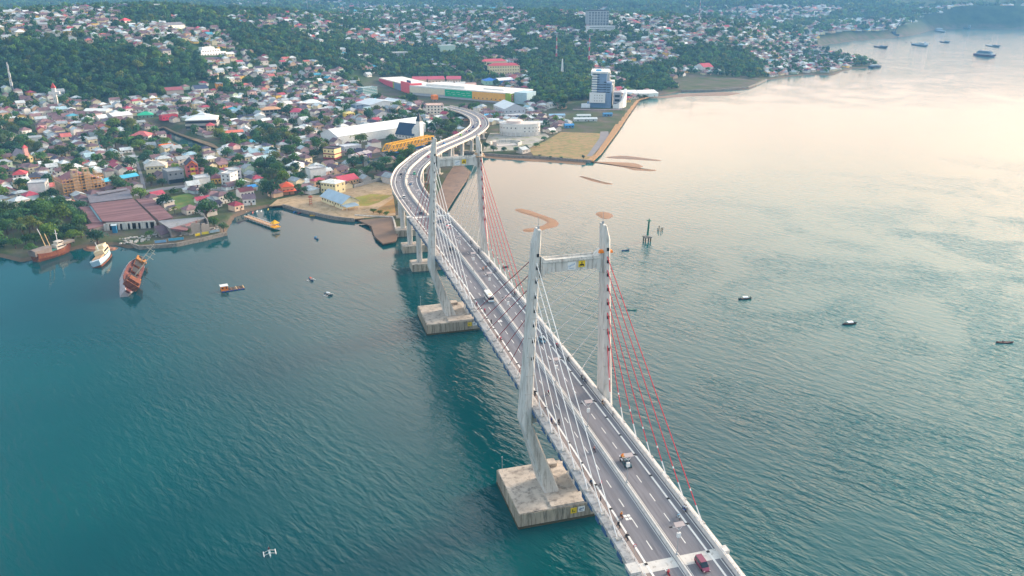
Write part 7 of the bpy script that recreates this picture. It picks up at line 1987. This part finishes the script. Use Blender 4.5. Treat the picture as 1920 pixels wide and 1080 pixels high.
tp = np.array([t[:2] for t in TREES]); ok = free(tp, 1.5)
TREES = [t for t, k in zip(TREES, ok) if k]
_tz = terr(np.array([t[0] for t in TREES]), np.array([t[1] for t in TREES]))
TREES = [t[:2] + (float(z_),) + t[3:] for t, z_ in zip(TREES, _tz)]


def pick(tab, u):
    c = 0
    for row in tab:
        c += row[-1]
        if u < c: return row
    return tab[0]


HD = []
for (x, y, z, px, py, sc, st, rot) in HOUSES:
    g = rng.uniform(0, 1, 8)
    w = st * (.60 + .28 * g[0]); d = st * (.48 + .22 * g[1]); two = g[2] > .84
    h = (6.0 if two else 3.3) + .6 * g[3]
    rz = rot + (math.pi / 2 if g[4] > .5 else 0) + (g[5] - .5) * .35
    kind = "gable" if g[6] < .55 else "hip"
    HD.append(dict(x=x, y=y, z=z, px=px, py=py, sc=sc, w=w, d=d, h=h, two=two, rz=rz, kind=kind, roof=pick(ROOFC, g[7]), wall=pick(WALLC, rng.uniform()), rise=d * rng.uniform(.22, .34), roof2=pick(ROOFC, rng.uniform()), ax=((1 if rng.uniform() > .5 else -1), st * rng.uniform(.18, .34), d * rng.uniform(.5, .95), rng.uniform(2.3, 2.9)) if rng.uniform() < .6 else None))
HD.sort(key=lambda q: -q["sc"] * q["w"] if -10 < q["px"] < 1930 else 0)
N_IND = 270


# words for labels: which landmark, which way from it, which one of its likes
MK = [(m[0], m[1], m[2]) for m in MARKS]


def relate(x, y):
    best = min(MK, key=lambda m: (m[1] - x) ** 2 + (m[2] - y) ** 2)
    dx, dy = x - best[1], y - best[2]
    bx, by = best[1] - CAM[0], best[2] - CAM[1]; L = math.hypot(bx, by); bx /= L; by /= L
    al = dx * bx + dy * by; ac = dx * by - dy * bx; D = math.hypot(dx, dy)
    if abs(al) > abs(ac) * 1.2: rel = "inland of" if al > 0 else "seaward of"
    else: rel = "bridgeward of" if (ac > 0) == (best[1] < 60) else "outward of"
    return best[0], rel, D


def unique_labels(items, make):
    """items: dicts with x, y; make(item, mark, rel) -> base label; repeats are told apart by their order of distance"""
    from collections import defaultdict
    b = defaultdict(list)
    for q in items:
        m, rel, D = relate(q["x"], q["y"]); q["D"] = D; b[make(q, m, rel)].append(q)
    for lab, qs in b.items():
        qs.sort(key=lambda q: q["D"])
        for k, q in enumerate(qs): q["label"] = lab if len(qs) == 1 else lab + (", nearest" if k == 0 else ", %s nearest" % ordinal(k))


ind, rest = HD[:N_IND], HD[N_IND:]
unique_labels(ind, lambda q, m, r_: "%s%s house, %s %s roof, %s %s" % ("tall " if q["two"] else "", q["wall"][1], q["roof"][1], {"gable": "gabled", "hip": "hipped"}[q["kind"]], r_, m))
for q in ind:
    t = thing("house", q["label"], "house", (q["x"], q["y"], q["z"] - .15), q["rz"], "houses of the shore town")
    wl, rf = MB(), MB()
    if q["kind"] == "gable": wl.gwall((0, 0), q["w"], q["d"], q["h"], q["rise"], 0, -.6); wl.v = wl.v; rf.gable((0, 0), q["w"], q["d"], q["h"] - .6, q["rise"], 0, .6)
    else: wl.box((0, 0, q["h"] / 2 - .3), (q["w"], q["d"], q["h"] + .6)); rf.hip((0, 0), q["w"], q["d"], q["h"] + .05, q["rise"], 0, .7) if q["w"] >= q["d"] else rf.hip((0, 0), q["d"], q["w"], q["h"] + .05, q["rise"], math.pi / 2, .7)
    if q["ax"]:
        aw, ar = MB(), MB(); ex, ew, ed, eh = q["ax"]
        aw.box((ex * (q["w"] / 2 + ew / 2 - .05), -q["d"] * .12, eh / 2 - .3), (ew, ed, eh + .6)); ar._add([(ex * (q["w"] / 2 - .1), -q["d"] * .12 - ed / 2 - .4, eh + .75), (ex * (q["w"] / 2 + ew + .5), -q["d"] * .12 - ed / 2 - .4, eh), (ex * (q["w"] / 2 + ew + .5), -q["d"] * .12 + ed / 2 + .4, eh), (ex * (q["w"] / 2 - .1), -q["d"] * .12 + ed / 2 + .4, eh + .75)], [(0, 1, 2, 3) if ex > 0 else (3, 2, 1, 0)])
        sub(t, "lean_to_wall", aw, M_wall, q["wall"][0]); sub(t, "lean_to_roof", ar, M_roof, q["roof2"][0])
    sub(t, "wall", wl, M_wall, q["wall"][0]); sub(t, "roof", rf, M_roof, q["roof"][0])
    if q["sc"] > 1.9:
        zz = (.55 * q["h"],) if not q["two"] else (.28 * q["h"], .75 * q["h"])
        for z_ in zz:
            for sx in (-.28, .28): add_win(t, sx * q["w"], -q["d"] / 2, z_ - .3, 0, 1.2, 1.2)
            add_win(t, q["w"] / 2, 0, z_ - .3, math.pi / 2, 1.2, 1.2)
        m2 = MB(); m2.box((0, -q["d"] / 2, .85), (.95, .14, 1.9)); m2.build("door", M_wood, t)
mb = MB()
for q in rest:
    c = (q["x"], q["y"]); z0 = q["z"] - .6
    mb.cur = lin(q["wall"][0])
    if q["kind"] == "gable":
        mb.gwall(c, q["w"], q["d"], q["h"] + .6, q["rise"], q["rz"], z0); mb.cur = lin(q["roof"][0]); mb.gable(c, q["w"], q["d"], z0 + q["h"] + .6, q["rise"], q["rz"], .6)
    else:
        mb.box((c[0], c[1], z0 + q["h"] / 2), (q["w"], q["d"], q["h"] + .6), q["rz"]); mb.cur = lin(q["roof"][0])
        if q["w"] >= q["d"]: mb.hip(c, q["w"], q["d"], z0 + q["h"] + .5, q["rise"], q["rz"], .7)
        else: mb.hip(c, q["d"], q["w"], z0 + q["h"] + .5, q["rise"], q["rz"] + math.pi / 2, .7)
    if q["ax"] and q["sc"] > .7:
        ex, ew, ed, eh = q["ax"]; ca, sa = math.cos(q["rz"]), math.sin(q["rz"])
        def L_(x, y, z): return (c[0] + x * ca - y * sa, c[1] + x * sa + y * ca, z0 + z)
        mb.cur = lin(q["wall"][0]); mb.box(L_(ex * (q["w"] / 2 + ew / 2 - .05), -q["d"] * .12, eh / 2 + .3), (ew, ed, eh + .6), q["rz"]); mb.cur = lin(q["roof2"][0])
        e0, e1, f0, f1 = ex * (q["w"] / 2 - .1), ex * (q["w"] / 2 + ew + .5), -q["d"] * .12 - ed / 2 - .4, -q["d"] * .12 + ed / 2 + .4
        mb._add([L_(e0, f0, eh + 1.35), L_(e1, f0, eh + .65), L_(e1, f1, eh + .65), L_(e0, f1, eh + 1.35)], [(0, 1, 2, 3) if ex > 0 else (3, 2, 1, 0)])
    if q["sc"] > .85:
        mb.cur = lin('#2b343e'); ca, sa = math.cos(q["rz"]), math.sin(q["rz"])
        for sx in (-.28, .28): mb.box((c[0] + sx * q["w"] * ca + q["d"] / 2 * sa, c[1] + sx * q["w"] * sa - q["d"] / 2 * ca, z0 + .6 + q["h"] * .55), (1.3, .14, 1.3), q["rz"])
o = mb.build("town_houses", M_attr, colattr=True)
tag(o, "many more distant houses spread over the plain and the hillsides", "houses", kind="stuff")

# individually placed shore trees: (crown centre column, foot row, radius m, height m, tint, palm)
SHORE = [((311, 393), 7.5, 12, 2, "big dark round tree beside the rusty market roofs", 0), ((389, 415), 9.5, 16, 0, "largest leafy tree on the ruined warehouse shore", 0), ((264, 375), 7.5, 10, 3, "bright green spreading tree behind the market hall", 0), ((114, 424), 9, 15, 3, "tallest bright green tree of the shore grove by the market", 0), ((85, 412), 8.5, 13, 1, "tall tree between the shore grove and the white block", 0), ((45, 418), 8, 12, 0, "deep green tree in the middle of the shore grove", 0), ((20, 408), 8, 12, 5, "greyish tree at the inland edge of the shore grove", 0), ((15, 440), 7, 11, 1, "green tree at the seaward edge of the shore grove", 0), ((62, 430), 6.5, 10, 6, "small round tree below the shore grove road", 0), ((184, 456), 7.5, 9, 2, "dark spreading tree above the little red beach", 0), ((138, 455), 7, 9, 3, "bright green tree leaning over the moored fishing vessel", 0), ((112, 458), 6, 8, 1, "green bushy tree behind the moored fishing vessel", 0), ((30, 466), 5, 7, 1, "low green bush at the water by the fishing vessel", 0), ((60, 473), 4.5, 6, 1, "shrubby tree at the bow of the fishing vessel", 0), ((509, 374), 9, 15, 2, "huge dark tree between the yellow jetty and the tiered house", 0), ((497, 362), 7, 12, 0, "deep green tree behind the huge dark shore tree", 0),
         ((332, 436), 4, 6, 4, "yellowish bush on the ruined warehouse quay", 0), ((352, 439), 3.6, 5, 3, "bright bush at the ruined warehouse wall", 0), ((282, 445), 3.4, 5, 1, "green bush on the quay before the market hall", 0), ((420, 435), 4, 7, 5, "bush at the end of the warehouse quay", 0), ((402, 428), 4.5, 8, 1, "tree at the end of the warehouse quay", 0), ((393, 366), 6, 11, 0, "dark tree in front of the lavender grey block", 0), ((384, 372), 5, 9, 5, "greyish tree in the overgrown plot", 0), ((328, 402), 3.4, 6, 4, "palm in the overgrown plot by the market", 1), ((75, 440), 3.6, 9, 4, "yellowed palm beside the shore grove road", 1), ((44, 448), 3.6, 10, 5, "tall palm with drooping fronds at the shore grove", 1), ((26, 446), 3.4, 10, 5, "thin palm beside the drooping one", 1), ((114, 436), 3.4, 9, 5, "palm between the grove road and the market", 1),
         ((602, 355), 4.6, 8, 1, "green tree against the cream parish house", 0), ((595, 345), 4.4, 8, 0, "dark tree in front of the bare white flats", 0), ((572, 363), 5, 6, 0, "low dark tree in the sandy yard corner", 0), ((560, 358), 4.6, 6, 1, "low green tree beside the tiered house", 0), ((565, 368), 2.6, 4, 1, "small bush standing alone in the sandy yard", 0), ((706, 322), 8, 10, 0, "broad dark tree below the yellow truss bridge", 0), ((688, 330), 7, 9, 1, "broad green tree behind the rose red hall", 0), ((724, 312), 8, 10, 6, "mid green tree pressing against the viaduct bend", 0), ((734, 300), 7, 9, 2, "dark tree right under the truss bridge", 0), ((755, 296), 6, 9, 3, "bright tree between the truss bridge and the viaduct", 0), ((772, 287), 6, 9, 1, "green tree at the truss bridge abutment", 0), ((675, 272), 10, 12, 3, "wide umbrella-crowned tree before the long white warehouse", 0), ((735, 268), 7, 9, 0, "dark tree at the navy-roofed church", 0), ((840, 250), 7, 10, 1, "green tree inside the viaduct curve", 0), ((826, 258), 7, 10, 3, "bright tree inside the viaduct curve", 0), ((856, 243), 6.5, 9, 0, "dark tree nearest the second viaduct bend", 0), ((812, 252), 6.5, 10, 2, "dark tree beside the white-roofed shed", 0), ((845, 225), 6, 9, 0, "dark tree between the cream hotel and the viaduct", 0), ((858, 232), 5.5, 8, 6, "round tree under the inner viaduct parapet", 0),
         ((700, 400), 3.2, 4, 3, "bright shrub above the white quay", 0), ((712, 402), 3, 3.5, 4, "flowering shrub above the white quay", 0), ((725, 404), 2.8, 3.2, 1, "green shrub at the corner of the white quay", 0), ((548, 330), 3.4, 9, 5, "palm leaning over the tall white hipped house", 1), ((556, 338), 3.6, 9, 4, "orange-tinged palm in the palm grove", 1), ((530, 335), 3.4, 9, 1, "palm at the seaward edge of the palm grove", 1), ((570, 330), 3.2, 8, 5, "palm at the bridge side of the palm grove", 1), ((578, 288), 3.4, 9, 5, "palm beside the maroon-banded building", 1),
         ((925, 284), 4.5, 6, 0, "dark bush along the sea wall by the ring stage", 0), ((945, 285), 4.5, 5, 2, "low dark bush right below the ring stage", 0), ((968, 286), 5, 6, 0, "dark bush between the ring stage and the field", 0), ((985, 283), 5, 6, 2, "bluish bush at the near corner of the field", 0), ((1005, 276), 4.5, 5, 1, "green bush on the field's hedge line", 0), ((1020, 264), 4.5, 5, 0, "dark bush halfway along the field's hedge line", 0), ((1036, 252), 4.5, 5, 1, "green bush far along the field's hedge line", 0), ((1050, 244), 4.2, 5, 6, "mid green bush at the far end of the hedge line", 0), ((978, 229), 5, 9, 0, "dark tree on the roof line of the round white building", 0), ((985, 226), 4.5, 8, 1, "green tree beside the round white building", 0), ((911, 280), 4, 8, 2, "bluish tree between viaduct pier and ring stage", 0), ((1012, 293), 2.2, 2, 2, "tiny dark shrub on the field edge by the sea wall", 0), ((1032, 296), 2.2, 2, 0, "tiny shrub midway along the field edge", 0), ((1052, 297), 2.4, 2, 2, "tiny dark shrub near the rubble corner", 0), ((1094, 298), 2.2, 4, 2, "lone upright shrub at the rubble corner", 0),
         ((1178, 186), 7, 8, 2, "dark front tree clump before the marquees", 0), ((1196, 186), 7, 7, 0, "dark round clump beside the marquees", 0), ((1208, 185), 6, 6, 2, "last dark clump of the marquee shore", 0), ((1530, 106), 9, 16, 2, "conical tree rising at the harbour sheds", 0), ((1550, 103), 8, 22, 2, "tallest conical tree at the harbour", 0), ((1566, 112), 9, 9, 0, "broad dark tree at the harbour sheds", 0), ((1604, 124), 12, 8, 2, "low wide dark tree on the harbour tip", 0), ((1590, 124), 9, 7, 0, "rounded tree just inland of the harbour tip", 0)]
kt = 0
for (px, py), r_, h, gi, lb_, palm in SHORE:
    p = G(px, py, 2.0) if py > 130 or px > 1500 else GT(px, py)
    tree(p.x, p.y, p.z - .2, r_, h, gi, kt, lb_, "palms of the shore town" if palm else "trees of the shore town", bool(palm)); kt += 1
    MK.append((lb_.split(" beside")[0], p.x, p.y)) if False else None
sp = np.array([G(*q[0], 2.0)[:2] for q in SHORE]); sr = np.array([q[1] for q in SHORE])
# trees of the town, largest in the picture first
TD = [dict(x=t[0], y=t[1], z=t[2], px=t[3], py=t[4], sc=t[5], r=max(2.2, t[6]) * 1.05, gi=int(rng.choice(7, p=[.24, .22, .16, .12, .06, .10, .10]))) for t in TREES if np.min(np.hypot(sp[:, 0] - t[0], sp[:, 1] - t[1]) / (sr + t[6] * .8)) > .8]
TD.sort(key=lambda q: -q["sc"] * q["r"] if -10 < q["px"] < 1930 else 0)
ni = 300 - len(SHORE)
ti_, tr_ = TD[:ni], TD[ni:]
unique_labels(ti_, lambda q, m, r_: "%s %s tree %s %s" % (GREENS[q["gi"]][1], "broad" if q["r"] > 6 else "small" if q["r"] < 4 else "round", r_, m))
for q in ti_:
    tree(q["x"], q["y"], q["z"] - .2, q["r"], q["r"] * rng.uniform(1.35, 1.9), q["gi"], kt, q["label"], "trees of the shore town"); kt += 1
# all the other trees as one wood
LOD = [[leaf_cloud(6, n, 1.0, 1.3, s, 90 + k, .85, .2 * (k % 2)) for k in range(5)] for n, s in ((120, .17), (54, .25), (26, .36))]
VV, CC = [], []
for q in tr_:
    lod = 0 if q["sc"] > 1.15 else 1 if q["sc"] > .7 else 2
    V, Cc = LOD[lod][int(rng.integers(5))]
    a = rng.uniform(0, 6.28); ca, sa = math.cos(a), math.sin(a); r_ = q["r"] * (1.0 if lod == 0 else 1.1); h = r_ * rng.uniform(.9, 1.45)
    VV.append(np.stack([(V[:, 0] * ca - V[:, 1] * sa) * r_ + q["x"], (V[:, 0] * sa + V[:, 1] * ca) * r_ + q["y"], V[:, 2] * h + q["z"]], 1))
    CC.append(Cc * np.array(GREENS[q["gi"]][0]) * rng.uniform(.55, 1.45))
VV = np.concatenate(VV); CC = np.concatenate(CC)
o = np_mesh("woodland", VV, np.arange(len(VV)).reshape(-1, 4), M_leaf, CC)
o.color = (1, 1, 1, 1)
tag(o, "woods and garden trees covering the plain and hills", "woodland", kind="stuff")
print("houses", len(HD), "trees", len(TD), "leaf faces", len(VV) // 4)
haze()
